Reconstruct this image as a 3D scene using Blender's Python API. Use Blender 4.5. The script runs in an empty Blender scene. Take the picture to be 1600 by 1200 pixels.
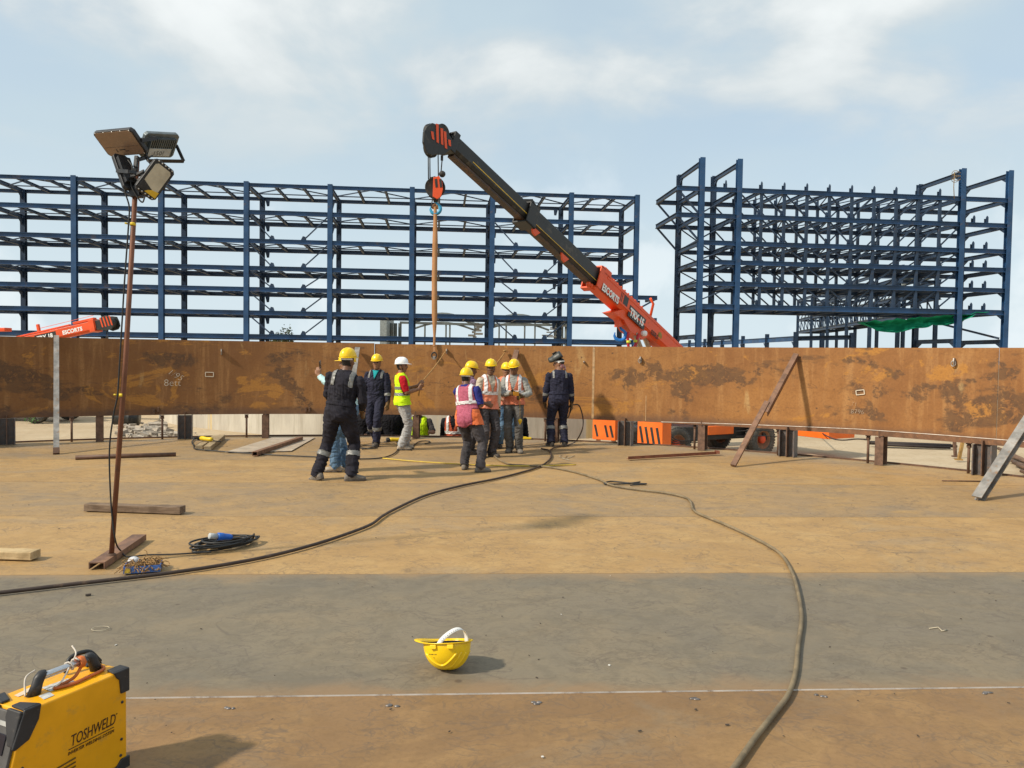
import bpy, bmesh, math, random
import numpy as np
from mathutils import Vector, Matrix, noise
random.seed(3)
SC = bpy.context.scene
COL = SC.collection
V = Vector
R = math.radians

# ---------------------------------------------------------------- camera model (measured from the photograph)
FPX, CAMZ = 1200.0, 1.7
PITCH, ROLL = math.atan(41 / 1200), 0.0137
cp, sp = math.cos(PITCH), math.sin(PITCH)
FWD = V((0, cp, -sp)); _r0 = V((1, 0, 0)); _u0 = V((0, sp, cp))
RGT = _r0 * math.cos(ROLL) + _u0 * math.sin(ROLL)
UPV = -_r0 * math.sin(ROLL) + _u0 * math.cos(ROLL)
EYE = V((0, 0, CAMZ))

def ray(x, y):
    return FWD + RGT * ((x - 800) / FPX) - UPV * ((y - 600) / FPX)
def gp(x, y, z=0.0):
    """measured place on the horizontal plane z"""
    d = ray(x, y); t = (z - CAMZ) / d.z
    return EYE + d * t
def dp(x, y, Y):
    """measured place at distance Y"""
    d = ray(x, y)
    return EYE + d * (Y / d.y)
def pp(x, y, p0, n):
    """measured place on the plane through p0 with normal n"""
    d = ray(x, y); t = (p0 - EYE).dot(n) / d.dot(n)
    return EYE + d * t

CEN, RAD = V((-2.2, 3.45, 0)), 12.5
def arc(phi, r=RAD, z=0.0):
    return V((CEN.x + r * math.sin(phi), CEN.y + r * math.cos(phi), z))
def phi_at(x, r=RAD):
    """angle of the shell at picture column x"""
    k = (x - 800) / FPX
    k += 0.0
    a = 1 + k * k; b = 2 * (k * (-CEN.x) - CEN.y); c = CEN.x ** 2 + CEN.y ** 2 - r * r
    Y = (-b + math.sqrt(b * b - 4 * a * c)) / (2 * a)
    return math.atan2(k * Y - CEN.x, Y - CEN.y)

# ---------------------------------------------------------------- mesh builder
class MB:
    def __init__(s):
        s.v, s.f, s.m, s.s = [], [], [], []
    def add(s, vs, fs, mi=0, smooth=False):
        o = len(s.v)
        s.v.extend([V(p) for p in vs])
        for f in fs:
            s.f.append(tuple(i + o for i in f)); s.m.append(mi); s.s.append(smooth)
        return s
    def box(s, c, size, M=None, mi=0):
        hx, hy, hz = size[0] / 2, size[1] / 2, size[2] / 2
        vs = [V((x, y, z)) for x in (-hx, hx) for y in (-hy, hy) for z in (-hz, hz)]
        if M is not None: vs = [M @ p for p in vs]
        c = V(c)
        return s.add([p + c for p in vs], [(0, 1, 3, 2), (4, 6, 7, 5), (0, 4, 5, 1), (2, 3, 7, 6), (0, 2, 6, 4), (1, 5, 7, 3)], mi)
    def bar(s, p0, p1, w, h, up=(0, 0, 1), mi=0):
        p0, p1 = V(p0), V(p1)
        d = (p1 - p0); L = d.length
        if L < 1e-6: return s
        d /= L; up = V(up)
        if abs(d.dot(up)) > 0.98: up = V((0, 1, 0))
        sd = d.cross(up).normalized(); u = sd.cross(d).normalized()
        M = Matrix((sd, d, u)).transposed()
        return s.box((p0 + p1) / 2, (w, L, h), M, mi)
    def ibeam(s, p0, p1, w, h, tf=0.02, tw=0.015, up=(0, 0, 1), mi=0):
        p0, p1 = V(p0), V(p1)
        d = (p1 - p0).normalized(); upv = V(up)
        if abs(d.dot(upv)) > 0.98: upv = V((0, 1, 0))
        sd = d.cross(upv).normalized(); u = sd.cross(d).normalized()
        o = u * (h / 2 - tf / 2)
        s.bar(p0 + o, p1 + o, w, tf, u, mi); s.bar(p0 - o, p1 - o, w, tf, u, mi)
        return s.bar(p0, p1, tw, h - 2 * tf, u, mi)
    def tube(s, pts, r, n=10, mi=0, radii=None, smooth=True, cap=True, flat=None):
        pts = [V(p) for p in pts]; k = len(pts)
        radii = radii or [r] * k
        t0 = (pts[1] - pts[0]).normalized()
        ref = V((0, 0, 1)) if abs(t0.z) < 0.9 else V((1, 0, 0))
        nrm = t0.cross(ref).normalized()
        vs = []
        for i, p in enumerate(pts):
            t = (pts[min(i + 1, k - 1)] - pts[max(i - 1, 0)])
            t = t.normalized() if t.length > 1e-9 else t0
            nrm = (nrm - t * nrm.dot(t)).normalized(); b = t.cross(nrm)
            for j in range(n):
                a = 2 * math.pi * j / n
                vs.append(p + (nrm * math.cos(a) + b * math.sin(a)) * radii[i])
        fs = [(i * n + j, i * n + (j + 1) % n, (i + 1) * n + (j + 1) % n, (i + 1) * n + j) for i in range(k - 1) for j in range(n)]
        s.add(vs, fs, mi, smooth)
        if cap:
            o = len(s.v) - k * n
            s.f.append(tuple(o + j for j in range(n))[::-1]); s.m.append(mi); s.s.append(False)
            s.f.append(tuple(o + (k - 1) * n + j for j in range(n))); s.m.append(mi); s.s.append(False)
        return s
    def loft(s, secs, n=14, mi=0, smooth=True):
        """secs: (centre, side axis * rx, other axis * ry)"""
        vs = []
        for c, a, b in secs:
            for j in range(n):
                t = 2 * math.pi * j / n
                vs.append(c + a * math.cos(t) + b * math.sin(t))
        k = len(secs)
        fs = [(i * n + j, i * n + (j + 1) % n, (i + 1) * n + (j + 1) % n, (i + 1) * n + j) for i in range(k - 1) for j in range(n)]
        fs.append(tuple(range(n))[::-1]); fs.append(tuple((k - 1) * n + j for j in range(n)))
        return s.add(vs, fs, mi, smooth)
    def lathe(s, prof, M, n=24, mi=0, smooth=True, close=False):
        """prof: (radius, height) along local z of M"""
        vs = [M @ V((r * math.cos(2 * math.pi * j / n), r * math.sin(2 * math.pi * j / n), z)) for r, z in prof for j in range(n)]
        k = len(prof)
        rng = range(k) if close else range(k - 1)
        fs = [(i * n + j, i * n + (j + 1) % n, ((i + 1) % k) * n + (j + 1) % n, ((i + 1) % k) * n + j) for i in rng for j in range(n)]
        return s.add(vs, fs, mi, smooth)
    def prism(s, pts, off, mi=0):
        """polygon pts extruded along the vector off"""
        pts = [V(p) for p in pts]; off = V(off); n = len(pts)
        fs = [tuple(range(n))[::-1], tuple(range(n, 2 * n))] + [(i, (i + 1) % n, n + (i + 1) % n, n + i) for i in range(n)]
        return s.add(pts + [p + off for p in pts], fs, mi)
    def ball(s, c, rx, ry=None, rz=None, n=12, m=8, mi=0, M=None):
        ry = ry or rx; rz = rz or rx; c = V(c); vs = []
        for i in range(m + 1):
            a = math.pi * i / m
            for j in range(n):
                b = 2 * math.pi * j / n
                p = V((rx * math.sin(a) * math.cos(b), ry * math.sin(a) * math.sin(b), rz * math.cos(a)))
                vs.append(c + (M @ p if M is not None else p))
        fs = [(i * n + j, (i + 1) * n + j, (i + 1) * n + (j + 1) % n, i * n + (j + 1) % n) for i in range(m) for j in range(n)]
        return s.add(vs, fs, mi, True)
    def build(s, name, mats, parent=None, world=True, bevel=0, seg=2, loc=None):
        if not isinstance(mats, (list, tuple)): mats = [mats]
        off = V((0, 0, 0))
        if parent is not None and world:
            p = parent
            while p is not None:
                off += p.location; p = p.parent
        if loc is not None: off = V(loc)
        me = bpy.data.meshes.new(name)
        me.from_pydata([tuple(p - off) for p in s.v], [], s.f)
        for m in mats: me.materials.append(m)
        me.polygons.foreach_set('material_index', s.m)
        me.polygons.foreach_set('use_smooth', s.s)
        bm = bmesh.new(); bm.from_mesh(me)
        bmesh.ops.recalc_face_normals(bm, faces=bm.faces)
        bm.to_mesh(me); bm.free(); me.update()
        o = bpy.data.objects.new(name, me); COL.objects.link(o)
        if parent is not None: o.parent = parent
        elif loc is not None: o.location = V(loc)
        if bevel:
            b = o.modifiers.new('bevel', 'BEVEL'); b.width = bevel; b.segments = seg; b.limit_method = 'ANGLE'; b.angle_limit = R(40)
            b.harden_normals = False
        return o

def thing(name, label, cat, loc=(0, 0, 0), rotz=0.0, group=None):
    o = bpy.data.objects.new(name, None); COL.objects.link(o)
    o.empty_display_size = 0.2
    o.location = V(loc); o.rotation_euler = (0, 0, rotz)
    return tag(o, label, cat, group)
def tag(o, label, cat, group=None):
    o['label'] = label; o['category'] = cat
    if group: o['group'] = group
    return o
def struct(o):
    o['kind'] = 'structure'; return o
def dup(root, loc=None, rotz=None, label=None):
    r = root.copy(); COL.objects.link(r)
    if loc is not None: r.location = V(loc)
    if rotz is not None: r.rotation_euler = (0, 0, rotz)
    if label: r['label'] = label
    for ch in list(root.children):
        c = ch.copy(); COL.objects.link(c); c.parent = r
        for g in list(ch.children):
            d = g.copy(); COL.objects.link(d); d.parent = c
    return r
def spline(pts, per=8):
    """Catmull-Rom through pts"""
    P = [V(p) for p in pts]; P = [P[0] * 2 - P[1]] + P + [P[-1] * 2 - P[-2]]
    out = []
    for i in range(1, len(P) - 2):
        for j in range(per):
            t = j / per; a, b, c, d = P[i - 1], P[i], P[i + 1], P[i + 2]
            out.append(0.5 * ((2 * b) + (c - a) * t + (2 * a - 5 * b + 4 * c - d) * t * t + (3 * b - a - 3 * c + d) * t ** 3))
    out.append(P[-2]); return out
def frame(ex, ey, o):
    """4x4 with x axis ex, y axis near ey, origin o"""
    ex = V(ex).normalized(); ez = ex.cross(V(ey)).normalized(); ey = ez.cross(ex)
    M = Matrix((ex, ey, ez)).transposed().to_4x4(); M.translation = V(o); return M
def lettering(name, txt, size, M, mat, parent, shear=0.0, extrude=0.002, align='LEFT', bold=0.0, sx=1.0):
    """writing as thin raised letters; M places its plane"""
    cu = bpy.data.curves.new(name, 'FONT'); cu.body = txt; cu.size = size; cu.extrude = extrude; cu.shear = shear
    cu.align_x = align; cu.offset = bold; cu.resolution_u = 3
    tmp = bpy.data.objects.new(name, cu); COL.objects.link(tmp)
    dg = bpy.context.evaluated_depsgraph_get(); dg.update()
    me = bpy.data.meshes.new_from_object(tmp.evaluated_get(dg))
    bpy.data.objects.remove(tmp); bpy.data.curves.remove(cu)
    off = V((0, 0, 0)); p = parent
    while p is not None: off += p.location; p = p.parent
    me.transform(Matrix.Translation(-off) @ M @ Matrix.Diagonal((sx, 1, 1, 1)))
    me.materials.clear(); me.materials.append(mat); me.name = name
    o = bpy.data.objects.new(name, me); COL.objects.link(o); o.parent = parent
    return o

# ---------------------------------------------------------------- materials
class NT:
    def __init__(s, name):
        s.mat = bpy.data.materials.new(name); s.mat.use_nodes = True
        s.t = s.mat.node_tree; s.t.nodes.clear()
        s.out = s.t.nodes.new('ShaderNodeOutputMaterial'); s.b = s.t.nodes.new('ShaderNodeBsdfPrincipled')
        s.t.links.new(s.b.outputs[0], s.out.inputs[0])
    def n(s, ty, **kw):
        n = s.t.nodes.new(ty)
        for k, v in kw.items(): setattr(n, k, v)
        return n
    def put(s, sock, val):
        if isinstance(val, bpy.types.NodeSocket): s.t.links.new(val, sock)
        elif isinstance(val, (tuple, list)) and len(val) == 3 and sock.type == 'RGBA': sock.default_value = (*val, 1)
        else: sock.default_value = val
    def obj(s): return s.n('ShaderNodeTexCoord').outputs['Object']
    def uv(s): return s.n('ShaderNodeTexCoord').outputs['UV']
    def pos(s): return s.n('ShaderNodeNewGeometry').outputs['Position']
    def map(s, v, scale=(1, 1, 1), rot=(0, 0, 0), loc=(0, 0, 0)):
        m = s.n('ShaderNodeMapping'); s.put(m.inputs[0], v)
        m.inputs['Scale'].default_value = scale; m.inputs['Rotation'].default_value = rot; m.inputs['Location'].default_value = loc
        return m.outputs[0]
    def noise(s, v, scale, detail=4, rough=0.55, dist=0.0):
        n = s.n('ShaderNodeTexNoise'); s.put(n.inputs['Vector'], v)
        n.inputs['Scale'].default_value = scale; n.inputs['Detail'].default_value = detail
        n.inputs['Roughness'].default_value = rough; n.inputs['Distortion'].default_value = dist
        return n.outputs[0]
    def ramp(s, f, a, b, ca=0.0, cb=1.0):
        """smooth step of f between a and b"""
        m = s.n('ShaderNodeMapRange', interpolation_type='SMOOTHSTEP'); s.put(m.inputs[0], f)
        m.inputs[1].default_value = a; m.inputs[2].default_value = b; m.inputs[3].default_value = ca; m.inputs[4].default_value = cb
        return m.outputs[0]
    def mix(s, f, a, b, mode='MIX'):
        m = s.n('ShaderNodeMix', data_type='RGBA', blend_type=mode)
        s.put(m.inputs[0], f); s.put(m.inputs[6], a); s.put(m.inputs[7], b)
        return m.outputs[2]
    def math(s, op, a, b=0.0):
        m = s.n('ShaderNodeMath', operation=op); s.put(m.inputs[0], a); s.put(m.inputs[1], b)
        return m.outputs[0]
    def bump(s, h, strength=0.3, dist=0.01):
        b = s.n('ShaderNodeBump'); s.put(b.inputs['Height'], h)
        b.inputs['Strength'].default_value = strength; b.inputs['Distance'].default_value = dist
        s.t.links.new(b.outputs[0], s.b.inputs['Normal'])
    def fin(s, col, rough=0.6, metal=0.0, spec=0.4):
        s.put(s.b.inputs['Base Color'], col); s.put(s.b.inputs['Roughness'], rough)
        s.b.inputs['Metallic'].default_value = metal
        s.b.inputs['Specular IOR Level'].default_value = spec
        return s.mat

def simple(name, c, rough=0.5, metal=0.0, var=0.25, scale=6.0, dirt=None, dirt_amt=0.0, bump=0.1, spec=0.4, c2=None):
    """plain material with uneven tone, optional dirt colour in patches"""
    t = NT(name); co = t.obj()
    f = t.noise(co, scale, 6, 0.6)
    lo = tuple(x * (1 - var) for x in c); hi = tuple(min(1, x * (1 + var * 0.6)) for x in (c2 or c))
    col = t.mix(t.ramp(f, 0.3, 0.7), lo, hi)
    if dirt:
        g = t.noise(co, scale * 2.3, 8, 0.7)
        col = t.mix(t.math('MULTIPLY', t.ramp(g, 0.62 - 0.22 * dirt_amt, 0.72), min(1, 0.5 + dirt_amt)), col, dirt)
    if bump: t.bump(t.noise(co, scale * 8, 4), bump, 0.004)
    return t.fin(col, t.ramp(f, 0.2, 0.8, max(0.05, rough - 0.08), min(1, rough + 0.1)), metal, spec)

def cloth(name, c, var=0.3, rough=0.9, c2=None, plaid=False, weave=260.0, fade=None):
    t = NT(name); co = t.obj()
    f = t.noise(t.map(co, (1, 1, 0.55)), 7, 6, 0.6, 0.6)
    lo = tuple(x * (1 - var) for x in c); hi = c2 or tuple(min(1, x * (1 + var)) for x in c)
    col = t.mix(t.ramp(f, 0.3, 0.72), lo, hi)
    if plaid:
        w = t.n('ShaderNodeTexWave', wave_type='BANDS', bands_direction='Z'); t.put(w.inputs[0], co); w.inputs['Scale'].default_value = 7
        w2 = t.n('ShaderNodeTexWave', wave_type='BANDS', bands_direction='X'); t.put(w2.inputs[0], co); w2.inputs['Scale'].default_value = 7
        col = t.mix(t.math('MULTIPLY', t.ramp(w.outputs[1], 0.5, 0.7), 0.5), col, plaid)
        col = t.mix(t.math('MULTIPLY', t.ramp(w2.outputs[1], 0.5, 0.7), 0.5), col, plaid)
    if fade:
        g = t.noise(co, 3.0, 8, 0.7)
        col = t.mix(t.math('MULTIPLY', t.ramp(g, 0.5, 0.75), 0.5), col, fade)
    fold = t.noise(t.map(co, (1, 1, 0.45)), 16, 5, 0.6, 1.2)
    t.bump(t.math('ADD', t.math('MULTIPLY', fold, 1.0), t.math('MULTIPLY', t.noise(co, weave, 2), 0.05)), 0.7, 0.018)
    return t.fin(col, rough, 0, 0.2)
# ================================================================ setting
EXPOSURE = 0.96
SUN_EL, SUN_AZ = R(40), R(244)      # azimuth clockwise from +Y
SC.view_settings.view_transform = 'Standard'; SC.view_settings.look = 'None'
SC.view_settings.exposure = EXPOSURE; SC.view_settings.gamma = 1.0
try: SC.view_settings.use_curve_mapping = False
except Exception: pass

cam = bpy.data.objects.new('camera', bpy.data.cameras.new('camera')); COL.objects.link(cam)
cam.matrix_world = Matrix((RGT, UPV, -FWD)).transposed().to_4x4(); cam.location = EYE
cam.data.sensor_width = 36; cam.data.lens = 36 * FPX / 1600; cam.data.clip_start = 0.05; cam.data.clip_end = 9000
SC.camera = cam

sun = bpy.data.objects.new('sun', bpy.data.lights.new('sun', 'SUN')); COL.objects.link(sun)
sun.data.energy = 2.35; sun.data.angle = R(3.0); sun.data.color = (1.0, 0.90, 0.74)
sdir = V((math.sin(SUN_AZ) * math.cos(SUN_EL), math.cos(SUN_AZ) * math.cos(SUN_EL), math.sin(SUN_EL)))
sun.rotation_euler = sdir.to_track_quat('Z', 'Y').to_euler(); sun.location = sdir * 40

W = bpy.data.worlds.new('World'); SC.world = W; W.use_nodes = True
wt = W.node_tree; wt.nodes.clear()
def wn(ty, **kw):
    n = wt.nodes.new(ty)
    for k, v in kw.items(): setattr(n, k, v)
    return n
def wl(a, b): wt.links.new(a, b)
wout = wn('ShaderNodeOutputWorld'); wbg = wn('ShaderNodeBackground'); wl(wbg.outputs[0], wout.inputs[0])
wbg.inputs[1].default_value = 0.1
sky = wn('ShaderNodeTexSky', sky_type='NISHITA'); sky.sun_disc = False
sky.sun_elevation = SUN_EL; sky.sun_rotation = SUN_AZ; sky.dust_density = 2.5; sky.air_density = 1.0; sky.ozone_density = 1.5
wtc = wn('ShaderNodeTexCoord'); wsep = wn('ShaderNodeSeparateXYZ'); wl(wtc.outputs['Generated'], wsep.inputs[0])
def wmath(op, a, b=0.0):
    m = wn('ShaderNodeMath', operation=op)
    for i, x in enumerate((a, b)):
        if isinstance(x, bpy.types.NodeSocket): wl(x, m.inputs[i])
        else: m.inputs[i].default_value = x
    return m.outputs[0]
def wramp(f, a, b, ca=0.0, cb=1.0):
    m = wn('ShaderNodeMapRange', interpolation_type='SMOOTHSTEP'); wl(f, m.inputs[0])
    for i, x in enumerate((a, b, ca, cb)): m.inputs[i + 1].default_value = x
    return m.outputs[0]
def wmix(f, a, b):
    m = wn('ShaderNodeMix', data_type='RGBA')
    for i, x in ((0, f), (6, a), (7, b)):
        if isinstance(x, bpy.types.NodeSocket): wl(x, m.inputs[i])
        elif isinstance(x, tuple): m.inputs[i].default_value = (*x, 1)
        else: m.inputs[i].default_value = x
    return m.outputs[2]
# cloud layer: direction projected on a high flat layer
dz = wmath('ADD', wmath('MAXIMUM', wsep.outputs[2], 0.0), 0.22)
comb = wn('ShaderNodeCombineXYZ')
wl(wmath('DIVIDE', wsep.outputs[0], dz), comb.inputs[0]); wl(wmath('DIVIDE', wsep.outputs[1], dz), comb.inputs[1])
def wnoise(scale, detail, rough, dist, loc, v=None):
    mp = wn('ShaderNodeMapping'); wl(v or comb.outputs[0], mp.inputs[0]); mp.inputs['Location'].default_value = loc
    n = wn('ShaderNodeTexNoise'); wl(mp.outputs[0], n.inputs['Vector'])
    n.inputs['Scale'].default_value = scale; n.inputs['Detail'].default_value = detail
    n.inputs['Roughness'].default_value = rough; n.inputs['Distortion'].default_value = dist
    return n.outputs[0]
zc = wsep.outputs[2]
veil = wnoise(1.3, 4, 0.5, 0.4, (3.1, 1.7, 0))
puff = wnoise(1.9, 9, 0.52, 0.25, (0.82, 13.95, 1.59))
base = wmix(wramp(veil, 0.3, 0.7, 0.72, 0.95), sky.outputs[0], (3.0, 3.65, 4.0))
base = wmix(wramp(zc, 0.0, 0.28, 0.8, 0.0), base, (3.75, 4.35, 4.65))
base = wmix(wmath('MULTIPLY', wramp(puff, 0.42, 0.62), wramp(zc, 0.16, 0.34)), base, (3.5, 3.8, 3.9))
bright = wmath('MULTIPLY', wramp(puff, 0.50, 0.70), wramp(zc, 0.22, 0.40))
base = wmix(wmath('MULTIPLY', bright, 0.85), base, (4.9, 5.1, 5.1))
low = wnoise(5.0, 8, 0.55, 0.2, (1.2, 0.4, 2.0), wtc.outputs['Generated'])
base = wmix(wmath('MULTIPLY', wmath('MULTIPLY', wramp(low, 0.55, 0.66), 0.32), wramp(zc, 0.30, 0.12)), base, (5.6, 5.75, 5.75))
wl(base, wbg.inputs[0])

# ---------------------------------------------------------------- ground materials
def floor_mat(name, a, b, c, gray, seed):
    t = NT(name); p0_ = t.map(t.pos(), rot=(0, 0, R(-3.4))); p = t.map(p0_, loc=(seed * 7.3, seed * 3.1, 0))
    big = t.noise(t.map(p, (0.5, 0.6, 1)), 1.0, 5, 0.6, 0.8)
    mid = t.noise(t.map(p, (1.1, 1.3, 1)), 1.6, 9, 0.65, 0.6)
    sw = t.noise(t.map(p, (1, 1.1, 1)), 3.6, 7, 0.6, 2.0)
    fine = t.noise(p, 38, 6, 0.7)
    col = t.mix(t.ramp(big, 0.32, 0.68), a, b)
    col = t.mix(t.math('MULTIPLY', t.ramp(mid, 0.46, 0.66), 0.65), col, c)
    col = t.mix(t.math('MULTIPLY', t.ramp(t.noise(t.map(p, (0.6, 0.9, 1), loc=(9, 2, 0)), 1.1, 8, 0.7, 1.0), 0.50, 0.66), 0.6), col, gray)
    # curved scuff marks: thin bands where a noise passes its middle value
    for k, (sc, wd, am) in enumerate(((1.4, 0.010, 0.5), (3.0, 0.016, 0.45), (7.0, 0.03, 0.4), (13.0, 0.05, 0.35))):
        nz = t.noise(t.map(p, (0.8, 1.1, 1), loc=(k * 5.1, k * 2.7, 0)), sc, 4, 0.5, 1.0)
        ln = t.ramp(t.math('ABSOLUTE', t.math('SUBTRACT', nz, 0.5)), 0.0, wd, 1.0, 0.0)
        msk = t.ramp(t.noise(p, 1.3 + k * .6, 3), 0.42, 0.60)
        col = t.mix(t.math('MULTIPLY', t.math('MULTIPLY', ln, msk), am), col, (0.10, 0.08, 0.065))
    col = t.mix(t.math('MULTIPLY', t.ramp(sw, 0.44, 0.62), 0.32), col, tuple(x * 0.70 for x in a))
    col = t.mix(t.math('MULTIPLY', t.ramp(fine, 0.45, 0.7), 0.28), col, tuple(x * 0.62 for x in b))
    gz_ = t.n('ShaderNodeSeparateXYZ'); t.put(gz_.inputs[0], p0_)
    if name == 'grey_mill_steel':    # brown dust trodden along the lap
        edge = t.math('ADD', gz_.outputs[1], t.math('MULTIPLY', t.math('SUBTRACT', mid, 0.5), 0.7))
        col = t.mix(t.math('MULTIPLY', t.ramp(edge, 3.75, 4.02, 1, 0), 0.7), col, (0.27, 0.165, 0.08))
        col = t.mix(t.math('MULTIPLY', t.ramp(edge, 5.75, 6.1, 0, 1), 0.6), col, (0.31, 0.2, 0.1))
    spots = t.n('ShaderNodeTexVoronoi'); t.put(spots.inputs['Vector'], p); spots.inputs['Scale'].default_value = 2.3
    col = t.mix(t.math('MULTIPLY', t.ramp(spots.outputs[0], 0.03, 0.06, 1, 0), 0.6), col, (0.07, 0.05, 0.04))
    t.bump(t.math('ADD', t.math('MULTIPLY', mid, 0.5), t.math('MULTIPLY', fine, 0.25)), 0.22, 0.012)
    return t.fin(col, t.ramp(mid, 0.3, 0.7, 0.55, 0.8), 0, 0.3)
TAN = floor_mat('dusty_rusty_steel', (0.415, 0.258, 0.106), (0.36, 0.22, 0.088), (0.44, 0.29, 0.13), (0.30, 0.225, 0.14), 1)
GRY = floor_mat('grey_mill_steel', (0.182, 0.152, 0.108), (0.205, 0.168, 0.114), (0.235, 0.185, 0.12), (0.150, 0.131, 0.100), 2)
MXD = floor_mat('mixed_rust_steel', (0.36, 0.232, 0.105), (0.31, 0.21, 0.11), (0.41, 0.255, 0.10), (0.22, 0.175, 0.125), 3)
BRN = floor_mat('brown_rust_steel', (0.262, 0.155, 0.069), (0.215, 0.127, 0.058), (0.32, 0.195, 0.085), (0.205, 0.155, 0.10), 4)
BRT = simple('scraped_bright_edge', (0.56, 0.53, 0.50), 0.45, 0.0, 0.3, 4, (0.14, 0.08, 0.05), 0.5, 0.3)
DRK = simple('dark_rust_and_shade', (0.12, 0.065, 0.04), 0.75, 0, 0.4, 9, (0.2, 0.1, 0.045), 0.4, 0.4)  # rust on small parts; edge shadow on the floor's lip

# ---------------------------------------------------------------- tank floor: lapped plate strips cut to a disc
FR = 12.8; AF = R(3.4)
mb = MB()
c2, s2 = math.cos(AF), math.sin(AF)
cx = CEN.x * c2 + CEN.y * s2; cy = -CEN.x * s2 + CEN.y * c2      # disc centre in strip axes
rows = [3.82 + 2.165 * k for k in range(-6, 7)]
matof = {-1: 3, 0: 1, 1: 0, 2: 2, 3: 0, 4: 2}
EDGE = 0.008
for k in range(len(rows) - 1):
    y0, y1 = rows[k], rows[k + 1] + 0.03
    idx = k - 6
    y0c, y1c = max(y0, cy - FR), min(y1, cy + FR)
    if y1c <= y0c: continue
    ny, nx = 8, 70; vs = []
    for i in range(ny + 1):
        yy = y0c + (y1c - y0c) * i / ny
        hw = math.sqrt(max(FR * FR - (yy - cy) ** 2, 1e-6))
        z = (EDGE if idx == 0 else 0.002) * (1 - (yy - y0) / (y1 - y0))
        for j in range(nx + 1):
            xx = cx - hw + 2 * hw * j / nx
            wz = 0.004 * noise.noise(V((xx * 0.5, yy * 0.7, 3.0))) * (1 if 0 < i < ny else 0)
            vs.append((xx * c2 - yy * s2, xx * s2 + yy * c2, z + wz))
    mi = matof.get(idx, (0, 2, 3, 1)[idx % 4])
    mb.add(vs, [(i * (nx + 1) + j, i * (nx + 1) + j + 1, (i + 1) * (nx + 1) + j + 1, (i + 1) * (nx + 1) + j) for i in range(ny) for j in range(nx)], mi, True)
    # exposed plate edge facing the viewer
    hw = math.sqrt(max(FR * FR - (y0c - cy) ** 2, 1e-6)); vs = []
    for j in range(nx + 1):
        xx = cx - hw + 2 * hw * j / nx
        for z in (EDGE if idx == 0 else 0.002, -0.004): vs.append((xx * c2 - y0c * s2, xx * s2 + y0c * c2, z))
    mb.add(vs, [(2 * j, 2 * j + 1, 2 * j + 3, 2 * j + 2) for j in range(nx)], 4 if idx == 0 else mi)
floor = struct(mb.build('steel_tank_floor', [TAN, GRY, MXD, BRN, BRT, DRK]))
# weld tacks along the nearest seam and grey patch plate
mb = MB()
for x, y in ((362, 1108), (614, 1104), (842, 1099), (1083, 1093), (1282, 1088), (1540, 1084)):
    p = gp(x, y); 
    for q in range(3): mb.ball(p + V((random.uniform(-.03, .03), random.uniform(-.012, .012), 0.002)), random.uniform(.008, .02), 0.010, 0.006, 8, 5)
struct(mb.build('weld_tacks', simple('weld_metal', (0.2, 0.18, 0.17), 0.4, 0.6, 0.4, 30)))
mb = MB()
P = [gp(351, 707, .014), gp(425, 684, .014), gp(492, 684, .014), gp(455, 705, .014)]
mb.prism(P, (0, 0, 0.006)); struct(mb.build('loose_floor_plate', simple('pale_steel_plate', (0.42, 0.35, 0.27), 0.6, 0, 0.2, 4, (0.38, 0.24, 0.12), 0.5)))
# dark lip added round the floor, its colour drawing the shadow along the edge
mb = MB(); n = 220
vs = []
for j in range(n):
    a = 2 * math.pi * j / n
    for r, z in ((FR - 0.012, -0.02), (FR - 0.012, 0.028), (FR + 0.03, 0.028), (FR + 0.03, -0.02)): vs.append(arc(a, r, z))
mb.add(vs, [(4 * j + q, 4 * ((j + 1) % n) + q, 4 * ((j + 1) % n) + (q + 1) % 4, 4 * j + (q + 1) % 4) for j in range(n) for q in range(4)])
struct(mb.build('edge_shade_rim', DRK))

# ---------------------------------------------------------------- sand, concrete
GZ = -1.15
t = NT('pale_sand'); p = t.pos()
f = t.noise(p, 0.35, 8, 0.65); g = t.noise(p, 3.5, 8, 0.7); h = t.noise(p, 30, 4, 0.7)
col = t.mix(t.ramp(f, 0.35, 0.65), (0.42, 0.325, 0.21), (0.50, 0.405, 0.28))
col = t.mix(t.math('MULTIPLY', t.ramp(g, 0.5, 0.7), 0.6), col, (0.33, 0.25, 0.16))
col = t.mix(t.math('MULTIPLY', t.ramp(h, 0.5, 0.7), 0.35), col, (0.33, 0.26, 0.18))
t.bump(t.math('ADD', g, t.math('MULTIPLY', h, 0.3)), 0.6, 0.05)
SAND = t.fin(col, 0.95, 0, 0.1)
mb = MB(); N = 90; ext = 6000.0
def gcoord(k): 
    u = (k / N) * 2 - 1; return math.copysign(abs(u) ** 4 * ext, u)
vs = []
for i in range(N + 1):
    for j in range(N + 1):
        x, y = gcoord(j), gcoord(i) + 10
        hgt = 0.09 * noise.noise(V((x * 0.16, y * 0.16, 0))) if max(abs(x), abs(y)) < 120 else 0
        vs.append((x, y, GZ + hgt))
mb.add(vs, [(i * (N + 1) + j, i * (N + 1) + j + 1, (i + 1) * (N + 1) + j + 1, (i + 1) * (N + 1) + j) for i in range(N) for j in range(N)], 0, True)
struct(mb.build('sand_ground', SAND))

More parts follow.
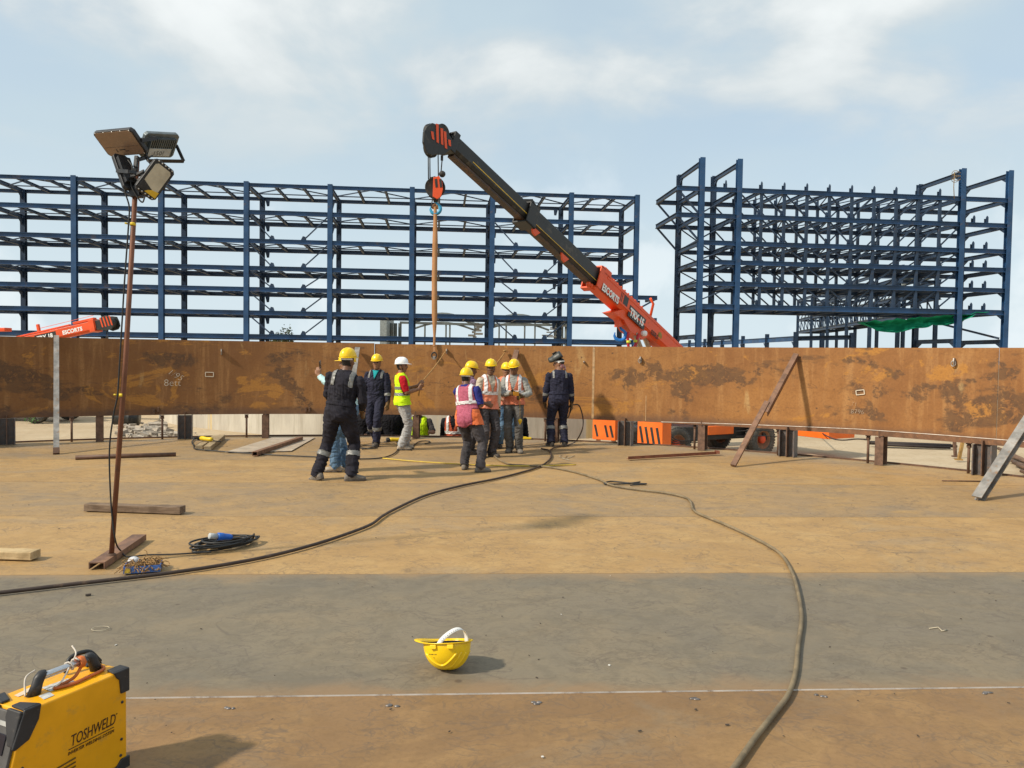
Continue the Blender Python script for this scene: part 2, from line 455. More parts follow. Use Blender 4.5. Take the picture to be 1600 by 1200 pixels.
t = NT('board_marked_concrete'); p = t.pos()
f = t.noise(t.map(p, (1, 1, 0.25)), 1.4, 7, 0.65); st = t.noise(t.map(p, (3, 3, 0.3)), 1.5, 7, 0.7)
col = t.mix(t.ramp(f, 0.3, 0.7), (0.40, 0.36, 0.30), (0.54, 0.50, 0.42))
col = t.mix(t.math('MULTIPLY', t.ramp(st, 0.48, 0.64), 0.42), col, (0.29, 0.25, 0.19))
col = t.mix(t.math('MULTIPLY', t.ramp(t.noise(t.map(p, (1.2, 1.2, 0.05)), 1.0, 3), 0.62, 0.68), 0.6), col, (0.62, 0.43, 0.13))
t.bump(st, 0.3, 0.02)
CONC = t.fin(col, 0.85, 0, 0.2)
def ring(name, c, r, z0, z1, thick, label, cat, foot=False):
    mb = MB(); n = 120; vs = []
    prof = [(r, z0), (r, z1), (r - thick, z1), (r - thick, z0)]
    for j in range(n):
        a = 2 * math.pi * j / n
        for rr, z in prof: vs.append((c[0] + rr * math.sin(a), c[1] + rr * math.cos(a), z))
    mb.add(vs, [(4 * j + q, 4 * ((j + 1) % n) + q, 4 * ((j + 1) % n) + (q + 1) % 4, 4 * j + (q + 1) % 4) for j in range(n) for q in range(4)])
    # formwork joints stand a little proud
    root = thing(name, label, cat, (c[0], c[1], z0))
    mb.build('ring_wall', CONC, root)
    if foot:
        mb = MB()
        for j in range(0, 60):
            a = 2 * math.pi * j / 60
            p = V((c[0] + (r + 0.006) * math.sin(a), c[1] + (r + 0.006) * math.cos(a), 0))
            mb.bar(p + V((0, 0, z0 + .02)), p + V((0, 0, z1 - 0.02)), 0.035, 0.012, (math.sin(a), math.cos(a), 0))
        mb.build('formwork_seam', simple('cement_ridge', (0.46, 0.42, 0.36), 0.9), root)
    return root
ring('tank_foundation', (CEN.x, CEN.y), FR - 0.05, GZ - 0.05, -0.02, 0.4, 'round concrete foundation under the rusty steel floor', 'foundation')
ring('tank_foundation', (-3.0, 40.0), 14.0, GZ - 0.05, 0.95, 0.4, 'pale curved concrete ring wall seen below the rusty shell', 'foundation')

# ---------------------------------------------------------------- the curved shell plate
t = NT('patchy_rusted_plate'); uv = t.uv()
big = t.noise(uv, 0.42, 6, 0.6, 0.8); p1 = t.noise(t.map(uv, (0.6, 1.25, 1)), 1.05, 11, 0.62, 0.5); p2 = t.noise(t.map(uv, (0.7, 1.4, 1), loc=(4.3, 8.8, 0)), 0.75, 11, 0.68, 1.0)
fine = t.noise(uv, 26, 8, 0.7); strk = t.noise(t.map(uv, (3.4, 0.35, 1)), 1.6, 6, 0.65, 0.4); mid = t.noise(uv, 4.5, 9, 0.7, 0.8)
sv0 = t.n('ShaderNodeSeparateXYZ'); t.put(sv0.inputs[0], uv)
wn_ = t.noise(t.map(uv, (1, 1.3, 1), loc=(3, 11, 0)), 1.7, 8, 0.6, 0.4)
wu = t.math('ADD', sv0.outputs[0], t.math('MULTIPLY', t.math('SUBTRACT', wn_, 0.5), 1.7))
wv = t.math('ADD', sv0.outputs[1], t.math('MULTIPLY', t.math('SUBTRACT', t.noise(t.map(uv, loc=(7, 2, 0)), 2.3, 8, 0.65, 0.5), 0.5), 1.0))
def blobs(lst, grow):
    acc = None
    for px_, py_, ru, rv in lst:
        a_ = phi_at(px_); Y_ = arc(a_).y; dd_ = ray(px_, py_); z_ = CAMZ + dd_.z * (Y_ / dd_.y)
        u0, v0 = a_ * RAD + 40, z_ - 0.485
        du = t.math('MULTIPLY', t.math('SUBTRACT', wu, u0), 1 / ru); dv = t.math('MULTIPLY', t.math('SUBTRACT', wv, v0), 1 / rv)
        q = t.math('SUBTRACT', 1.0, t.math('SQRT', t.math('ADD', t.math('MULTIPLY', du, du), t.math('MULTIPLY', dv, dv))))
        acc = q if acc is None else t.math('MAXIMUM', acc, q)
    return t.math('MULTIPLY', t.math('MAXIMUM', acc, 0.0), grow)
dark_b = blobs([(453, 592, .42, .38), (478, 622, .3, .2), (20, 585, 1.0, .6), (110, 620, 1.3, .5), (60, 640, 1.4, .35), (948, 588, .55, .45), (985, 600, .4, .5), (1105, 580, .7, .25), (1030, 585, .45, .28), (1060, 612, .4, .2), (1150, 592, .5, .25), (1392, 592, .35, .3), (1430, 607, .7, .28), (1365, 618, .5, .25), (1350, 640, .3, .14), (1500, 612, .45, .35), (1575, 620, .6, .35), (1590, 585, .6, .25), (240, 560, .9, .25), (880, 570, .35, .3)], .20)
brt_b = blobs([(1075, 588, .7, .22), (1375, 586, .6, .22), (1470, 580, .7, .25), (850, 600, .8, .35), (640, 620, 1.2, .4), (1560, 650, .5, .3), (400, 600, .5, .5)], .2)
col = t.mix(t.ramp(big, 0.3, 0.7), (0.245, 0.110, 0.038), (0.33, 0.155, 0.049))
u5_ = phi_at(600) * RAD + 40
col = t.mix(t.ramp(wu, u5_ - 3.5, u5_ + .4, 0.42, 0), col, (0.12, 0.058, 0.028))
col = t.mix(t.math('MULTIPLY', t.ramp(strk, 0.48, 0.68), 0.55), col, (0.42, 0.225, 0.085))
col = t.mix(t.math('MULTIPLY', t.ramp(mid, 0.48, 0.68), 0.45), col, (0.19, 0.085, 0.035))
col = t.mix(t.math('MULTIPLY', t.ramp(t.math('ADD', p2, brt_b), 0.57, 0.605), 0.85), col, (0.41, 0.19, 0.043))
fpat = t.math('ADD', p1, dark_b)
scale_mask = t.math('MULTIPLY', t.ramp(fpat, 0.565, 0.63), t.ramp(t.math('ADD', t.math('MULTIPLY', mid, .6), t.math('MULTIPLY', t.noise(uv, 14, 6, .7, .5), .4)), 0.40, 0.50))
col = t.mix(t.math('MULTIPLY', scale_mask, 0.85), col, t.mix(t.ramp(mid, 0.4, 0.62), (0.062, 0.040, 0.028), (0.14, 0.078, 0.040)))
pale = t.noise(t.map(uv, (1.6, 0.55, 1), loc=(1, 5, 0)), 1.1, 7, 0.6, 0.6)
col = t.mix(t.math('MULTIPLY', t.ramp(pale, 0.63, 0.72), 0.5), col, (0.52, 0.36, 0.16))
col = t.mix(t.math('MULTIPLY', t.ramp(fine, 0.4, 0.7), 0.4), col, (0.15, 0.065, 0.028))
vor = t.n('ShaderNodeTexVoronoi'); t.put(vor.inputs['Vector'], uv); vor.inputs['Scale'].default_value = 5
col = t.mix(t.math('MULTIPLY', t.math('MULTIPLY', t.ramp(vor.outputs[0], 0.06, 0.1, 1, 0), t.ramp(big, 0.5, 0.6)), 0.8), col, (0.08, 0.045, 0.03))
sv = t.n('ShaderNodeSeparateXYZ'); t.put(sv.inputs[0], uv)
wob = t.math('ADD', sv.outputs[1], t.math('MULTIPLY', t.math('SUBTRACT', mid, 0.5), 0.25))
col = t.mix(t.math('MULTIPLY', t.ramp(wob, 0.04, 0.2, 1, 0), 0.6), col, (0.10, 0.06, 0.045))
ln = t.ramp(t.math('ABSOLUTE', t.math('SUBTRACT', t.noise(t.map(uv, (0.35, 1.5, 1)), 1.3, 6, 0.55, 0.8), 0.5)), 0, 0.008, 1, 0)
col = t.mix(t.math('MULTIPLY', t.math('MULTIPLY', ln, t.ramp(big, 0.42, 0.58)), 0.5), col, (0.09, 0.05, 0.035))
t.bump(t.math('ADD', t.math('MULTIPLY', fine, 0.4), mid), 0.2, 0.01)
RUST = t.fin(col, t.ramp(mid, 0.3, 0.7, 0.6, 0.85), 0, 0.25)
Z0, Z1 = 0.485, 1.95
shell = thing('shell_plate', 'long curved rusty steel plate standing on short posts behind the workers', 'steel plate', (CEN.x, CEN.y + RAD, Z0))
def plate(a0, a1, r, z0, z1, n=60):
    vs, fs, uvs = [], [], []
    for i in range(n + 1):
        a = a0 + (a1 - a0) * i / n
        for z in (z0, (z0 * 2 + z1) / 3, (z0 + 2 * z1) / 3, z1): vs.append(arc(a, r, z))
        for z in (z0, z1): vs.append(arc(a, r + 0.016, z))
    for i in range(n):
        b, c = i * 6, i * 6 + 6
        fs += [(b, c, c + 1, b + 1), (b + 1, c + 1, c + 2, b + 2), (b + 2, c + 2, c + 3, b + 3), (b + 3, c + 3, c + 5, b + 5), (b + 4, b + 5, c + 5, c + 4), (b, b + 4, c + 4, c)]
    fs += [(0, 1, 2, 3, 5, 4), tuple(n * 6 + q for q in (4, 5, 3, 2, 1, 0))]
    mb = MB(); mb.add(vs, fs, 0, False)
    o = mb.build('plate_strake', RUST, shell)
    me = o.data; ul = me.uv_layers.new(name='UVMap')
    off = shell.location
    for lp in me.loops:
        q = me.vertices[lp.vertex_index].co + off
        ul.data[lp.index].uv = (math.atan2(q.x - CEN.x, q.y - CEN.y) * RAD + 40, q.z - Z0)
    return o
seams = [R(-82), phi_at(-260), phi_at(585), phi_at(927), phi_at(1560) , R(82)]
for k in range(len(seams) - 1):
    dr = -0.012 if k == 1 else 0.0
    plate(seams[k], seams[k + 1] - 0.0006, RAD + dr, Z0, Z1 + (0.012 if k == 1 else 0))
def on_wall(x, z, off=0.0):
    a = phi_at(x); return arc(a, RAD - off, z), V((math.cos(a), -math.sin(a), 0)), V((-math.sin(a), -math.cos(a), 0)), a
def wall_z(x, y):
    a = phi_at(x); Y = arc(a).y
    d = ray(x, y); return CAMZ + d.z * (Y / d.y)
PALE = simple('ground_weld_strip', (0.42, 0.27, 0.14), 0.6, 0, 0.3, 12)
for x, w in ((927, 0.045), (1010, 0.012)):
    mb = MB(); p, tx, nn, a = on_wall(x, Z0 + .02, 0.002)
    mb.bar(p, p + V((0, 0, (Z1 - Z0 - 0.05) * (1 if w > .02 else .35))), w, 0.004, nn); mb.build('weld_seam', PALE, shell)
# bottom angle on the right half with its bright edge
a0, a1 = phi_at(1035), R(82); n = 50; mb = MB(); vs = []
for j in range(n + 1):
    a = a0 + (a1 - a0) * j / n; g = min(1, j / 14)
    hh = 0.012 + 0.075 * g
    for r, z in ((RAD - 0.035, Z0 - 0.004), (RAD - 0.035, Z0 + hh), (RAD - 0.001, Z0 + hh + 0.004), (RAD - 0.001, Z0 - 0.004)): vs.append(arc(a, r, z))
mb.add(vs, [(4 * j + q, 4 * j + 4 + q, 4 * j + 4 + (q + 1) % 4, 4 * j + (q + 1) % 4) for j in range(n) for q in range(4)])
mb.build('bottom_angle', simple('brown_rust', (0.17, 0.085, 0.045), 0.75, 0, 0.35, 8, (0.28, 0.13, 0.05), 0.4, 0.4), shell)
mb = MB(); pts = []
for j in range(n + 1):
    a = a0 + (a1 - a0) * j / n; pts.append(arc(a, RAD - 0.036, Z0 + 0.014 + 0.075 * min(1, j / 14)))
mb.tube(pts, 0.007, 6); mb.build('edge_weld', simple('bright_weld_line', (0.6, 0.52, 0.45), 0.5, 0, 0.3, 6, (0.25, 0.13, 0.07), 0.3), shell)
# lugs welded to the plate
LUG = simple('scratched_lug_steel', (0.36, 0.33, 0.30), 0.5, 0.4, 0.4, 20, (0.2, 0.1, 0.05), 0.3)
for x, y, hh in ((345, 550, .12), (1000, 562, .12), (1490, 566, .13), (697, 549, .10), (912, 566, .05)):
    z = wall_z(x, y); p, tx, nn, a = on_wall(x, z)
    mb = MB(); M = Matrix((tx, nn, V((0, 0, 1)))).transposed()
    mb.prism([p - nn * 0.0 + V((0, 0, -hh / 2)), p + nn * 0.05 + V((0, 0, -hh / 2)), p + nn * 0.085 + V((0, 0, hh * .1)), p + nn * 0.07 + V((0, 0, hh / 2)), p + V((0, 0, hh / 2))], tx * 0.02)
    if x == 1490 or x == 1000:
        mb.tube([p + nn * .04 + tx * (.032 * math.cos(q)) + V((0, 0, -.02 + .045 * math.sin(q))) for q in [i * math.pi / 6 for i in range(13)]], 0.009, 6)
    mb.build('lifting_lug', LUG, shell, bevel=0.004)
# small clips near the bottom edge at the left
for x, y in ((240, 643), (247, 640), (478, 640), (484, 640)):
    z = wall_z(x, y); p, tx, nn, a = on_wall(x, z); mb = MB()
    mb.box(p + nn * 0.03, (0.04, 0.06, 0.09), Matrix((tx, nn, V((0, 0, 1)))).transposed()); mb.build('clip', DRK, shell, bevel=.004)
CHALK = simple('chalk_paint', (0.66, 0.58, 0.46), 0.9, 0, 0.2, 40)
def chalk(txt, x, y, size, shear=0.0, rot=0.0):
    z = wall_z(x, y); p, tx, nn, a = on_wall(x, z, 0.019)
    up = V((0, 0, 1)); ex = tx * math.cos(rot) + up * math.sin(rot); ey = -tx * math.sin(rot) + up * math.cos(rot)
    lettering('chalk_mark', txt, size, frame(ex, ey, p), CHALK, shell, shear, 0.0012, 'LEFT', -0.004)
chalk('1/95', 260, 583, 0.17, 0.2, -0.55); chalk('8ett', 255.5, 603, 0.19)
def chalk_box(x, y, w, h, rot):
    z = wall_z(x, y); p, tx, nn, a = on_wall(x, z, 0.017); up = V((0, 0, 1)); mb = MB()
    ex = tx * math.cos(rot) + up * math.sin(rot); ey = -tx * math.sin(rot) + up * math.cos(rot)
    c = [p + ex * (w * i) + ey * (h * j) for i, j in ((-.5, -.5), (.5, -.5), (.5, .5), (-.5, .5))]
    for i in range(4): mb.bar(c[i], c[(i + 1) % 4], 0.013, 0.003, nn)
    mb.build('chalk_mark', CHALK, shell)
chalk_box(327, 585, 0.15, 0.085, -.03); chalk_box(1345, 613, 0.13, 0.075, .15)
chalk('71', 1331, 634, 0.10, 0.1); chalk('8796', 1331, 646, 0.11)

# ---------------------------------------------------------------- short posts carrying the shell
STEEL = simple('weathered_post_steel', (0.13, 0.115, 0.11), 0.55, 0.3, 0.3, 9, (0.22, 0.11, 0.05), 0.55, 0.4)
RPOST = simple('rusty_post', (0.15, 0.085, 0.055), 0.75, 0, 0.4, 9, (0.10, 0.06, 0.045), 0.5, 0.4)
BASEZ = 0.004
def stand_wide():
    r = thing('support_stand', '', 'stand')
    mb = MB()
    for sx in (-1, 1): mb.box((sx * .125, 0, .236), (.018, .24, .472))
    mb.build('flange', STEEL, r)
    mb = MB(); mb.box((0, 0.01, .236), (.232, .012, .472)); mb.build('web', STEEL, r)
    mb = MB(); mb.box((0, -.060, .27), (.014, .118, .54)); mb.build('stiffener', RPOST, r)
    return r
def stand_narrow():
    r = thing('support_stand', '', 'stand'); mb = MB()
    for sy in (-1, 1): mb.box((0, sy * .11, .236), (.13, .016, .472))
    mb.build('flange', RPOST, r)
    mb = MB(); mb.box((0, 0, .236), (.012, .204, .472)); mb.build('web', STEEL, r)
    mb = MB(); mb.box((0, -.13, .52), (.022, .018, .09)); mb.build('stop_cleat', DRK, r)
    return r
def jack_rod():
    r = thing('jack_rod', '', 'rod'); mb = MB()
    mb.tube([(0, 0, 0), (0, 0, .47)], .021, 10); mb.build('rod', RPOST, r)
    mb = MB(); mb.lathe([(.0, .40), (.036, .40), (.036, .435), (.03, .45), (0, .45)], Matrix(), 6, smooth=False); mb.build('nut', DRK, r)
    mb = MB(); mb.box((0, -.01, .462), (.075, .06, .014)); mb.build('clamp', DRK, r)
    return r
protos = {'w': stand_wide(), 'n': stand_narrow(), 'r': jack_rod()}
used = set()
lab = {'w': 'wide dark H-section stand carrying the rusty shell, ', 'n': 'narrow rusty post carrying the rusty shell, ', 'r': 'thin rusty jack rod under the shell edge, '}
grp = {'w': 'wide stands under the shell', 'n': 'narrow posts under the shell', 'r': 'jack rods under the shell'}
SPOTS = [(-60, 'n', 'beyond the left edge'), (9, 'w', 'at the far left edge'), (111, 'r', 'just right of the silver strut'), (155, 'n', 'left of the lamp pole'), (253, 'r', 'right of the lamp pole'),
         (289, 'w', 'behind the planks with yellow tool'), (385, 'r', 'left of the pale floor plate'), (415, 'n', 'above the square tube'), (527, 'w', 'behind the nearest navy worker'),
         (651, 'n', 'beside the white helmet worker'), (742, 'r', 'behind the pink vest worker'), (768, 'w', 'behind the leaning channel'), (853, 'r', 'left of the welder legs'), (869, 'n', 'between the welder legs'),
         (979, 'w', 'between the orange bumper boxes'), (1087, 'r', 'in front of the front tyre'), (1100, 'n', 'between the two crane tyres'), (1218, 'r', 'beside the rear tyre'), (1234, 'w', 'right of the rear tyre'),
         (1359, 'r', 'on the bright sand side'), (1380, 'n', 'standing before open sand'), (1517, 'r', 'left of the galvanised prop'), (1542, 'w', 'beside the galvanised prop'), (1690, 'n', 'beyond the right edge')]
for x, k, w in SPOTS:
    a = phi_at(x, RAD + (0.03 if k == 'r' else 0.0)); o = protos[k]
    if k in used: o = dup(o)
    used.add(k)
    o.location = arc(a, RAD + (0.05 if k == 'r' else 0.0), BASEZ); o.rotation_euler = (0, 0, -a)
    o['label'] = lab[k] + w; o['group'] = grp[k]

# ---------------------------------------------------------------- leaning props
CHAN = simple('brown_channel_steel', (0.20, 0.11, 0.07), 0.65, 0.1, 0.35, 7, (0.30, 0.16, 0.08), 0.5, 0.4)
GALV = simple('bare_bright_steel', (0.33, 0.305, 0.275), 0.45, 0.35, 0.4, 5, (0.30, 0.17, 0.09), 0.45, 0.35)
def lean(name, label, base_px, top_px, zt_off=0.0, shape='chan', w=0.13, mat=None, ext=0.0, t0=0.0):
    b = gp(*base_px, .012); a = phi_at(top_px[0], RAD - 0.09); z = None
    q = arc(a, RAD - 0.09); d = ray(*top_px); z = CAMZ + d.z * (q.y / d.y)
    tpt = V((q.x, q.y, z)); axis = (tpt - b).normalized(); tpt = tpt + axis * ext
    r = thing(name, label, 'prop', b)
    nn = V((-math.sin(a), -math.cos(a), 0)); mb = MB()
    sd = axis.cross(nn).normalized(); up = sd.cross(axis).normalized()
    if shape == 'chan':
        mb.bar(b, tpt, w, 0.012, up)
        for s_ in (-1, 1): mb.bar(b + sd * s_ * (w / 2 - .005) - up * .035, tpt + sd * s_ * (w / 2 - .005) - up * .035, 0.010, 0.06, up)
    elif shape == 'ang':
        b_ = b; b = b.lerp(tpt, t0); mb.bar(b, tpt, w, 0.012, up); mb.bar(b + sd * (w / 2 - .006) - up * .055, tpt + sd * (w / 2 - .006) - up * .055, 0.012, 0.10, up)
        b = b_
    elif shape == 'i':
        mb.ibeam(b, tpt, w, w, .014, .012, up)
    else:
        mb.bar(b, tpt, w, w * .6, up)
    mb.build('beam', mat or CHAN, r)
    return r, b, tpt, axis, up, sd
r, b, tp_, ax_, up_, sd_ = lean('leaning_prop', 'bright silver upright strut leaning on the shell at left', (88, 709), (88, 527), mat=GALV, shape='box', w=0.085, ext=.03)
mb = MB(); mb.bar(b - ax_ * 0.005, b + ax_ * .11, .095, .062, up_); mb.build('foot_block', DRK, r)
r, b, tp_, ax_, up_, sd_ = lean('leaning_prop', 'brown stepped channel leaning on the shell in front of the crane', (1150, 729), (1241, 556), shape='ang', w=0.085, ext=.06, t0=.46)
mid_ = b + (tp_ - b) * 0.54
mb = MB(); mb.bar(b + sd_ * -.05 + up_ * .0, mid_ + sd_ * -.05 + up_ * .0, .085, .05, up_); mb.build('spliced_length', CHAN, r)
lean('leaning_prop', 'brown channel leaning between the workers in pink vests', (768, 702), (806, 549), shape='chan', w=0.10, ext=.04)
lean('leaning_prop', 'grey-tipped strut rising behind the nearest navy worker', (537, 697), (558, 545), shape='box', w=0.10, mat=GALV, ext=.02)
lean('leaning_prop', 'galvanised T-section prop leaning out at the right edge', (1527, 781), (1668, 560), shape='i', w=0.115, mat=GALV)
# ================================================================ far steelwork
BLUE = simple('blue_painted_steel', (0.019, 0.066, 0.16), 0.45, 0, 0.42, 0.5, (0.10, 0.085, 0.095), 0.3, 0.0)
BLUE2 = simple('shaded_blue_steel', (0.019, 0.040, 0.080), 0.5, 0, 0.4, 0.6, (0.085, 0.065, 0.055), 0.35, 0.0)  # darker copy of the blue: shade of rear and inner members in the colour
GREYG = simple('grey_green_steel', (0.12, 0.135, 0.13), 0.6, 0, 0.35, 0.7, (0.17, 0.12, 0.08), 0.3, 0.0)

def col_mb(w, d, z0, z1):
    mb = MB()
    for s_ in (-1, 1): mb.box((0, s_ * (d / 2 - .012), (z0 + z1) / 2), (w, .024, z1 - z0))
    mb.box((0, 0, (z0 + z1) / 2), (.018, d - .05, z1 - z0)); return mb
class Frame:
    """open storey frame; local axes: u along, v deep, z up"""
    def __init__(s, name, label, cat, org, ang):
        s.root = thing(name, label, cat, (org[0], org[1], GZ), ang); s.cache = {}; s.count = {}
    def part(s, name, mb, mat):
        o = mb.build(name, mat, s.root, world=False); s.count[name] = s.count.get(name, 0) + 1; return o
    def copy(s, o, d):
        c = o.copy(); COL.objects.link(c); c.parent = s.root; c.location = o.location + V(d); return c

# ---- long frame on the left
A1 = R(5.5)
fl = Frame('steel_skeleton', 'long blue open storey frame behind the shell, filling the left of the skyline', 'steel frame', (-31.3, 55.0), A1)
U = [-11.92, -5.96, 0, 5.96, 11.92, 17.88, 23.84, 29.8, 35.76, 40.82]; D = 5.0
LZ = [z - GZ for z in (3.01, 4.73, 6.43, 7.96, 9.93, 11.99, 13.96)]; TOP = 14.2 - GZ
for v in (0, D):
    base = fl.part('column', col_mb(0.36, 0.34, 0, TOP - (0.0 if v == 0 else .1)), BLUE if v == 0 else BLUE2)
    base.location = (U[0], v, 0)
    for u in U[1:]: fl.copy(base, (u - U[0], 0, 0))
for k, z in enumerate(LZ):
    for v in (0, D):
        mb = MB(); h = 0.26 if k == 6 else 0.32
        end = U[-1] if k not in (1, 2) else U[-1] + 1.7
        y = v - 0.03 if v == 0 else v
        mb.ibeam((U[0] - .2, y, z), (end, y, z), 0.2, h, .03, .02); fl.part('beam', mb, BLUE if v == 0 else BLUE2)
# cross beams with haunches at each column line
mb = MB(); mb.ibeam((0, .19, 0), (0, D - .19, 0), .18, .30, .025, .018)
for y0, sg in ((D - .19, -1), (.19, 1)):
    mb.prism([(-.05, y0, -.15), (-.05, y0 + sg * .55, -.15), (-.05, y0, -.62)], (.1, 0, 0))
cb = fl.part('cross_beam', mb, BLUE2); cb.location = (U[0], 0, LZ[0])
for k, z in enumerate(LZ):
    for i, u in enumerate(U):
        if k or i: fl.copy(cb, (u - U[0], 0, z - LZ[0]))
mb = MB(); mb.ibeam((0, .1, 0), (0, D - .1, 0), .15, .2, .02, .014)
jo = fl.part('joist', mb, BLUE2); jo.location = (U[1] + 2, 0, LZ[6]); first = True
for k in (6, 5, 4, 3, 2):
    for i in range(1, len(U) - 1):
        b = U[i + 1] - U[i]
        for q in (1, 2):
            d = (U[i] + b * q / 3 - (U[1] + 2), 0, LZ[k] - LZ[6])
            if V(d).length > .5: fl.copy(jo, d)
mb = MB()
for k in (0, 1):
    for i in range(1, len(U) - 1):
        b = U[i + 1] - U[i]
        for q in (1, 2): mb.ibeam((U[i] + b * q / 3, .1, LZ[k]), (U[i] + b * q / 3, D - .1, LZ[k]), .15, .2, .02, .014)
o = fl.part('joist', mb, BLUE2); o['kind'] = 'stuff'
mb = MB(); b = 5.96
for p0, p1 in (((b / 2, .1, 0), (.1, D * .55, 0)), ((b / 2, .1, 0), (b - .1, D * .55, 0)), ((.1, D * .55, 0), (b - .1, D * .55, 0))): mb.bar(p0, p1, .09, .07)
pb = fl.part('plan_bracing', mb, BLUE2); pb.location = (U[1], 0, LZ[6] - .05)
for k in range(6, -1, -1):
    for i in range(1, len(U) - 1):
        if k != 6 or i != 1:
            c = fl.copy(pb, (U[i] - U[1], 0, LZ[k] - LZ[6]))
            if i == len(U) - 2: c.scale = ((U[-1] - U[-2]) / 5.96, 1, 1)
for bay in (4, 7):
    b = U[bay + 1] - U[bay]
    for k in range(0, 6):
        zt, zb = LZ[k + 1] - .2, LZ[k] + .16
        if k == 5 and bay == 4: zt -= .1
        if k == 5: continue
        for sg, x in ((0, .30), (1, .68)):
            mb = MB(); mb.bar((U[bay] + (.2 if sg == 0 else b - .2), 0.02, zt), (U[bay] + b * x, 0.02, zb), .07, .09)
            mb.prism([(U[bay] + b * x - .22, .03, zb - .02), (U[bay] + b * x + .22, .03, zb - .02), (U[bay] + b * x + .12, .03, zb + .26), (U[bay] + b * x - .06, .03, zb + .30)], (0, .02, 0))
            fl.part('knee_bracing', mb, BLUE2)
for k in range(7):     # brackets under the back beams
    for i in (4, 5, 7, 8):
        mb = MB(); sg = 1 if i in (4, 7) else -1
        u = U[i] + sg * .3; mb.prism([(u, D - .3, LZ[k] - .16), (u + sg * .34, D - .3, LZ[k] - .16), (u + sg * .3, D - .3, LZ[k] - .6), (u + sg * .12, D - .3, LZ[k] - .62)], (0, .03, 0)); fl.part('gusset', mb, BLUE2)
e = U[-1]
mb = MB(); mb.bar((e + 1.65, .0, LZ[2]), (e + 1.65, D * .6, LZ[2]), .15, .25); mb.bar((e + 1.6, 0, LZ[2] - .1), (e + .1, 0, LZ[1] + .75), .12, .12)
mb.bar((e + 1.65, .0, LZ[1]), (e + 1.65, D * .6, LZ[1]), .15, .25); fl.part('cantilever_bracket', mb, BLUE2)

# ---- bridging frame on the right
A2 = R(6.0)
fr = Frame('steel_bridge', 'tall blue latticed bridge frame on the right, spanning between two pairs of columns', 'steel frame', (14.0, 58.0), A2)
UB = [0, 2.9, 20.9, 24.85]; DB = 5.3
RZ = [z - GZ for z in (5.76, 7.5, 9.1, 10.54, 12.55, 14.52)]; RT = 16.85 - GZ
for v in (0, DB):
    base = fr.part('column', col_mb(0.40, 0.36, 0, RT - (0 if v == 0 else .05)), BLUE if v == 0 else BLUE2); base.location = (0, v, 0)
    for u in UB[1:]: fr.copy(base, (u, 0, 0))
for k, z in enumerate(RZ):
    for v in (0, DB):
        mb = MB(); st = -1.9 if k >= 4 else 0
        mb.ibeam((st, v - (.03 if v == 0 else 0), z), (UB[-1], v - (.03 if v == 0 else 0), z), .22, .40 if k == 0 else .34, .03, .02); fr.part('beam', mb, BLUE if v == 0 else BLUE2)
    if k >= 4:
        mb = MB(); mb.ibeam((-1.85, 0, z), (-1.85, DB, z), .2, .32, .03, .02); fr.part('end_beam', mb, BLUE2)
        mb = MB(); mb.bar((-1.8, DB, z - .1), (-.1, DB, z - 1.9), .13, .13); mb.bar((-1.8, 0, z - .1), (-.1, 0, z - 1.9), .13, .13); fr.part('knee_brace', mb, BLUE2)
mb = MB(); mb.ibeam((0, .2, 0), (0, DB - .2, 0), .2, .34, .03, .02)
for y0, sg in ((DB - .2, -1), (.2, 1)): mb.prism([(-.05, y0, -.16), (-.05, y0 + sg * .7, -.16), (-.05, y0, -.6)], (.1, 0, 0))
cb = fr.part('cross_beam', mb, BLUE2); cb.location = (0, 0, RT - .35)
for u in UB:
    for z in [3.5 - GZ] + RZ + [RT - .35]:
        d = V((u, 0, z - (RT - .35)))
        if d.length > .05: fr.copy(cb, d)
PU = [UB[1] + 1.8 * i for i in range(1, 10)]
mb = MB(); mb.ibeam((0, .1, 0), (0, DB - .1, 0), .16, .26, .02, .014); jo = fr.part('joist', mb, BLUE2); jo.location = (PU[0], 0, RZ[-1])
for z in RZ[::-1]:
    for u in PU:
        d = V((u - PU[0], 0, z - RZ[-1]))
        if d.length > .05: fr.copy(jo, d)
for k in range(5):
    z0, z1 = RZ[k] + .2, RZ[k + 1] - .17
    for v in (0.02, DB):
        pr = None
        for u in PU:
            if pr is None:
                mb = MB(); mb.bar((0, 0, z0), (0, 0, z1), .20, .18); pr = fr.part('post', mb, BLUE2); pr.location = (u, v, 0)
            else: fr.copy(pr, (u - PU[0], 0, 0))
    mbs = []
    us = [UB[1]] + PU + [UB[2]]
    for v in (0.06, DB - .04):
        for i in range(10):
            a, b = us[i], us[i + 1]
            mb = MB()
            if i < 5: mb.bar((a + .12, v, z1), (b - .12, v, z0 + .1), .08, .10)
            else: mb.bar((b - .12, v, z1), (a + .12, v, z0 + .1), .08, .10)
            uu = b - .12 if i < 5 else a + .12
            mb.prism([(uu - .2, v, z0 - .02), (uu + .2, v, z0 - .02), (uu + .12, v, z0 + .3), (uu - .12, v, z0 + .42)], (0, .02, 0))
            mbs.append(mb)
    for mb in mbs: fr.part('diagonal', mb, BLUE2)
    mb = MB()
    for a, b in ((UB[0], UB[1]),):
        mb.bar((a + .2, DB - .05, z1), (b - .2, DB - .05, z0), .07, .09); mb.bar((b - .2, .1, z1), (a + .2, DB - .1, z0), .07, .09)
    fr.part('end_bracing', mb, BLUE2)
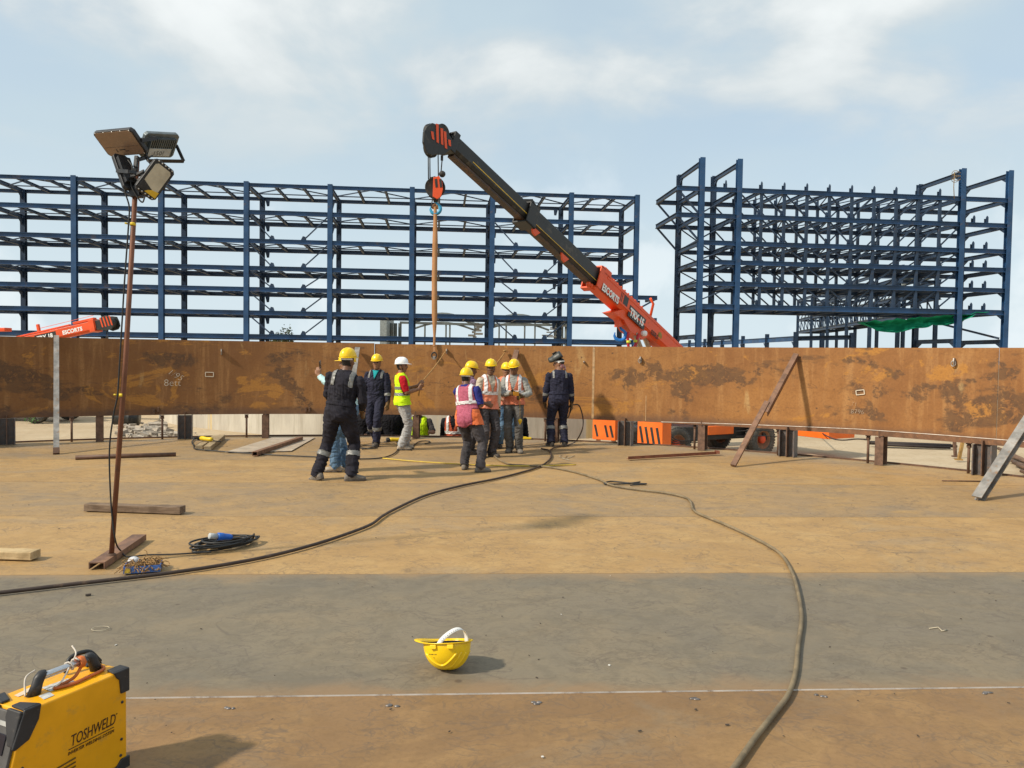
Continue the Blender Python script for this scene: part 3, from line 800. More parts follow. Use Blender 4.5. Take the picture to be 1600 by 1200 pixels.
# flat plan bracing per level
for z in RZ:
    mb = MB(); us = [UB[1]] + PU + [UB[2]]
    for i in range(0, 10, 2): mb.bar((us[i], .1, z), (us[i + 1], DB - .1, z), .08, .06); mb.bar((us[i + 1], DB - .1, z), (us[i + 2], .1, z), .08, .06)
    fr.part('plan_bracing', mb, BLUE2)
mb = MB(); mb.box((0, 0, .22), (.07, .22, .44)); mb.prism([(-.035, -.11, .44), (-.035, .11, .44), (-.035, 0, .58)], (.07, 0, 0)); mb.box((0, .14, .18), (.3, .02, .36))
pr = fr.part('gusset', mb, BLUE2); pr.location = (PU[0], .05, RZ[-1] + .17)
for v in (0.05, DB):
    for u in [1.9] + PU:
        d = V((u - PU[0], v - .05, 0))
        if d.length > .05: fr.copy(pr, d)
for z in RZ[:-1]:
    for u in (22.0, 23.1): fr.copy(pr, (u - PU[0], 0, z - RZ[-1]))
mb = MB(); mb.bar((UB[2] + .6, DB, RZ[0] - .3), (UB[3] - .2, .3, 4.9), .14, .16); fr.part('lower_brace', mb, BLUE2)
# green shade net hung under the bridge
t = NT('green_shade_net'); co = t.obj(); f = t.noise(co, 1.3, 6, .6)
col = t.mix(t.ramp(f, .35, .65), (0.010, 0.22, 0.115), (0.018, 0.34, 0.19)); t.bump(t.noise(co, 3, 5), .5, .1); NET = t.fin(col, .85, 0, .1)
a, b = dp(1348, 503, 62.0), dp(1546, 487, 60.0); mb = MB(); nx, ny = 40, 8; vs = []
for i in range(nx + 1):
    t_ = i / nx; top = a.lerp(b, t_)
    sag = (1.15 * math.sin(math.pi * min(1, t_ * 1.75)) ** .8 if t_ < .57 else 0) + (0.95 * math.sin(math.pi * min(1, max(0, (t_ - .42) / .5))) if t_ > .42 else 0)
    sag = max(.05, sag) * (1 - .25 * t_)
    for j in range(ny + 1):
        s_ = j / ny; fold = .5 * noise.noise(V((i * .28, j * .5, 1.0)))
        vs.append(top + V((0, fold + .9 * math.sin(math.pi * s_), -sag * s_ + .25 * (1 - s_) * noise.noise(V((i * .4, 2, 0))))))
mb.add(vs, [(i * (ny + 1) + j, (i + 1) * (ny + 1) + j, (i + 1) * (ny + 1) + j + 1, i * (ny + 1) + j + 1) for i in range(nx) for j in range(ny)], 0, True)
o = mb.build('shade_net', NET, None, loc=a); o.modifiers.new('thickness', 'SOLIDIFY').thickness = .03
tag(o, 'green shade net hanging in folds under the bridge frame', 'net')
# ropes lashed round a column head
mb = MB(); c = dp(1493, 285, 59.9)
for q in range(3): mb.tube([c + V((.30 * math.cos(x), -.05 + .30 * math.sin(x), .75 - .30 * q + .10 * math.sin(x * 2 + q))) for x in [i * math.pi / 6 for i in range(13)]], .022, 5)
mb.tube([c + V((-.24, -.25, .75)), c + V((-.27, -.25, -.4)), c + V((-.2, -.25, -1.3))], .03, 5)
tag(mb.build('rope', simple('tan_rope', (0.22, 0.15, 0.07), .9), None, loc=c), 'tan rope wound round the top of a bridge column', 'rope')

# ---- pipe racks running away behind the bridge
rk = Frame('pipe_rack', 'dark blue pipe rack running away under the right end of the bridge frame', 'pipe rack', (35.0, 70.0), R(-8))
ys = [8.0 * i for i in range(6)]
base = None
for y in ys:
    for x in (0, 3.2):
        if base is None: base = rk.part('column', col_mb(.32, .3, 0, 11.6), BLUE2)
        else: rk.copy(base, (x, y, 0))
for z in (7.0, 8.7, 10.2, 11.5):
    for x in (0, 3.2):
        mb = MB(); mb.ibeam((x, -1, z), (x, ys[-1], z), .2, .32, .03, .02); rk.part('beam', mb, BLUE2)
    for y in ys:
        mb = MB(); mb.ibeam((.2, y, z), (3.0, y, z), .2, .3, .03, .02); rk.part('cross_beam', mb, BLUE2)
for i in range(5):
    for x in (0, 3.2):
        mb = MB()
        for q in range(4):
            y0, y1 = ys[i] + 2 * q, ys[i] + 2 * q + 2
            mb.bar((x, y0, 7.1), (x, y1, 8.6), .09, .09); mb.bar((x, y1, 7.1), (x, y1, 8.6), .1, .1)
            mb.bar((x, y1, 8.8), (x, y0, 10.1), .09, .09)
        rk.part('lattice', mb, BLUE2)
mb = MB(); mb.box((1.6, ys[-1] / 2, 7.28), (2.6, ys[-1], .06)); rk.part('deck', mb, GREYG)
for x, z, r_ in ((.7, 8.98, .14), (1.3, 9.02, .18), (2.1, 8.96, .12), (1.0, 10.5, .16), (2.3, 10.46, .12)):
    mb = MB(); mb.tube([(x, -1, z), (x, ys[-1], z)], r_, 10); rk.part('pipe', mb, GREYG)
ra = Frame('pipe_rack', 'low blue pipe rack on short posts, seen just above the shell below the bridge', 'pipe rack', (27.6, 75.0), R(3.3))
base = None
for i in range(8):
    if base is None: base = ra.part('post', col_mb(.34, .34, 0, 5.75), BLUE2)
    else: ra.copy(base, (0, 7.2 * i, 0))
mb = MB(); mb.ibeam((0, 0, 5.1), (0, 52, 5.1), .24, .5, .03, .02); ra.part('beam', mb, BLUE)
mb = MB(); mb.ibeam((0, 0, 5.1), (5.6, 0, 5.3), .24, .45, .03, .02); ra.part('end_beam', mb, BLUE2); ra.copy(base, (5.6, 0, 0)); ra.copy(base, (3.6, 2, 0))
for i in range(8):
    mb = MB(); mb.prism([(.06, 7.2 * i + .2, 4.8), (.06, 7.2 * i + .9, 4.8), (.06, 7.2 * i + .2, 4.2)], (-.12, 0, 0)); ra.part('gusset', mb, BLUE2)
# ---- arched shed frame far behind
sh = thing('open_shed', 'distant grey shed frame with low arched roof ribs, seen between blue columns', 'shed', (-13.5, 84.0, GZ))
def spx(x, y, Y=84.0): return dp(x, y, Y)
for k, (xa, xb, ya) in enumerate(((640, 742, 491), (758, 858, 493))):
    mb = MB()
    for Yd in (84.0, 90.0):
        pts = [spx(xa + (xb - xa) * i / 12, 507 - (507 - ya) * math.sin(math.pi * i / 12), Yd) for i in range(13)]
        mb.tube(pts, .22, 6, smooth=False)
        pts = [spx(xa + (xb - xa) * i / 12, 516 - 12 * math.sin(math.pi * i / 12), Yd) for i in range(13)]
        mb.tube(pts, .12, 6, smooth=False)
    mb.build('roof_rib', GREYG, sh)
for x in (603, 612, 618, 625, 664, 697, 703, 742, 780, 791, 820, 836, 868, 878, 885):
    a = spx(x, 505); mb = MB(); mb.tube([a, V((a.x, a.y, GZ))], .10 if 650 < x < 850 else .2, 6, smooth=False); mb.build('post', GREYG, sh)
mb = MB(); a = spx(600, 498); b_ = spx(610, 498); mb.box(((a.x + b_.x) / 2, 84, (a.z + GZ) / 2), (b_.x - a.x, 5, a.z - GZ)); mb.build('end_panel', simple('pale_sheeting', (.26, .29, .29), .6), sh)
mb = MB()
for i in range(9):
    p = spx(742 + random.uniform(-6, 8), 506 + i * 2.6); mb.box(p, (random.uniform(.3, .9), .5, .22))
mb.build('clamp_bracket', simple('dull_grey_brown', (.16, .15, .13), .7, 0, .4, 1), sh); mb = MB()
for i in range(14):
    p = spx(868 + random.uniform(-14, 16), 500 + i * 2.4); mb.box(p, (random.uniform(.5, 1.3), .6, .12))
mb.build('stacked_bracket', bpy.data.materials['dull_grey_brown'], sh)
mb = MB(); mb.bar(spx(625, 504), spx(742, 507), .3, .25); mb.bar(spx(742, 507), spx(885, 508), .3, .25); mb.build('tie_beam', GREYG, sh)
# ---- tree tops
t = NT('dark_leaves'); f = t.noise(t.obj(), 1.5, 3); LEAF = t.fin(t.mix(t.ramp(f, .35, .65), (.03, .045, .02), (.07, .09, .035)), .8, 0, .1)
BARK = simple('grey_bark', (.12, .09, .07), .9)
def tree(x, Y, h, w, label):
    b = dp(x, 560, Y); r_ = thing('tree', label, 'tree', (b.x, Y, GZ)); rg = random.Random(int(x))
    mb = MB(); mb.tube([(b.x, Y, GZ), (b.x + .1, Y, GZ + h * .5), (b.x, Y, GZ + h * .85)], .2, 7, radii=[.22, .14, .05])
    for q in range(5):
        a = q * 1.3; mb.tube([(b.x, Y, GZ + h * .5), (b.x + math.cos(a) * w * .35, Y + math.sin(a) * w * .3, GZ + h * .8)], .06, 5)
    mb.build('trunk', BARK, r_)
    mb = MB()
    for q in range(900):
        a, bb, rr = rg.uniform(0, 6.28), rg.uniform(-1, 1), rg.random() ** .5
        lump = .75 + .5 * noise.noise(V((math.cos(a) * 1.7, math.sin(a) * 1.7, bb * 2)))
        c = V((b.x + math.cos(a) * math.sqrt(1 - bb * bb) * w / 2 * rr * lump, Y + math.sin(a) * math.sqrt(1 - bb * bb) * w / 2 * rr * lump, GZ + h * .7 + bb * h * .3 * rr * lump))
        e1 = V((rg.gauss(0, 1), rg.gauss(0, 1), rg.gauss(0, 1))).normalized() * .13; e2 = V((rg.gauss(0, 1), rg.gauss(0, 1), rg.gauss(0, 1))).normalized() * .10
        mb.add([c - e1, c - e2, c + e1, c + e2], [(0, 1, 2, 3)])
    mb.build('crown', LEAF, r_)
tree(446, 88, 6.4, 3.4, 'small dark tree top showing between blue columns left of the crane rope')
tree(431, 94, 5.6, 2.4, 'smaller dark shrub top beside the tree between blue columns')
# ================================================================ cranes
ORG = simple('crane_orange', (0.72, 0.085, 0.018), 0.42, 0, 0.14, 1.5, (0.35, 0.10, 0.04), 0.12, 0.03)
ORGL = simple('bumper_orange', (0.80, 0.15, 0.015), 0.5, 0, 0.12, 2, (0.4, 0.12, 0.04), 0.1, 0.03)
BLK = simple('boom_black_paint', (0.022, 0.022, 0.021), 0.42, 0, 0.4, 1.2, (0.09, 0.075, 0.055), 0.3, 0.05)
UND = simple('greasy_boom_underside', (0.05, 0.03, 0.02), 0.5, 0, 0.5, 2, (0.14, 0.06, 0.025), 0.6, 0.1)
YEL = simple('yellow_line_paint', (0.62, 0.40, 0.04), 0.5)
WHT = simple('white_paint', (0.8, 0.8, 0.78), 0.5, 0, 0.08)
TYRE = simple('dusty_tyre_rubber', (0.085, 0.078, 0.068), 0.85, 0, 0.3, 5, (0.20, 0.16, 0.11), 0.5, 0.3)
RIMM = simple('dusty_wheel_rim', (0.24, 0.12, 0.065), 0.7, 0, 0.3, 5, (0.45, 0.09, 0.03), 0.4)
HUB = simple('orange_hub', (0.62, 0.07, 0.02), 0.5)
HOOKB = simple('blue_hook_paint', (0.03, 0.28, 0.48), 0.4, 0, 0.2, 6)
HOOKD = simple('deep_blue_hook_paint', (0.015, 0.16, 0.50), 0.4, 0, 0.2, 6)
CABLE = simple('steel_rope', (0.05, 0.048, 0.045), 0.5, 0.5)
DARKM = simple('dark_machinery', (0.03, 0.028, 0.026), 0.6, 0, 0.4, 4, (0.10, 0.07, 0.04), 0.4)
REDH = simple('red_hydraulic_hose', (0.45, 0.02, 0.03), 0.5)
TANH = simple('dusty_cylinder_rod', (0.42, 0.32, 0.22), 0.5, 0.2)

def hook_mb(c, r, th, ex, mb=None):
    """curved lifting hook hanging from c, opening towards -ex"""
    mb = mb or MB(); up = V((0, 0, 1)); pts = []; rad = []
    for i in range(17):
        a = R(75 - i * 17.5)
        pts.append(c + ex * (r * math.cos(a)) + up * (r * math.sin(a) - r * 1.3)); rad.append(th * (1.0 if 2 < i < 13 else .72) * (1 if i < 15 else .55))
    pts = [c + up * r * .5, c + up * 0.02] + pts; rad = [th * .6, th * .7] + rad
    return mb.tube(pts, th, 8, radii=rad)

def wheel(parent, c, axis, r, w):
    M = frame(axis.cross(V((0, 0, 1))), V((0, 0, 1)), c)
    if M.to_3x3().col[2].dot(axis) < 0: pass
    z = M.to_3x3().col[2]
    mb = MB(); prof = [(r * .56, -w * .42), (r * .62, -w * .5), (r * .86, -w * .5), (r * .96, -w * .40), (r, -w * .25), (r, w * .25), (r * .96, w * .40), (r * .86, w * .5), (r * .62, w * .5), (r * .56, w * .42)]
    mb.lathe(prof, M, 40, close=True)
    for k in range(36):
        a = 2 * math.pi * k / 36
        q = M.to_3x3() @ V((math.cos(a), math.sin(a), 0)); tg = M.to_3x3() @ V((-math.sin(a), math.cos(a), 0))
        for s_ in (-1, 1): mb.bar(c + q * (r - .004) + z * s_ * w * .04, c + q * (r - .016) + z * s_ * w * .44 + tg * .04, .05, .03, q)
    o = mb.build('wheel', TYRE, parent)
    mb = MB()
    for s_ in (-1, 1):
        mb.lathe([(r * .57, s_ * w * .42), (r * .54, s_ * w * .46), (r * .50, s_ * w * .36), (r * .40, s_ * w * .12), (r * .30, s_ * w * .08), (0.0, s_ * w * .08)], M, 32)
    rm = mb.build('rim', RIMM, o, loc=None)
    mb = MB()
    for s_ in (-1, 1):
        mb.lathe([(r * .24, s_ * w * .06), (r * .24, s_ * w * .34), (r * .17, s_ * w * .42), (0, s_ * w * .42)], M, 20)
    mb.build('hub', HUB, o)
    return o

def make_crane(root, Hi, Lo, tip_frac, sizes, nside, txt, full=True):
    """telescopic boom from Lo (pivot side) to Hi (head side)"""
    d = (Lo - Hi).normalized(); up = nside.cross(d).normalized()
    if up.z < 0: up = -up
    return d, up

# ---------------------------------------------------------------- main crane: the boom
Hi = dp(704, 226, 16.7); Lo = dp(1036, 534, 24.0)
d = (Lo - Hi).normalized(); side = V((0, 0, 1)).cross(d).normalized()
if side.dot(EYE - Hi) < 0: side = -side            # the flank that faces the workers
up = side.cross(d); up = up if up.z > 0 else -up; up.normalize()
L = (Lo - Hi).length
crane = thing('mobile_crane', 'orange mobile crane with black telescopic boom lifting the shell plate', 'crane', (6.2, 22.6, GZ))
def ax_t(x, y):
    """distance along the boom axis of the place seen at x, y"""
    p = pp(x, y, Hi, side); return (p - Hi).dot(d)
tA = ax_t(818, 338) ; tB = ax_t(926, 440)
def section(name, t0, t1, w, h, mat, dz=0.0, parent=crane):
    mb = MB(); a, b = Hi + d * t0 + up * dz, Hi + d * t1 + up * dz
    # rounded-bottom box profile
    prof = [(-w / 2, h / 2), (w / 2, h / 2), (w / 2, -h * .28), (w * .34, -h / 2), (-w * .34, -h / 2), (-w / 2, -h * .28)]
    mb.prism([a + side * x + up * z for x, z in prof], b - a)
    return mb.build(name, mat, parent, bevel=.012)
s3 = section('boom_extension', -.1, tA + .4, .30, .36, BLK)
s2 = section('boom_extension', tA, tB + .5, .37, .44, BLK, -.02)
base = section('boom', tB, L + 2.2, .46, .54, ORG, -.04)
def on_side(t, v, w, off=.004): return Hi + d * t + up * v + side * (w / 2 + off)
# painted yellow lines on the black sections
mb = MB(); mb.bar(on_side(tA * .22, -.045, .30), on_side(tA, -.075, .30), .003, .022, up); mb.build('yellow_line', YEL, s3)
mb = MB(); mb.bar(on_side(tA + .3, -.15, .37), on_side(tB, -.16, .37), .003, .016, up); mb.build('yellow_line', YEL, s2)
mb = MB()
for s_, tt0, tt1, w_, hh in ((s3, 0.1, tA, .30, .36), (s2, tA + .1, tB, .37, .44)):
    mb.bar(Hi + d * tt0 - up * (hh / 2 + .03), Hi + d * tt1 - up * (hh / 2 + .03), w_ * .62, .05, up)
mb.build('wear_strip', UND, crane)
# collars, pads and brackets
def collar(t, w, h, ln, mat, dz=0, name='collar', par=crane):
    mb = MB(); a = Hi + d * t + up * dz; b = a + d * ln
    for sx in (-1, 1): mb.bar(a + side * sx * (w / 2 + .02), b + side * sx * (w / 2 + .02), .04, h + .10, up)
    for sz in (-1, 1): mb.bar(a + up * sz * (h / 2 + .025), b + up * sz * (h / 2 + .025), w + .08, .05, up)
    return mb.build(name, mat, par, bevel=.01)
collar(tA - .10, .37, .46, .38, BLK, -.02); collar(-.12, .30, .36, .16, BLK)
collar(tB - .12, .46, .56, .20, ORG, -.04)
mb = MB()
for q in range(3): mb.ball(Hi + d * (tA + .05 + q * .1) + up * .30 + side * (.1 - q * .09), .075, n=8, m=6)
mb.box(Hi + d * (tA - .02) + up * .30 + side * .02, (.25, .2, .10)); mb.build('roller_bracket', BLK, crane)
mb = MB()
for q in range(4):
    p = Hi + d * (tB + .06 + .1 * (q % 2)) + up * (.29 + .05 * (q % 2)) + side * (.16 - .1 * q); mb.ball(p, .085, n=8, m=6)
mb.bar(Hi + d * (tB + .1) + up * .27 + side * .2, Hi + d * (tB + .45) + up * .27 + side * .2, .06, .18, up); mb.build('pad_bolts', ORG, crane)
mb = MB()
for q in range(3): mb.ball(Hi + d * (tB - .28 + q * .13) - up * (.36 - .015 * q) + side * .1, .075, n=8, m=6)
mb.build('lower_pad', ORG, crane)
for x, y in ((827, 365), (873, 406)):
    t_ = ax_t(x, y); mb = MB(); q = Hi + d * t_ - up * .23 + side * .17
    mb.prism([q - d * .16, q + d * .2, q + d * .06 - up * .17, q - d * .06 - up * .15], side * -.05); mb.build('bracket', ORG, crane, bevel=.008)
# orange base section: ribs, window, writing
mb = MB(); t0 = tB + .3; mb.bar(on_side(t0, .15, .46, .0), on_side(L + 2, .15, .46, .0), .02, .05, up); mb.bar(on_side(t0, -.18, .46, .0), on_side(L + 2, -.18, .46, .0), .02, .05, up); mb.build('edge_rib', ORG, base)
tw = (lambda q_: (q_ - Hi).dot(d))(pp(976, 478, Hi + side * .23, side))
mb = MB(); mb.bar(on_side(tw - .12, -.02, .46, .0), on_side(tw + .12, -.02, .46, .0), .012, .34, up); mb.build('black_panel', BLK, base)
mb = MB()
for q in (.20, .27): mb.bar(on_side(tw - q, -.02, .46, .0), on_side(tw - q - .025, -.02, .46, .0), .01, .36, up)
mb.build('black_stripe', BLK, base)
Ms = lambda t, v, off: frame(d, up, Hi + d * t + up * v + side * (.23 + off))
def side_text(txt, t, v, size, mat, parent, off=.012, sx=1.0, bold=.006, L_=None):
    M = Ms(t, v, off)
    if M.to_3x3().col[2].dot(side) < 0: M = frame(-d, up, Hi + d * t + up * v + side * (.23 + off))
    o_ = lettering('lettering', txt, size, Matrix.Identity(4), mat, parent, 0.0, .003, 'LEFT', bold)
    o_.data.transform(Matrix.Translation(crane.location))
    wid = max(v_.co.x for v_ in o_.data.vertices)
    o_.data.transform(Matrix.Translation(-crane.location) @ M @ Matrix.Diagonal(((L_ or wid * sx) / wid, 1, 1, 1))); return o_
def face_t(x, y):
    """place on the near flank of the boom base seen at x, y: distance along and height across"""
    q_ = pp(x, y, Hi + side * .23, side) - Hi; return q_.dot(d), q_.dot(up)
ta, va = face_t(939.5, 452); tb_, vb_ = face_t(965, 475)
side_text('ESCORTS', ta + .02, va - .012, .285, BLK, base, .008, 1, .014, tb_ - ta)
side_text('ESCORTS', ta, va, .275, WHT, base, .014, 1, .010, tb_ - ta)
ta, va = face_t(983, 491); tb_, vb_ = face_t(1003.5, 512)
mb = MB(); mb.bar(on_side(ta - .06, va + .10, .46, .0), on_side(tb_ + .10, va + .10, .46, .0), .012, .34, up); mb.build('name_plate', BLK, base)
side_text('TRX 15', ta, va, .30, WHT, base, .014, 1, .014, tb_ - ta)
ts, vs_ = face_t(1016, 521); te_, ve_ = face_t(1027, 531)
side_text('SSRS', ts, vs_, .20, simple('dark_red_lettering', (.12, .02, .01), .6), base, .012, 1, .006, te_ - ts)
mb = MB(); tq_, vq_ = face_t(1031, 525); q = on_side(tq_, vq_, .46, .004); mb.lathe([(0, .004), (.12, .004), (.12, 0)], frame(d, up, q), 20); mb.build('round_sticker', simple('olive_sticker', (.35, .22, .02), .6), base)
# grab rail, nut rows and hose on top
mb = MB(); q = Hi + d * (ax_t(1008, 500)) + up * .22 + side * .15
mb.tube([q, q + up * .45, q + up * .52 - d * .22], .04, 8); mb.build('grab_rail', ORG, crane)
mb = MB()
for q in range(9): mb.ball(Hi + d * (tB + .7 + q * .21) + up * .27 + side * .17, .035, n=6, m=5)
mb.tube([Hi + d * (tB + .5 + q * .2) + up * (.30 + .03 * math.sin(q)) + side * .1 for q in range(14)], .02, 6); mb.build('hose_clips', ORG, crane)
# underside: luffing bracket, cylinders, hoses, hung second hook
def bp(x, y, off=0.0): return pp(x, y, Hi + side * off, side)
mb = MB(); pts = [bp(x, y, .18) for x, y in ((957, 488), (985, 480), (1010, 505), (1022, 520), (1004, 531), (985, 518), (975, 500))]
mb.prism(pts, side * -.36); mb.build('luffing_bracket', ORG, crane, bevel=.01)
mb = MB(); mb.tube([bp(992, 520, .12), bp(1004, 552, .12)], .075, 12); mb.tube([bp(1003, 519, -.1), bp(1018, 552, -.1)], .075, 12); mb.build('luffing_cylinder', TANH, crane)
mb = MB(); mb.tube(spline([bp(982, 519, .2), bp(981, 532, .2), bp(983, 548, .2)]), .04, 8); mb.tube(spline([bp(998, 522, .22), bp(994, 536, .24), bp(989, 548, .2)]), .045, 8); mb.build('hydraulic_hose', REDH, crane)
mb = MB()
for x, y in ((982, 534), (993, 533)): mb.tube([bp(x, y - 2, .22), bp(x, y + 2, .22)], .06, 8)
mb.build('hose_joint', simple('lime_tape', (.55, .6, .05), .6), crane)
mb = MB(); mb.lathe([(0, .01), (.075, .01), (.085, -.05), (.085, -.2), (0, -.2)], frame(d, up, bp(1009, 521, .30)), 16); mb.build('work_lamp', [WHT], crane)
mb = MB(); mb.prism([bp(x, y, .1) for x, y in ((964, 487), (969, 487), (973, 500), (977, 508), (970, 511), (967, 511), (968, 500))], side * -.16); mb.build('hook_stow_plate', ORG, crane, bevel=.01)
ex = -d.copy(); ex.z = 0; ex = ex.normalized() * -1
mb = hook_mb(bp(969, 512, .0), .16, .055, V((1, 0, 0))); mb.build('stowed_hook', HOOKD, crane)
# boom head
hp = lambda x, y, off=0.0: pp(x, y, Hi + side * (.15 + off), side)
mb = MB(); out = [(663, 206), (668, 197), (676, 192), (690, 197), (700, 208), (708, 219), (705, 233), (694, 242), (682, 241), (676, 243), (667, 239), (662, 222)]
mb.prism([hp(x, y, .05) for x, y in out], side * -.05); mb.prism([hp(x, y, -.30) for x, y in out], side * -.05); mb.build('head_plate', BLK, crane, bevel=.008)
for k, (x, y) in enumerate(((673, 208), (673, 232), (691, 208))):
    mb = MB()
    for q in range(3): mb.lathe([(.0, -.02), (.15, -.02), (.19, -.03), (.17, 0), (.19, .03), (.15, .02), (0, .02)], frame(d, up, hp(x, y, -.06 - q * .08)), 24)
    mb.build('sheave', DARKM, crane)
mb = MB()
for x0, y0, x1, y1 in ((673, 205, 677, 217), (681, 193, 684, 222), (688, 200, 691, 225), (693, 205, 697, 231), (700, 218, 703, 227)):
    q = [hp(x0, y0, .054), hp(x0 + 4, y0 + 1, .054), hp(x1 + 1.5, y1 + 2, .054), hp(x1 - 2, y1, .054)]; mb.prism(q, side * .006)
mb.build('warning_stripe', ORG, crane)
mb = MB(); mb.bar(hp(704, 216, -.02), hp(714, 222, -.02), .06, .12, up); mb.tube([hp(705, 214, .0), hp(713, 219, .0), hp(716, 223, .0), hp(711, 225, .0)], .03, 6); mb.build('rope_guard', BLK, crane)
# hoist ropes, block, hook
hb = thing  # (hook block parts stay with the crane)
def fp(x, y, Y=16.15): return dp(x, y, Y)
mb = MB()
for x0, x1 in ((669, 669.5), (671.5, 672.0), (684.5, 685), ): mb.tube([fp(x0, 238), fp(x1, 280)], .013, 6)
mb.tube([fp(690, 240, 16.3), fp(691, 247, 16.3), fp(689, 270, 16.3)], .013, 6); mb.build('hoist_rope', CABLE, crane)
mb = MB(); mb.box(fp(690.5, 247, 16.3), (.05, .05, .1)); mb.ball(fp(691, 272, 16.2), .07, n=10, m=8); mb.build('limit_weight', DARKM, crane)
bo = [(677, 277), (686, 275), (691, 283), (692, 296), (689, 307), (683, 311), (676, 307)]
mb = MB(); mb.prism([fp(x, y, 16.02) for x, y in bo], (0, .04, 0)); hbp = mb.build('block_plate', ORG, crane, bevel=.006)
mb = MB(); mb.prism([fp(x - 6, y, 16.28) for x, y in bo], (0, .04, 0)); mb.build('block_plate', UND, crane, bevel=.006)
mb = MB()
for x in (681, 688):
    mb.prism([fp(x - 2, 280, 16.012), fp(x + 1.6, 279, 16.012), fp(x + 3, 292, 16.012), fp(x - .5, 293, 16.012)], (0, .008, 0))
mb.build('warning_stripe', BLK, hbp)
mb = MB()
for q in range(2): mb.lathe([(0, -.03), (.19, -.03), (.21, -.045), (.18, 0), (.21, .045), (.19, .03), (0, .03)], frame(V((1, 0, 0)), V((0, 0, 1)), fp(680, 293, 16.12 + q * .09)), 28)
mb.build('sheave', DARKM, crane)
mb = MB(); mb.box(fp(681, 310, 16.15), (.13, .22, .06)); mb.tube([fp(681, 311, 16.15), fp(681, 316, 16.15)], .05, 10); mb.build('swivel', DARKM, crane)
mb = hook_mb(fp(680.5, 316, 16.15), .105, .036, V((1, 0, 0))); mb.build('hook', HOOKB, crane)
mb = MB(); mb.tube([fp(676, 310, 16.1), fp(674, 322, 16.12), fp(675, 325, 16.12)], .012, 5); mb.build('safety_latch', DARKM, crane)
# ---------------------------------------------------------------- crane carrier behind the shell
wf, wr = V((4.56, 21.4, GZ + .5)), V((7.50, 23.1, GZ + .5))
hd = (wf - wr); hd.z = 0; hd.normalize(); lat = V((-hd.y, hd.x, 0))
if lat.y < 0: lat = -lat                      # away from the viewer
for c in (wf, wr):
    for k in (0, 1): wheel(crane, c + lat * (1.75 * k), -lat, .5, .34)
Mh = Matrix((lat, hd, V((0, 0, 1)))).transposed()
mid = (wf + wr) / 2 + lat * .87
mb = MB(); mb.box(V((mid.x, mid.y, GZ + .72)), (1.1, 4.6, .42), Mh); mb.box(V((wr.x, wr.y, GZ + .62)) + lat * .87 + hd * -.3, (1.9, .5, .3), Mh); mb.box(V((wf.x, wf.y, GZ + .55)) + lat * .87, (1.5, .3, .3), Mh)
mb.build('chassis', DARKM, crane, bevel=.03)
mb = MB(); p = dp(1128, 676, 22.4); mb.box(V((p.x, p.y + .25, GZ + .80)), (.12, 1.05, .26), Mh)
p = dp(1270, 677, 23.6); mb.box(V((p.x + .2, p.y, GZ + .78)), (1.6, 1.2, .42), Mh)
mb.build('side_skirt', ORGL, crane, bevel=.02)
mb = MB(); mb.box(V((mid.x, mid.y, GZ + 1.35)) - hd * .9 + lat * .75, (.95, 1.5, 1.35), Mh); cabp = mb.build('cab', ORG, crane, bevel=.06)
mb = MB(); mb.box(V((mid.x, mid.y, GZ + 1.62)) - hd * .9 + lat * .75, (.99, 1.1, .6), Mh); mb.build('window', simple('dark_cab_glass', (.02, .03, .035), .08), cabp)
mb = MB(); mb.box(V((wr.x, wr.y, GZ + 1.45)) + lat * .87 - hd * .2, (1.7, 1.6, 1.0), Mh); mb.build('engine_hood', ORG, crane, bevel=.06)
mb = MB(); q0 = Hi + d * (L + 2.0); mb.bar(q0 + up * -.05, V((q0.x, q0.y, GZ + .8)), .8, .7, side); mb.build('boom_support', ORG, crane, bevel=.04)
mb = MB(); q0 = bp(1004, 550, .0); q1 = V((wf.x, wf.y, GZ + .9)) + lat * .87 - hd * .4
for s_ in (-.14, .14): mb.tube([q0 + side * s_, q1 + side * s_], .10, 12)
mb.build('cylinder_barrel', DARKM, crane)
# bumper boxes with black slanting stripes
for (x0, y0, x1, y1, Y0, Y1) in ((925.5, 657, 961, 686, 21.6, 21.2), (995.5, 657, 1034.5, 697, 20.6, 19.9)):
    a, b = dp(x0, y1, Y0), dp(x1, y1, Y1); zt = a.z + (y1 - 640) * Y0 / FPX; b.z = a.z
    e = (b - a).normalized(); back = V((-e.y, e.x, 0)); back = back if back.y > 0 else -back
    mb = MB(); mb.prism([a, b, V((b.x, b.y, zt)), V((a.x, a.y, zt))], back * .35); bx = mb.build('bumper_box', ORGL, crane, bevel=.012)
    mb = MB(); w = (b - a).length; hgt = dp(x0, 657, Y0).z - a.z
    n_ = 4
    for k in range(n_):
        if n_ == 4 and x0 < 930 and k == 1: continue
        u0 = .06 + k * .225
        q = [a + e * (w * uu) + V((0, 0, hgt * vv)) - back * .004 for uu, vv in ((u0 + .12, .15), (u0 + .215, .17), (u0 + .095, .80), (u0, .78))]
        mb.prism(q, back * .008)
    mb.build('warning_stripe', BLK, bx)
    for u_ in (.12, .8):
        mb = MB(); mb.box(a + e * w * u_ + back * .2 + V((0, 0, -.12)), (.12, .12, .24)); mb.build('bumper_foot', TANH, bx)
mb = MB(); a = dp(1038, 660, 20.3); mb.box(V((a.x + .0, a.y + .3, a.z - .3)), (.06, .3, .7), Mh); mb.build('bumper_side', simple('shaded_orange_side', (.45, .05, .02), .5), crane)  # bumper flank in darkened orange, its shade put into the colour
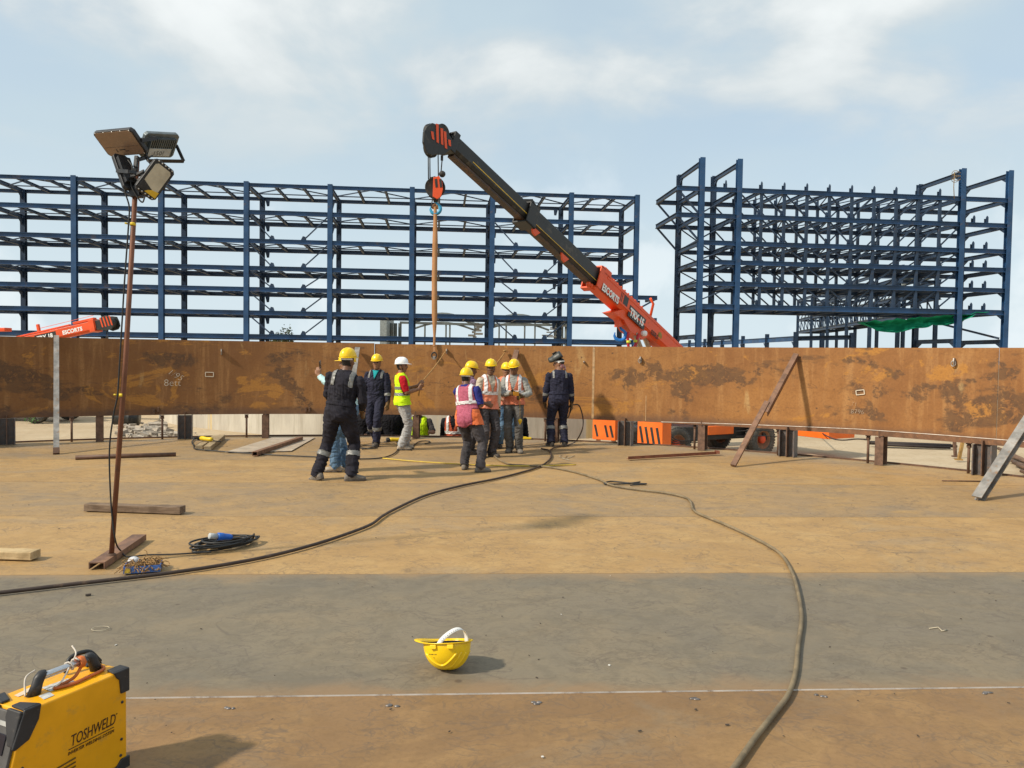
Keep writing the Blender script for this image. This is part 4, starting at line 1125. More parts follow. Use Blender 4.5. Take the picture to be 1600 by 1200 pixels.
# air hoses round the front wheel
mb = MB()
for k in range(3): mb.tube(spline([dp(1040, 672 + 6 * k, 20.2), dp(1052, 684 + 4 * k, 20.4), dp(1066, 689 + 2 * k, 20.5), dp(1100, 684 + 3 * k, 20.8)]), .015, 6)
for k in range(2): mb.tube(spline([dp(1150, 674 + 8 * k, 21.8), dp(1185, 672 + 9 * k, 22), dp(1222, 677 + 5 * k, 22.2)]), .015, 6)
mb.build('air_hose', BLK, crane)

# ---------------------------------------------------------------- webbing sling from hook to plate
t = NT('tan_webbing'); co = t.obj(); f = t.noise(t.map(co, (3, 3, .6)), 3, 6, .65); w = t.n('ShaderNodeTexWave', bands_direction='X'); t.put(w.inputs[0], co); w.inputs['Scale'].default_value = 22
col = t.mix(t.ramp(f, .3, .7), (.36, .19, .08), (.50, .26, .13)); col = t.mix(t.math('MULTIPLY', w.outputs[1], .3), col, (.25, .13, .06)); t.bump(w.outputs[1], .4, .004)
WEB = t.fin(col, .9, 0, .1)
ztop, zbot = fp(680, 322, 16.15), arc(phi_at(678.5), RAD - .06, wall_z(678.5, 541))
mb = MB(); n = 40; vs = []
for i in range(n + 1):
    u_ = i / n; c = ztop.lerp(zbot, u_); c.x += .004 * math.sin(u_ * 9)
    ww = (.030 + .026 * min(1, max(0, (u_ - .03) / .22))) if u_ < .78 else .056 - .032 * min(1, (u_ - .78) / .15)
    tw_ = .35 * math.sin(u_ * 4)
    for sx, sy in ((-1, -.018), (1, -.018), (1, .018), (-1, .018)): vs.append(c + V((sx * ww * math.cos(tw_), sx * ww * math.sin(tw_) * .3 + sy, 0)))
mb.add(vs, [(4 * i + q, 4 * i + (q + 1) % 4, 4 * i + 4 + (q + 1) % 4, 4 * i + 4 + q) for i in range(n) for q in range(4)], 0, True)
sl = mb.build('lifting_sling', WEB, None, loc=zbot); tag(sl, 'flat tan webbing sling hanging from the blue crane hook to the shell plate', 'sling')
mb = MB(); mb.tube([ztop + V((.05, 0, -.06)), ztop + V((.035, 0, .02)), ztop + V((0, 0, .045)), ztop + V((-.035, 0, .02)), ztop + V((-.05, 0, -.06))], .02, 8); mb.build('top_loop', WEB, sl)
mb = MB(); q, tx, nn, a = on_wall(678.5, zbot.z); mb.bar(zbot + V((0, 0, .08)), zbot - V((0, 0, .16)) , .05, .02, nn); mb.build('lower_loop', WEB, sl)
sh_ = thing('shackle', 'dark shackle hanging on the shell below the tan sling', 'shackle', zbot - V((0, 0, .2)))
mb = MB(); c = zbot - V((0, 0, .19)); mb.tube([c + tx * (.05 * math.sin(x)) * (1 if abs(math.cos(x)) < 2 else 1) + V((0, 0, .065 * math.cos(x))) + nn * .01 for x in [R(-150) + R(30) * i for i in range(11)]], .014, 8); mb.build('bow', DARKM, sh_)
mb = MB(); mb.tube([c - tx * .05 + V((0, 0, -.055)) + nn * .01, c + tx * .05 + V((0, 0, -.055)) + nn * .01], .013, 8); mb.box(c + V((0, 0, -.05)), (.05, .05, .07)); mb.build('pin', LUG, sh_)

# ---------------------------------------------------------------- second crane far left: only the lowered boom shows
c2r = thing('mobile_crane', 'second orange crane with its short boom lowered, far left behind the shell', 'crane', (-21.5, 33.0, GZ))
H2, L2 = dp(166, 506, 31.0), dp(60, 530, 31.5)
d2 = (L2 - H2).normalized(); s2_ = V((0, 0, 1)).cross(d2).normalized(); s2_ = s2_ if s2_.y < 0 else -s2_; u2 = s2_.cross(d2); u2 = u2 if u2.z > 0 else -u2
L2n = (L2 - H2).length
mb = MB(); w, h = .38, .40; a = H2 + d2 * .35; b = H2 + d2 * (L2n + 3.5)
mb.prism([a + s2_ * x + u2 * z for x, z in ((-w / 2, h / 2), (w / 2, h / 2), (w / 2, -h * .3), (w * .34, -h / 2), (-w * .34, -h / 2), (-w / 2, -h * .3))], b - a); b2 = mb.build('boom', ORG, c2r, bevel=.015)
mb = MB(); mb.bar(H2 - d2 * .1, H2 + d2 * .5, .34, .38, u2); mb.build('boom_extension', BLK, c2r, bevel=.01)
mb = MB(); o8 = [(-.46, .02), (-.40, .22), (-.18, .29), (.02, .26), (.08, .1), (.05, -.22), (-.10, -.31), (-.36, -.29), (-.47, -.17)]
for off in (.2, -.2): mb.prism([H2 + d2 * x + u2 * z + s2_ * off for x, z in o8], s2_ * .04)
hp2 = mb.build('head_plate', BLK, c2r, bevel=.008)
mb = MB()
for k in range(4):
    x = -.40 + k * .14; mb.prism([H2 + d2 * (x + i) + u2 * z + s2_ * .242 for i, z in ((.0, .24), (.06, .25), (.01, -.14), (-.05, -.16))], s2_ * .006)
mb.build('warning_stripe', ORG, hp2)
mb = MB(); mb.lathe([(0, -.2), (.2, -.2), (.2, .2), (0, .2)], frame(d2, u2, H2 - d2 * .2), 20); mb.build('sheave', DARKM, c2r)
mb = MB(); mb.bar(H2 + d2 * .38 + u2 * .02, H2 + d2 * .62 + u2 * .02, .46, .50, u2); mb.bar(H2 + d2 * .45 + u2 * .3, H2 + d2 * 1.4 + u2 * .3, .2, .1, u2); mb.bar(H2 + d2 * 1.6 + u2 * .28, H2 + d2 * (L2n + 1) + u2 * .28, .12, .06, u2)
mb.bar(H2 + d2 * (L2n - .1) + u2 * .24, H2 + d2 * (L2n - .1) + u2 * .6, .1, .1, d2); mb.tube([H2 + d2 * .5 + u2 * .45, H2 + d2 * (L2n) + u2 * .42], .012, 5); mb.build('collar', ORG, c2r, bevel=.01)
mb = MB()
for x in (-.02, .05): mb.tube([H2 + d2 * x - u2 * .3, H2 + d2 * x - V((0, 0, 1.6))], .014, 5)
mb.build('hoist_rope', CABLE, c2r)
def t2(txt, dist, v, size, mat, bold=.008):
    M = frame(-d2, u2, H2 + d2 * dist + u2 * v + s2_ * (.196))
    if M.to_3x3().col[2].dot(s2_) < 0: M = frame(d2, u2, H2 + d2 * dist + u2 * v + s2_ * .196)
    lettering('lettering', txt, size, M, mat, b2, 0, .003, 'LEFT', bold)
t2('ESCORTS', 1.86, -.08, .22, WHT)
mb = MB(); mb.bar(H2 + d2 * 2.16 + s2_ * .192, H2 + d2 * 3.15 + s2_ * .192, .006, .27, u2); mb.build('black_panel', BLK, b2)
t2('TRX 18', 3.05, -.08, .23, WHT)
mid2 = H2 + d2 * 4.2; mid2.z = 0
hd2 = V((-d2.x, -d2.y, 0)).normalized(); la2 = V((-hd2.y, hd2.x, 0)); la2 = la2 if la2.y > 0 else -la2; M2 = Matrix((la2, hd2, V((0, 0, 1)))).transposed()
mb = MB(); mb.box(V((mid2.x, mid2.y, GZ + .75)), (1.2, 5.0, .45), M2); mb.build('chassis', DARKM, c2r, bevel=.03)
mb = MB(); mb.box(V((mid2.x, mid2.y, GZ + 1.25)) - hd2 * 1.6, (1.9, 1.7, .95), M2); mb.build('engine_hood', ORG, c2r, bevel=.06)
mb = MB(); mb.box(V((mid2.x, mid2.y, GZ + 1.5)) - hd2 * .2 + la2 * .7, (.95, 1.4, 1.3), M2); mb.build('cab', ORG, c2r, bevel=.06)
for k in (-1.7, 1.7):
    for q in (-.9, .9): wheel(c2r, V((mid2.x, mid2.y, GZ + .5)) + hd2 * k + la2 * q, -la2, .5, .34)
p = dp(6, 515, 33.5); mb = MB(); mb.bar(p + V((.2, 0, 0)), p + V((-3, 0.5, -.05)), .4, .16); mb.bar(p + V((-1.5, .2, 0)), V((p.x - 1.5, p.y + .2, GZ)), .5, .4, (1, 0, 0))
o = mb.build('machine_arm', ORG, None, loc=(p.x, p.y, GZ), bevel=.02); tag(o, 'tip of another orange machine arm at the far left edge', 'machine arm')
# ================================================================ people
SKIN = simple('brown_skin', (0.26, 0.128, 0.072), 0.55, 0, 0.18, 20, None, 0, 0.05)
SKIN2 = simple('dark_brown_skin', (0.17, 0.085, 0.05), 0.5, 0, 0.18, 20, None, 0, 0.05)
HAIR = simple('black_hair', (0.012, 0.010, 0.009), 0.6, 0, 0.4, 60, None, 0, 0.4)
EYE_ = simple('dark_eye', (0.02, 0.015, 0.012), 0.2, 0, 0.1)
LIPS = simple('lips', (0.17, 0.07, 0.05), 0.5, 0, 0.1)
NAVY = cloth('navy_coverall_cloth', (0.018, 0.017, 0.024), 0.4, 0.85, None, None, 260, (0.042, 0.037, 0.040))
NAVY2 = cloth('blue_navy_coverall_cloth', (0.022, 0.023, 0.042), 0.35, 0.85, None, None, 260, (0.046, 0.044, 0.062))
BLACKC = cloth('black_cloth', (0.012, 0.012, 0.016), 0.4)
GREYT = cloth('grey_trousers', (0.105, 0.10, 0.095), 0.3, 0.9, None, None, 260, (0.19, 0.17, 0.14))
DGREYT = cloth('charcoal_trousers', (0.062, 0.056, 0.060), 0.35, 0.9, None, None, 260, (0.11, 0.095, 0.085))
JEANS = cloth('washed_blue_jeans', (0.05, 0.12, 0.23), 0.4, 0.9, (0.16, 0.26, 0.38))
LJEANS = cloth('pale_grey_jeans', (0.34, 0.335, 0.33), 0.25, 0.9, None, None, 260, (0.24, 0.21, 0.19))
REDS = cloth('red_shirt_cloth', (0.50, 0.015, 0.025), 0.25)
CREAM = cloth('cream_shirt_cloth', (0.52, 0.45, 0.35), 0.2, 0.9, None, None, 260, (0.36, 0.28, 0.2))
LGREY = cloth('light_grey_shirt_cloth', (0.30, 0.30, 0.28), 0.22)
PLAID = cloth('purple_plaid_cloth', (0.27, 0.17, 0.24), 0.25, 0.9, None, (0.11, 0.06, 0.11))
BLUEP = cloth('blue_polo_cloth', (0.03, 0.035, 0.20), 0.3)
CYANS = cloth('pale_cyan_shirt_cloth', (0.45, 0.66, 0.68), 0.15)
ORV = cloth('salmon_orange_vest_cloth', (0.74, 0.20, 0.095), 0.18, 0.8, (0.70, 0.26, 0.17))
PINKV = cloth('pink_vest_cloth', (0.42, 0.10, 0.155), 0.25, 0.8, (0.50, 0.13, 0.20))
ORV2 = cloth('bright_orange_vest_cloth', (0.76, 0.15, 0.04), 0.18, 0.8, (0.74, 0.20, 0.08))
HIVIS = cloth('lime_hi_vis_cloth', (0.56, 0.82, 0.012), 0.12, 0.8)
REFL = simple('silver_reflective_tape', (0.20, 0.20, 0.19), 0.45, 0.15, 0.2, 12)
WREFL = simple('white_reflective_tape', (0.72, 0.70, 0.70), 0.45, 0.05, 0.12, 12)
GLOVE = cloth('dirty_work_glove', (0.13, 0.075, 0.035), 0.5, 0.9, (0.24, 0.15, 0.075))
BOOT = simple('dusty_work_boot', (0.07, 0.058, 0.048), 0.75, 0, 0.35, 14, (0.22, 0.16, 0.10), 0.5, 0.3)
SHOE = simple('dusty_grey_shoe', (0.16, 0.14, 0.12), 0.8, 0, 0.3, 14, (0.32, 0.25, 0.17), 0.5, 0.3)
SOLE = simple('dusty_sole', (0.10, 0.085, 0.07), 0.9, 0, 0.3, 10)
PSHOE = simple('pale_dusty_shoe', (0.36, 0.30, 0.23), 0.8, 0, 0.3, 14, (0.22, 0.17, 0.12), 0.4, 0.3)
YHAT = simple('yellow_helmet_plastic', (0.86, 0.56, 0.008), 0.28, 0, 0.05, 8, (0.6, 0.38, 0.05), 0.0, 0.02, 0.5)
WHAT = simple('white_helmet_plastic', (0.82, 0.82, 0.82), 0.3, 0, 0.04, 8, None, 0, 0.02, 0.5)
CRADLE = simple('white_helmet_strap', (0.74, 0.73, 0.70), 0.5, 0, 0.08, 8)
MASKM = simple('dark_grey_mask', (0.035, 0.04, 0.038), 0.45, 0, 0.3, 8, (0.09, 0.08, 0.07), 0.3)
BANDANA = cloth('red_check_bandana', (0.34, 0.08, 0.09), 0.4, 0.9, None, (0.5, 0.4, 0.38))
TEAL = cloth('teal_undershirt', (0.02, 0.32, 0.36), 0.2)

def helmet_mesh(mb, M, ridge=True, n=36, m=12, thick=0.004, peak=0.055):
    """hard hat: dome with raised ridges, rain-gutter rim and front peak (local +Y front, z up, rim at z=0)"""
    vs = []
    A, B, H_ = 0.112, 0.138, 0.135
    for i in range(m + 1):
        ph = (math.pi / 2) * i / m
        for j in range(n):
            a = 2 * math.pi * j / n
            cr = math.cos(ph) ** 0.8 if i < m else 0
            x, y, z = A * cr * math.cos(a), B * cr * math.sin(a), H_ * math.sin(ph) ** 1.0
            g = 0
            if ridge:
                u = x / A
                for c0, w_, hh in ((0.0, .20, .010), (.42, .12, .006), (-.42, .12, .006)):
                    g = max(g, hh * max(0, 1 - ((u - c0) / w_) ** 2)) if abs(y) < B * .85 or True else g
                g *= min(1, math.sin(ph) * 2.2)
            vs.append(M @ V((x, y * (1 + g * 1.0), z + g)))
    fs = [(i * n + j, i * n + (j + 1) % n, (i + 1) * n + (j + 1) % n, (i + 1) * n + j) for i in range(m) for j in range(n)]
    mb.add(vs, fs, 0, True)
    vs = []
    for k, (dr, dz_) in enumerate(((0, 0.004), (.012, 0.0), (.014, -.006), (0.002, -.005))):
        for j in range(n):
            a = 2 * math.pi * j / n
            fr = max(0, math.sin(a)) ** 4
            ex_ = dr + (peak * fr if k in (1, 2) else 0)
            vs.append(M @ V(((A + ex_ * .9) * math.cos(a), (B + ex_) * math.sin(a), dz_ - .012 * fr * (k in (1, 2)))))
    mb.add(vs, [(k * n + j, k * n + (j + 1) % n, ((k + 1) % 4) * n + (j + 1) % n, ((k + 1) % 4) * n + j) for k in range(4) for j in range(n)], 0, True)
    return mb

def ik(a, b, l1, l2, pole):
    d = b - a; D = min(max(d.length, abs(l1 - l2) + .005), (l1 + l2) * .999)
    d = d.normalized(); b2 = a + d * D
    x = (l1 * l1 - l2 * l2 + D * D) / (2 * D); h = math.sqrt(max(l1 * l1 - x * x, 0))
    p = (pole - d * pole.dot(d))
    p = p.normalized() if p.length > 1e-4 else V((0, 1, 0))
    return a + d * x + p * h, b2
def rotm(ax, deg): return Matrix.Rotation(R(deg), 3, ax)

def person(label, pos, yaw, H, pose, outfit, group=None, skin=None, vox=0.0105):
    skin = skin or SKIN
    s = H / 1.70
    P = dict(hip=(0, 0, .925), lean=(3, 0), twist=0, head=(0, 0), footL=(-.11, 0, 0, 12), footR=(.11, 0, 0, -12),
             handL=(-.26, .06, .80), handR=(.26, .06, .80), elbL=(-.4, -1, -.1), elbR=(.4, -1, -.1), kneeL=(-.1, 1, 0), kneeR=(.1, 1, 0), curl=55, hdL=None, hdR=None, bulk=1.0)
    P.update(pose)
    hip = V(P['hip']); Rt = rotm('Z', P['twist']) @ rotm('Y', P['lean'][1]) @ rotm('X', -P['lean'][0]); bk = P['bulk']
    T = lambda x, y, z: hip + Rt @ V((x, y, z - .925))
    X, Yv, Z = Rt @ V((1, 0, 0)), Rt @ V((0, 1, 0)), Rt @ V((0, 0, 1))
    mb = MB(); segs = []; soles = {}
    # torso and neck
    prof = [(.80, .10, .085, 0), (.86, .165, .115, -.01), (.93, .178, .125, -.012), (1.02, .168, .115, 0), (1.10, .160, .108, .005), (1.20, .172, .116, .008), (1.30, .186, .118, .004), (1.36, .186, .106, -.004), (1.41, .160, .086, -.012), (1.445, .115, .068, -.012), (1.48, .062, .058, -.006), (1.54, .055, .056, .006)]
    mb.loft([(T(0, yo, z), X * rx * (bk if z < 1.44 else 1), Yv * ry * (bk if z < 1.44 else 1)) for z, rx, ry, yo in prof], 20)
    segs += [('torso0', T(0, 0, .88), T(0, 0, 1.05), .15), ('torso1', T(0, 0, 1.05), T(0, 0, 1.30), .15), ('torso2', T(0, -.01, 1.30), T(0, -.01, 1.42), .15), ('neck', T(0, -.006, 1.47), T(0, .01, 1.55), .055)]
    # head
    Rh = rotm('Z', P['twist'] * .4) @ rotm('Z', P['head'][0]) @ rotm('X', P['head'][1])
    hc = T(0, .018, 1.60)
    hx, hy, hz = Rh @ V((1, 0, 0)), Rh @ V((0, 1, 0)), Rh @ V((0, 0, 1))
    hp_ = lambda x, y, z: hc + hx * x + hy * y + hz * z
    mb.loft([(hp_(0, yo, z), hx * rx, hy * ry) for z, rx, ry, yo in ((-.118, .022, .022, .052), (-.105, .042, .045, .036), (-.075, .057, .068, .018), (-.04, .066, .084, .008), (0, .072, .094, 0), (.04, .075, .097, -.004), (.075, .066, .086, -.006), (.10, .045, .06, -.006), (.114, .018, .022, -.006))], 18)
    mb.tube([hp_(0, .088, .028), hp_(0, .104, -.004), hp_(0, .112, -.022), hp_(0, .090, -.034)], .012, 8, radii=[.009, .012, .017, .012])
    for sx in (-1, 1):
        mb.ball(hp_(sx * .074, -.012, -.008), .010, .021, .032, 8, 6, M=Rh)
        mb.ball(hp_(sx * .032, .082, -.02), .022, .018, .018, 8, 6, M=Rh)
    mb.ball(hp_(0, .086, .034), .048, .014, .010, 10, 6, M=Rh); mb.ball(hp_(0, .084, -.062), .026, .014, .011, 10, 6, M=Rh)
    segs.append(('head', hp_(0, -.02, -.05), hp_(0, -.01, .05), .075))
    # legs
    lk = {}
    for sd, sx in (('L', -1), ('R', 1)):
        fx, fy, fz, fyaw = P['foot' + sd][:4]; pit = P['foot' + sd][4] if len(P['foot' + sd]) > 4 else 0
        Rf = rotm('Z', fyaw) @ rotm('X', -pit)
        fo = V((fx, fy, fz)); ank = fo + Rf @ V((0, 0, .088))
        hj = hip + rotm('Z', P['twist']) @ V((sx * .092, 0, -.03))
        kn, ank = ik(hj, ank, .435, .42, V(P['knee' + sd])); fo = ank - Rf @ V((0, 0, .088))
        th, shn = (kn - hj).normalized(), (ank - kn).normalized()
        q = Rf @ V((1, 0, 0))
        def ring_(c, dr, ra, rb):
            a = (q - dr * q.dot(dr)).normalized(); return (c, a * ra, dr.cross(a) * rb)
        mb.loft([ring_(hj + V((0, 0, .05)), th, .085 * bk, .10 * bk), ring_(hj.lerp(kn, .12), th, .092 * bk, .105 * bk), ring_(hj.lerp(kn, .5), th, .083 * bk, .092 * bk), ring_(hj.lerp(kn, .88), th, .068, .074), ring_(kn, (th + shn).normalized(), .064, .070),
                 ring_(kn.lerp(ank, .15), shn, .063, .068), ring_(kn.lerp(ank, .4), shn, .064, .072), ring_(kn.lerp(ank, .75), shn, .056, .060), ring_(kn.lerp(ank, .97), shn, .050, .056), ring_(ank + shn * .02, shn, .044, .05)], 16)
        f = lambda x, y, z: fo + Rf @ V((x, y, z))
        soles[sd] = (fo, fyaw, Rf)
        fxv, fzv = Rf @ V((1, 0, 0)), Rf @ V((0, 0, 1))
        mb.loft([(f(0, y, h * .5), fxv * w, fzv * h * .5) for y, w, h in ((-.085, .022, .05), (-.075, .034, .075), (-.03, .040, .10), (.02, .041, .098), (.07, .046, .075), (.12, .049, .062), (.165, .043, .050), (.185, .026, .036))], 14)
        segs += [('thigh' + sd, hj, kn, .08), ('shin' + sd, kn, ank, .058), ('foot' + sd, f(0, -.05, .035), f(0, .15, .03), .045)]
        lk[sd] = (hj, kn, ank)
    # arms and hands
    for sd, sx in (('L', -1), ('R', 1)):
        sh = T(sx * .183 * bk, -.012, 1.378)
        hand = V(P['hand' + sd]); el, wr = ik(sh, hand, .285, .255, V(P['elb' + sd]))
        ua, fa = (el - sh).normalized(), (wr - el).normalized()
        def rg(c, dr, ra, rb, ref=Z):
            a = dr.cross(V((.31, .87, .21))).normalized(); return (c, a * ra, dr.cross(a) * rb)
        mb.loft([rg(sh - ua * .035, ua, .040, .042), rg(sh, ua, .056, .058), rg(sh.lerp(el, .25), ua, .058, .058), rg(sh.lerp(el, .7), ua, .053, .054), rg(el, (ua + fa).normalized(), .049, .05), rg(el.lerp(wr, .25), fa, .047, .048), rg(el.lerp(wr, .7), fa, .038, .04), rg(wr, fa, .030, .034), rg(wr + fa * .02, fa, .026, .03)], 14)
        hd = P['hd' + sd]; hd = V(hd).normalized() if hd else fa
        pn = hd.cross(V((0, 0, 1)) if abs(hd.z) < .8 else V((0, 1, 0))).normalized() * sx   # palm's flat side
        if abs(hd.z) > .8: pn = V((-sx, 0, 0)); pn = (pn - hd * pn.dot(hd)).normalized()
        wd = hd.cross(pn).normalized()                                                        # across the knuckles
        if wd.dot(V((0, 1, .3))) < 0: wd = -wd
        mb.loft([(wr, wd * .026, pn * .022), (wr + hd * .03, wd * .036, pn * .019), (wr + hd * .07, wd * .043, pn * .017), (wr + hd * .095, wd * .041, pn * .015)], 12)
        cu = R(P['curl'])
        for k, (off, ln) in enumerate(((.033, .062), (.011, .072), (-.011, .067), (-.032, .052))):
            b0 = wr + hd * .085 + wd * off; pts = [b0]; a = .25 * cu
            for q_ in range(3):
                pts.append(pts[-1] + (hd * math.cos(a) + pn * math.sin(a) + wd * off * .8) * ln * (.45, .32, .25)[q_]); a += cu * .6
            mb.tube(pts, .011, 8, radii=[.0118, .0112, .0106, .0092])
        b0 = wr + hd * .025 + wd * .034
        mb.tube([b0, b0 + (hd * .7 + wd * .75 + pn * .3).normalized() * .035, b0 + (hd * .7 + wd * .75 + pn * .3).normalized() * .035 + (hd * .9 + pn * .55).normalized() * .032, b0 + hd * .075 + wd * .03 + pn * .045], .013, 8, radii=[.016, .0135, .012, .010])
        segs += [('uarm' + sd, sh, el, .055), ('farm' + sd, el, wr, .042), ('hand' + sd, wr + hd * .02, wr + hd * .13, .03)]
        lk['a' + sd] = (sh, el, wr, hd, wd, pn)
    # one continuous skin
    tmp = mb.build('person', skin, None)
    rm = tmp.modifiers.new('rm', 'REMESH'); rm.mode = 'VOXEL'; rm.voxel_size = vox; rm.use_smooth_shade = True
    sm = tmp.modifiers.new('sm', 'SMOOTH'); sm.factor = .45; sm.iterations = 2
    dg = bpy.context.evaluated_depsgraph_get(); dg.update()
    me = bpy.data.meshes.new_from_object(tmp.evaluated_get(dg)); bpy.data.objects.remove(tmp)
    nv = len(me.vertices); co = np.empty(nv * 3); me.vertices.foreach_get('co', co); co = co.reshape(-1, 3)
    no = np.empty(nv * 3); me.vertices.foreach_get('normal', no); no = no.reshape(-1, 3)
    nf = len(me.polygons); tot = np.empty(nf, int); me.polygons.foreach_get('loop_total', tot)
    lv = np.empty(len(me.loops), int); me.loops.foreach_get('vertex_index', lv)
    st = np.concatenate([[0], np.cumsum(tot)[:-1]])
    fc = np.add.reduceat(co[lv], st, axis=0) / tot[:, None]
    best = np.full(nf, 1e9); sid = np.zeros(nf, int); tt = np.zeros(nf)
    names = [g[0] for g in segs]
    for i, (nm, a, b, r_) in enumerate(segs):
        a_, b_ = np.array(a), np.array(b); ab = b_ - a_
        t_ = np.clip(((fc - a_) @ ab) / (ab @ ab), 0, 1); dd = np.linalg.norm(fc - (a_ + t_[:, None] * ab), axis=1) - r_
        k = dd < best; best[k] = dd[k]; sid[k] = i; tt[k] = t_[k]
    def seg(nm): return sid == names.index(nm)
    def anyseg(*nm): 
        m_ = np.zeros(nf, bool)
        for x in nm: m_ |= seg(x)
        return m_
    hl = (fc - np.array(hc)) @ np.array(Rh)       # head-local coordinates
    tl = (fc - np.array(hip)) @ np.array(Rt) + np.array((0, 0, .925))
    fm = np.zeros(nf, int); hdm = seg('head')
    eye = hdm & (np.abs(np.abs(hl[:, 0]) - .031) < .013) & (np.abs(hl[:, 2] - .012) < .008) & (hl[:, 1] > .05)
    lip = hdm & (np.abs(hl[:, 0]) < .024) & (np.abs(hl[:, 2] + .062) < .008) & (hl[:, 1] > .05)
    fm[eye] = 1; fm[lip] = 2
    me.materials.clear()
    for m_ in (skin, EYE_, LIPS): me.materials.append(m_)
    me.polygons.foreach_set('material_index', fm); me.transform(Matrix.Diagonal((s, s, s, 1))); me.name = 'person'
    body = bpy.data.objects.new('person', me); COL.objects.link(body)
    body.location = V(pos); body.rotation_euler = (0, 0, R(yaw)); tag(body, label, 'person', group)
    sd_ = abs(hash(label)) % 97 * 0 + len(label) * 1.37
    ex_, ey_, ez_ = (V(Rt.col[i]) for i in range(3))
    def garment(name, mask, mat, off, amp=0.0, flare=0.0, clamp=(), pleat=0.0, cuff=0.0):
        fi = np.nonzero(mask)[0]
        if len(fi) < 8: return None
        used_ = {}; vs = []; fs = []
        for f_ in fi:
            q = []
            for v_ in lv[st[f_]:st[f_] + tot[f_]]:
                v_ = int(v_)
                if v_ not in used_: used_[v_] = len(used_)
                q.append(used_[v_])
            fs.append(q)
        for v_, k in used_.items():
            c = V(co[v_]); n_ = V(no[v_]); o_ = off
            if amp:
                low = max(0, (.42 - c.z) / .42) if cuff else 0
                n1 = noise.noise(V((c.x * 8 + sd_, c.y * 8, c.z * 6 + c.x * 3)))
                n2 = noise.noise(V((c.x * 13 + sd_, c.y * 13 + 5, c.z * 22 + c.x * 12 + c.y * 6)))
                w = n1 * .8 + (.5 - abs(n2) * 2.4) * (.7 + .55 * low)
                o_ += amp * max(-.7, w) + cuff * low
            if pleat: 
                g = math.exp(-((c.z - 1.12) / .11) ** 2)
                o_ += pleat * g * (noise.noise(V((math.atan2(c.y, c.x) * 9.5, c.z * 3, sd_))) + .35)
            if flare: o_ += flare * max(0, 1.25 - c.z)
            c = c + n_ * max(o_, .003)
            for ax, og, lo, hi in clamp:
                h = (c - og).dot(ax); h2 = min(max(h, lo), hi)
                if h2 != h: c = c + ax * (h2 - h)
            vs.append(c)
        m2 = bpy.data.meshes.new(name); m2.from_pydata([tuple(p * s) for p in vs], [], fs); m2.materials.append(mat)
        m2.polygons.foreach_set('use_smooth', [True] * len(fs)); m2.update()
        ob = bpy.data.objects.new(name, m2); COL.objects.link(ob); ob.parent = body
        so = ob.modifiers.new('thickness', 'SOLIDIFY'); so.thickness = min(off * .8, .006) * s; so.offset = -1
        return ob
    torg = hip - Rt @ V((0, 0, .925))
    def zc(lo, hi): return (ez_, torg, lo, hi)
    def xc(lo, hi): return (ex_, torg, lo, hi)
    def limb(part, t0, t1, mat, off, amp):
        for sd in 'LR':
            nm = part + sd; a_, b_ = segs[names.index(nm)][1:3]; L_ = (b_ - a_).length; ax = (b_ - a_) / L_; m_ = .012 / L_
            garment('reflective_band', seg(nm) & (tt > t0 - m_) & (tt < t1 + m_), mat, off, amp, 0, [(ax, a_, t0 * L_, t1 * L_)])
    legs = anyseg('thighL', 'thighR', 'shinL', 'shinR'); tor = anyseg('torso0', 'torso1', 'torso2') & (tl[:, 2] < 1.462); feet = anyseg('footL', 'footR')
    ua = anyseg('uarmL', 'uarmR'); fa = anyseg('farmL', 'farmR'); hands = anyseg('handL', 'handR')
    neck_ = anyseg('neck', 'torso2') & (tl[:, 2] < 1.476) & (tl[:, 2] > 1.40)
    shin = anyseg('shinL', 'shinR')
    hips = tor & (tl[:, 2] < .99)
    o = outfit
    zl, xl = tl[:, 2], tl[:, 0]
    if 'coverall' in o:
        garment('coverall', legs | tor | ua | (fa & (tt < .95)) | neck_, o['coverall'], .012, .014, 0, (), .016, .018)
        limb('shin', .28, .43, REFL, .023, .010)
        if o.get('armband', True): limb('farm', .28, .47, REFL, .020, .008)
        zb_ = 1.265 if o.get('longband') else 1.325
        for sg in (-1, 1):
            bw_ = .026 if o.get('longband') else .018
            garment('shoulder_band', tor & (np.abs(xl - sg * .125) < bw_ + .01) & (zl > zb_ - .012), REFL, .021, .011, 0, [xc(sg * .125 - bw_, sg * .125 + bw_), zc(zb_, 2)])
        garment('waist_seam', tor & (np.abs(zl - 1.03) < .024), o['coverall'], .022, .005, 0, [zc(1.013, 1.047)], .008)
    else:
        garment('trousers', legs | hips, o['trousers'], .012, .014, 0, (), 0, .02)
        sl = ua & (tt < (1.1 if o.get('long') else .92)) | ((fa & (tt < .95)) if o.get('long') else np.zeros(nf, bool))
        garment('shirt', (tor & (zl > .965)) | sl | neck_, o['shirt'], .011, .012)
        if 'vest' in o:
            vlow = o.get('vlow', .90); vx = .178 * bk
            vn = (tor | (legs & (np.abs(xl) < .24))) & (zl > vlow - .012)
            vn &= (np.abs(xl) < vx + .012) | (zl < 1.16)
            vneck = (tl[:, 1] > .0) & (np.abs(xl) < np.clip((zl - 1.16) * .34, 0, .07)); vback = (np.abs(xl) < .062) & (zl > 1.43)
            op = (tl[:, 1] > .0) & (np.abs(xl) < .012) & o.get('open', False)
            vm = vn & ~vneck & ~vback & ~op
            fl_ = .06 if vlow < .88 else .05
            if 'vest2' in o:
                garment('vest', vm & ((zl > 1.04) | ((np.abs(xl) < .125) & (zl > .80))), o['vest2'], .021, .012, fl_)
                garment('vest_skirt', vm & ((zl <= 1.06) & ((np.abs(xl) >= .115) | (zl < .81))), o['vest'], .021, .012, fl_, [zc(vlow, 3)])
            else: garment('vest', vm, o['vest'], .021, .012, fl_, [zc(vlow, 3)])
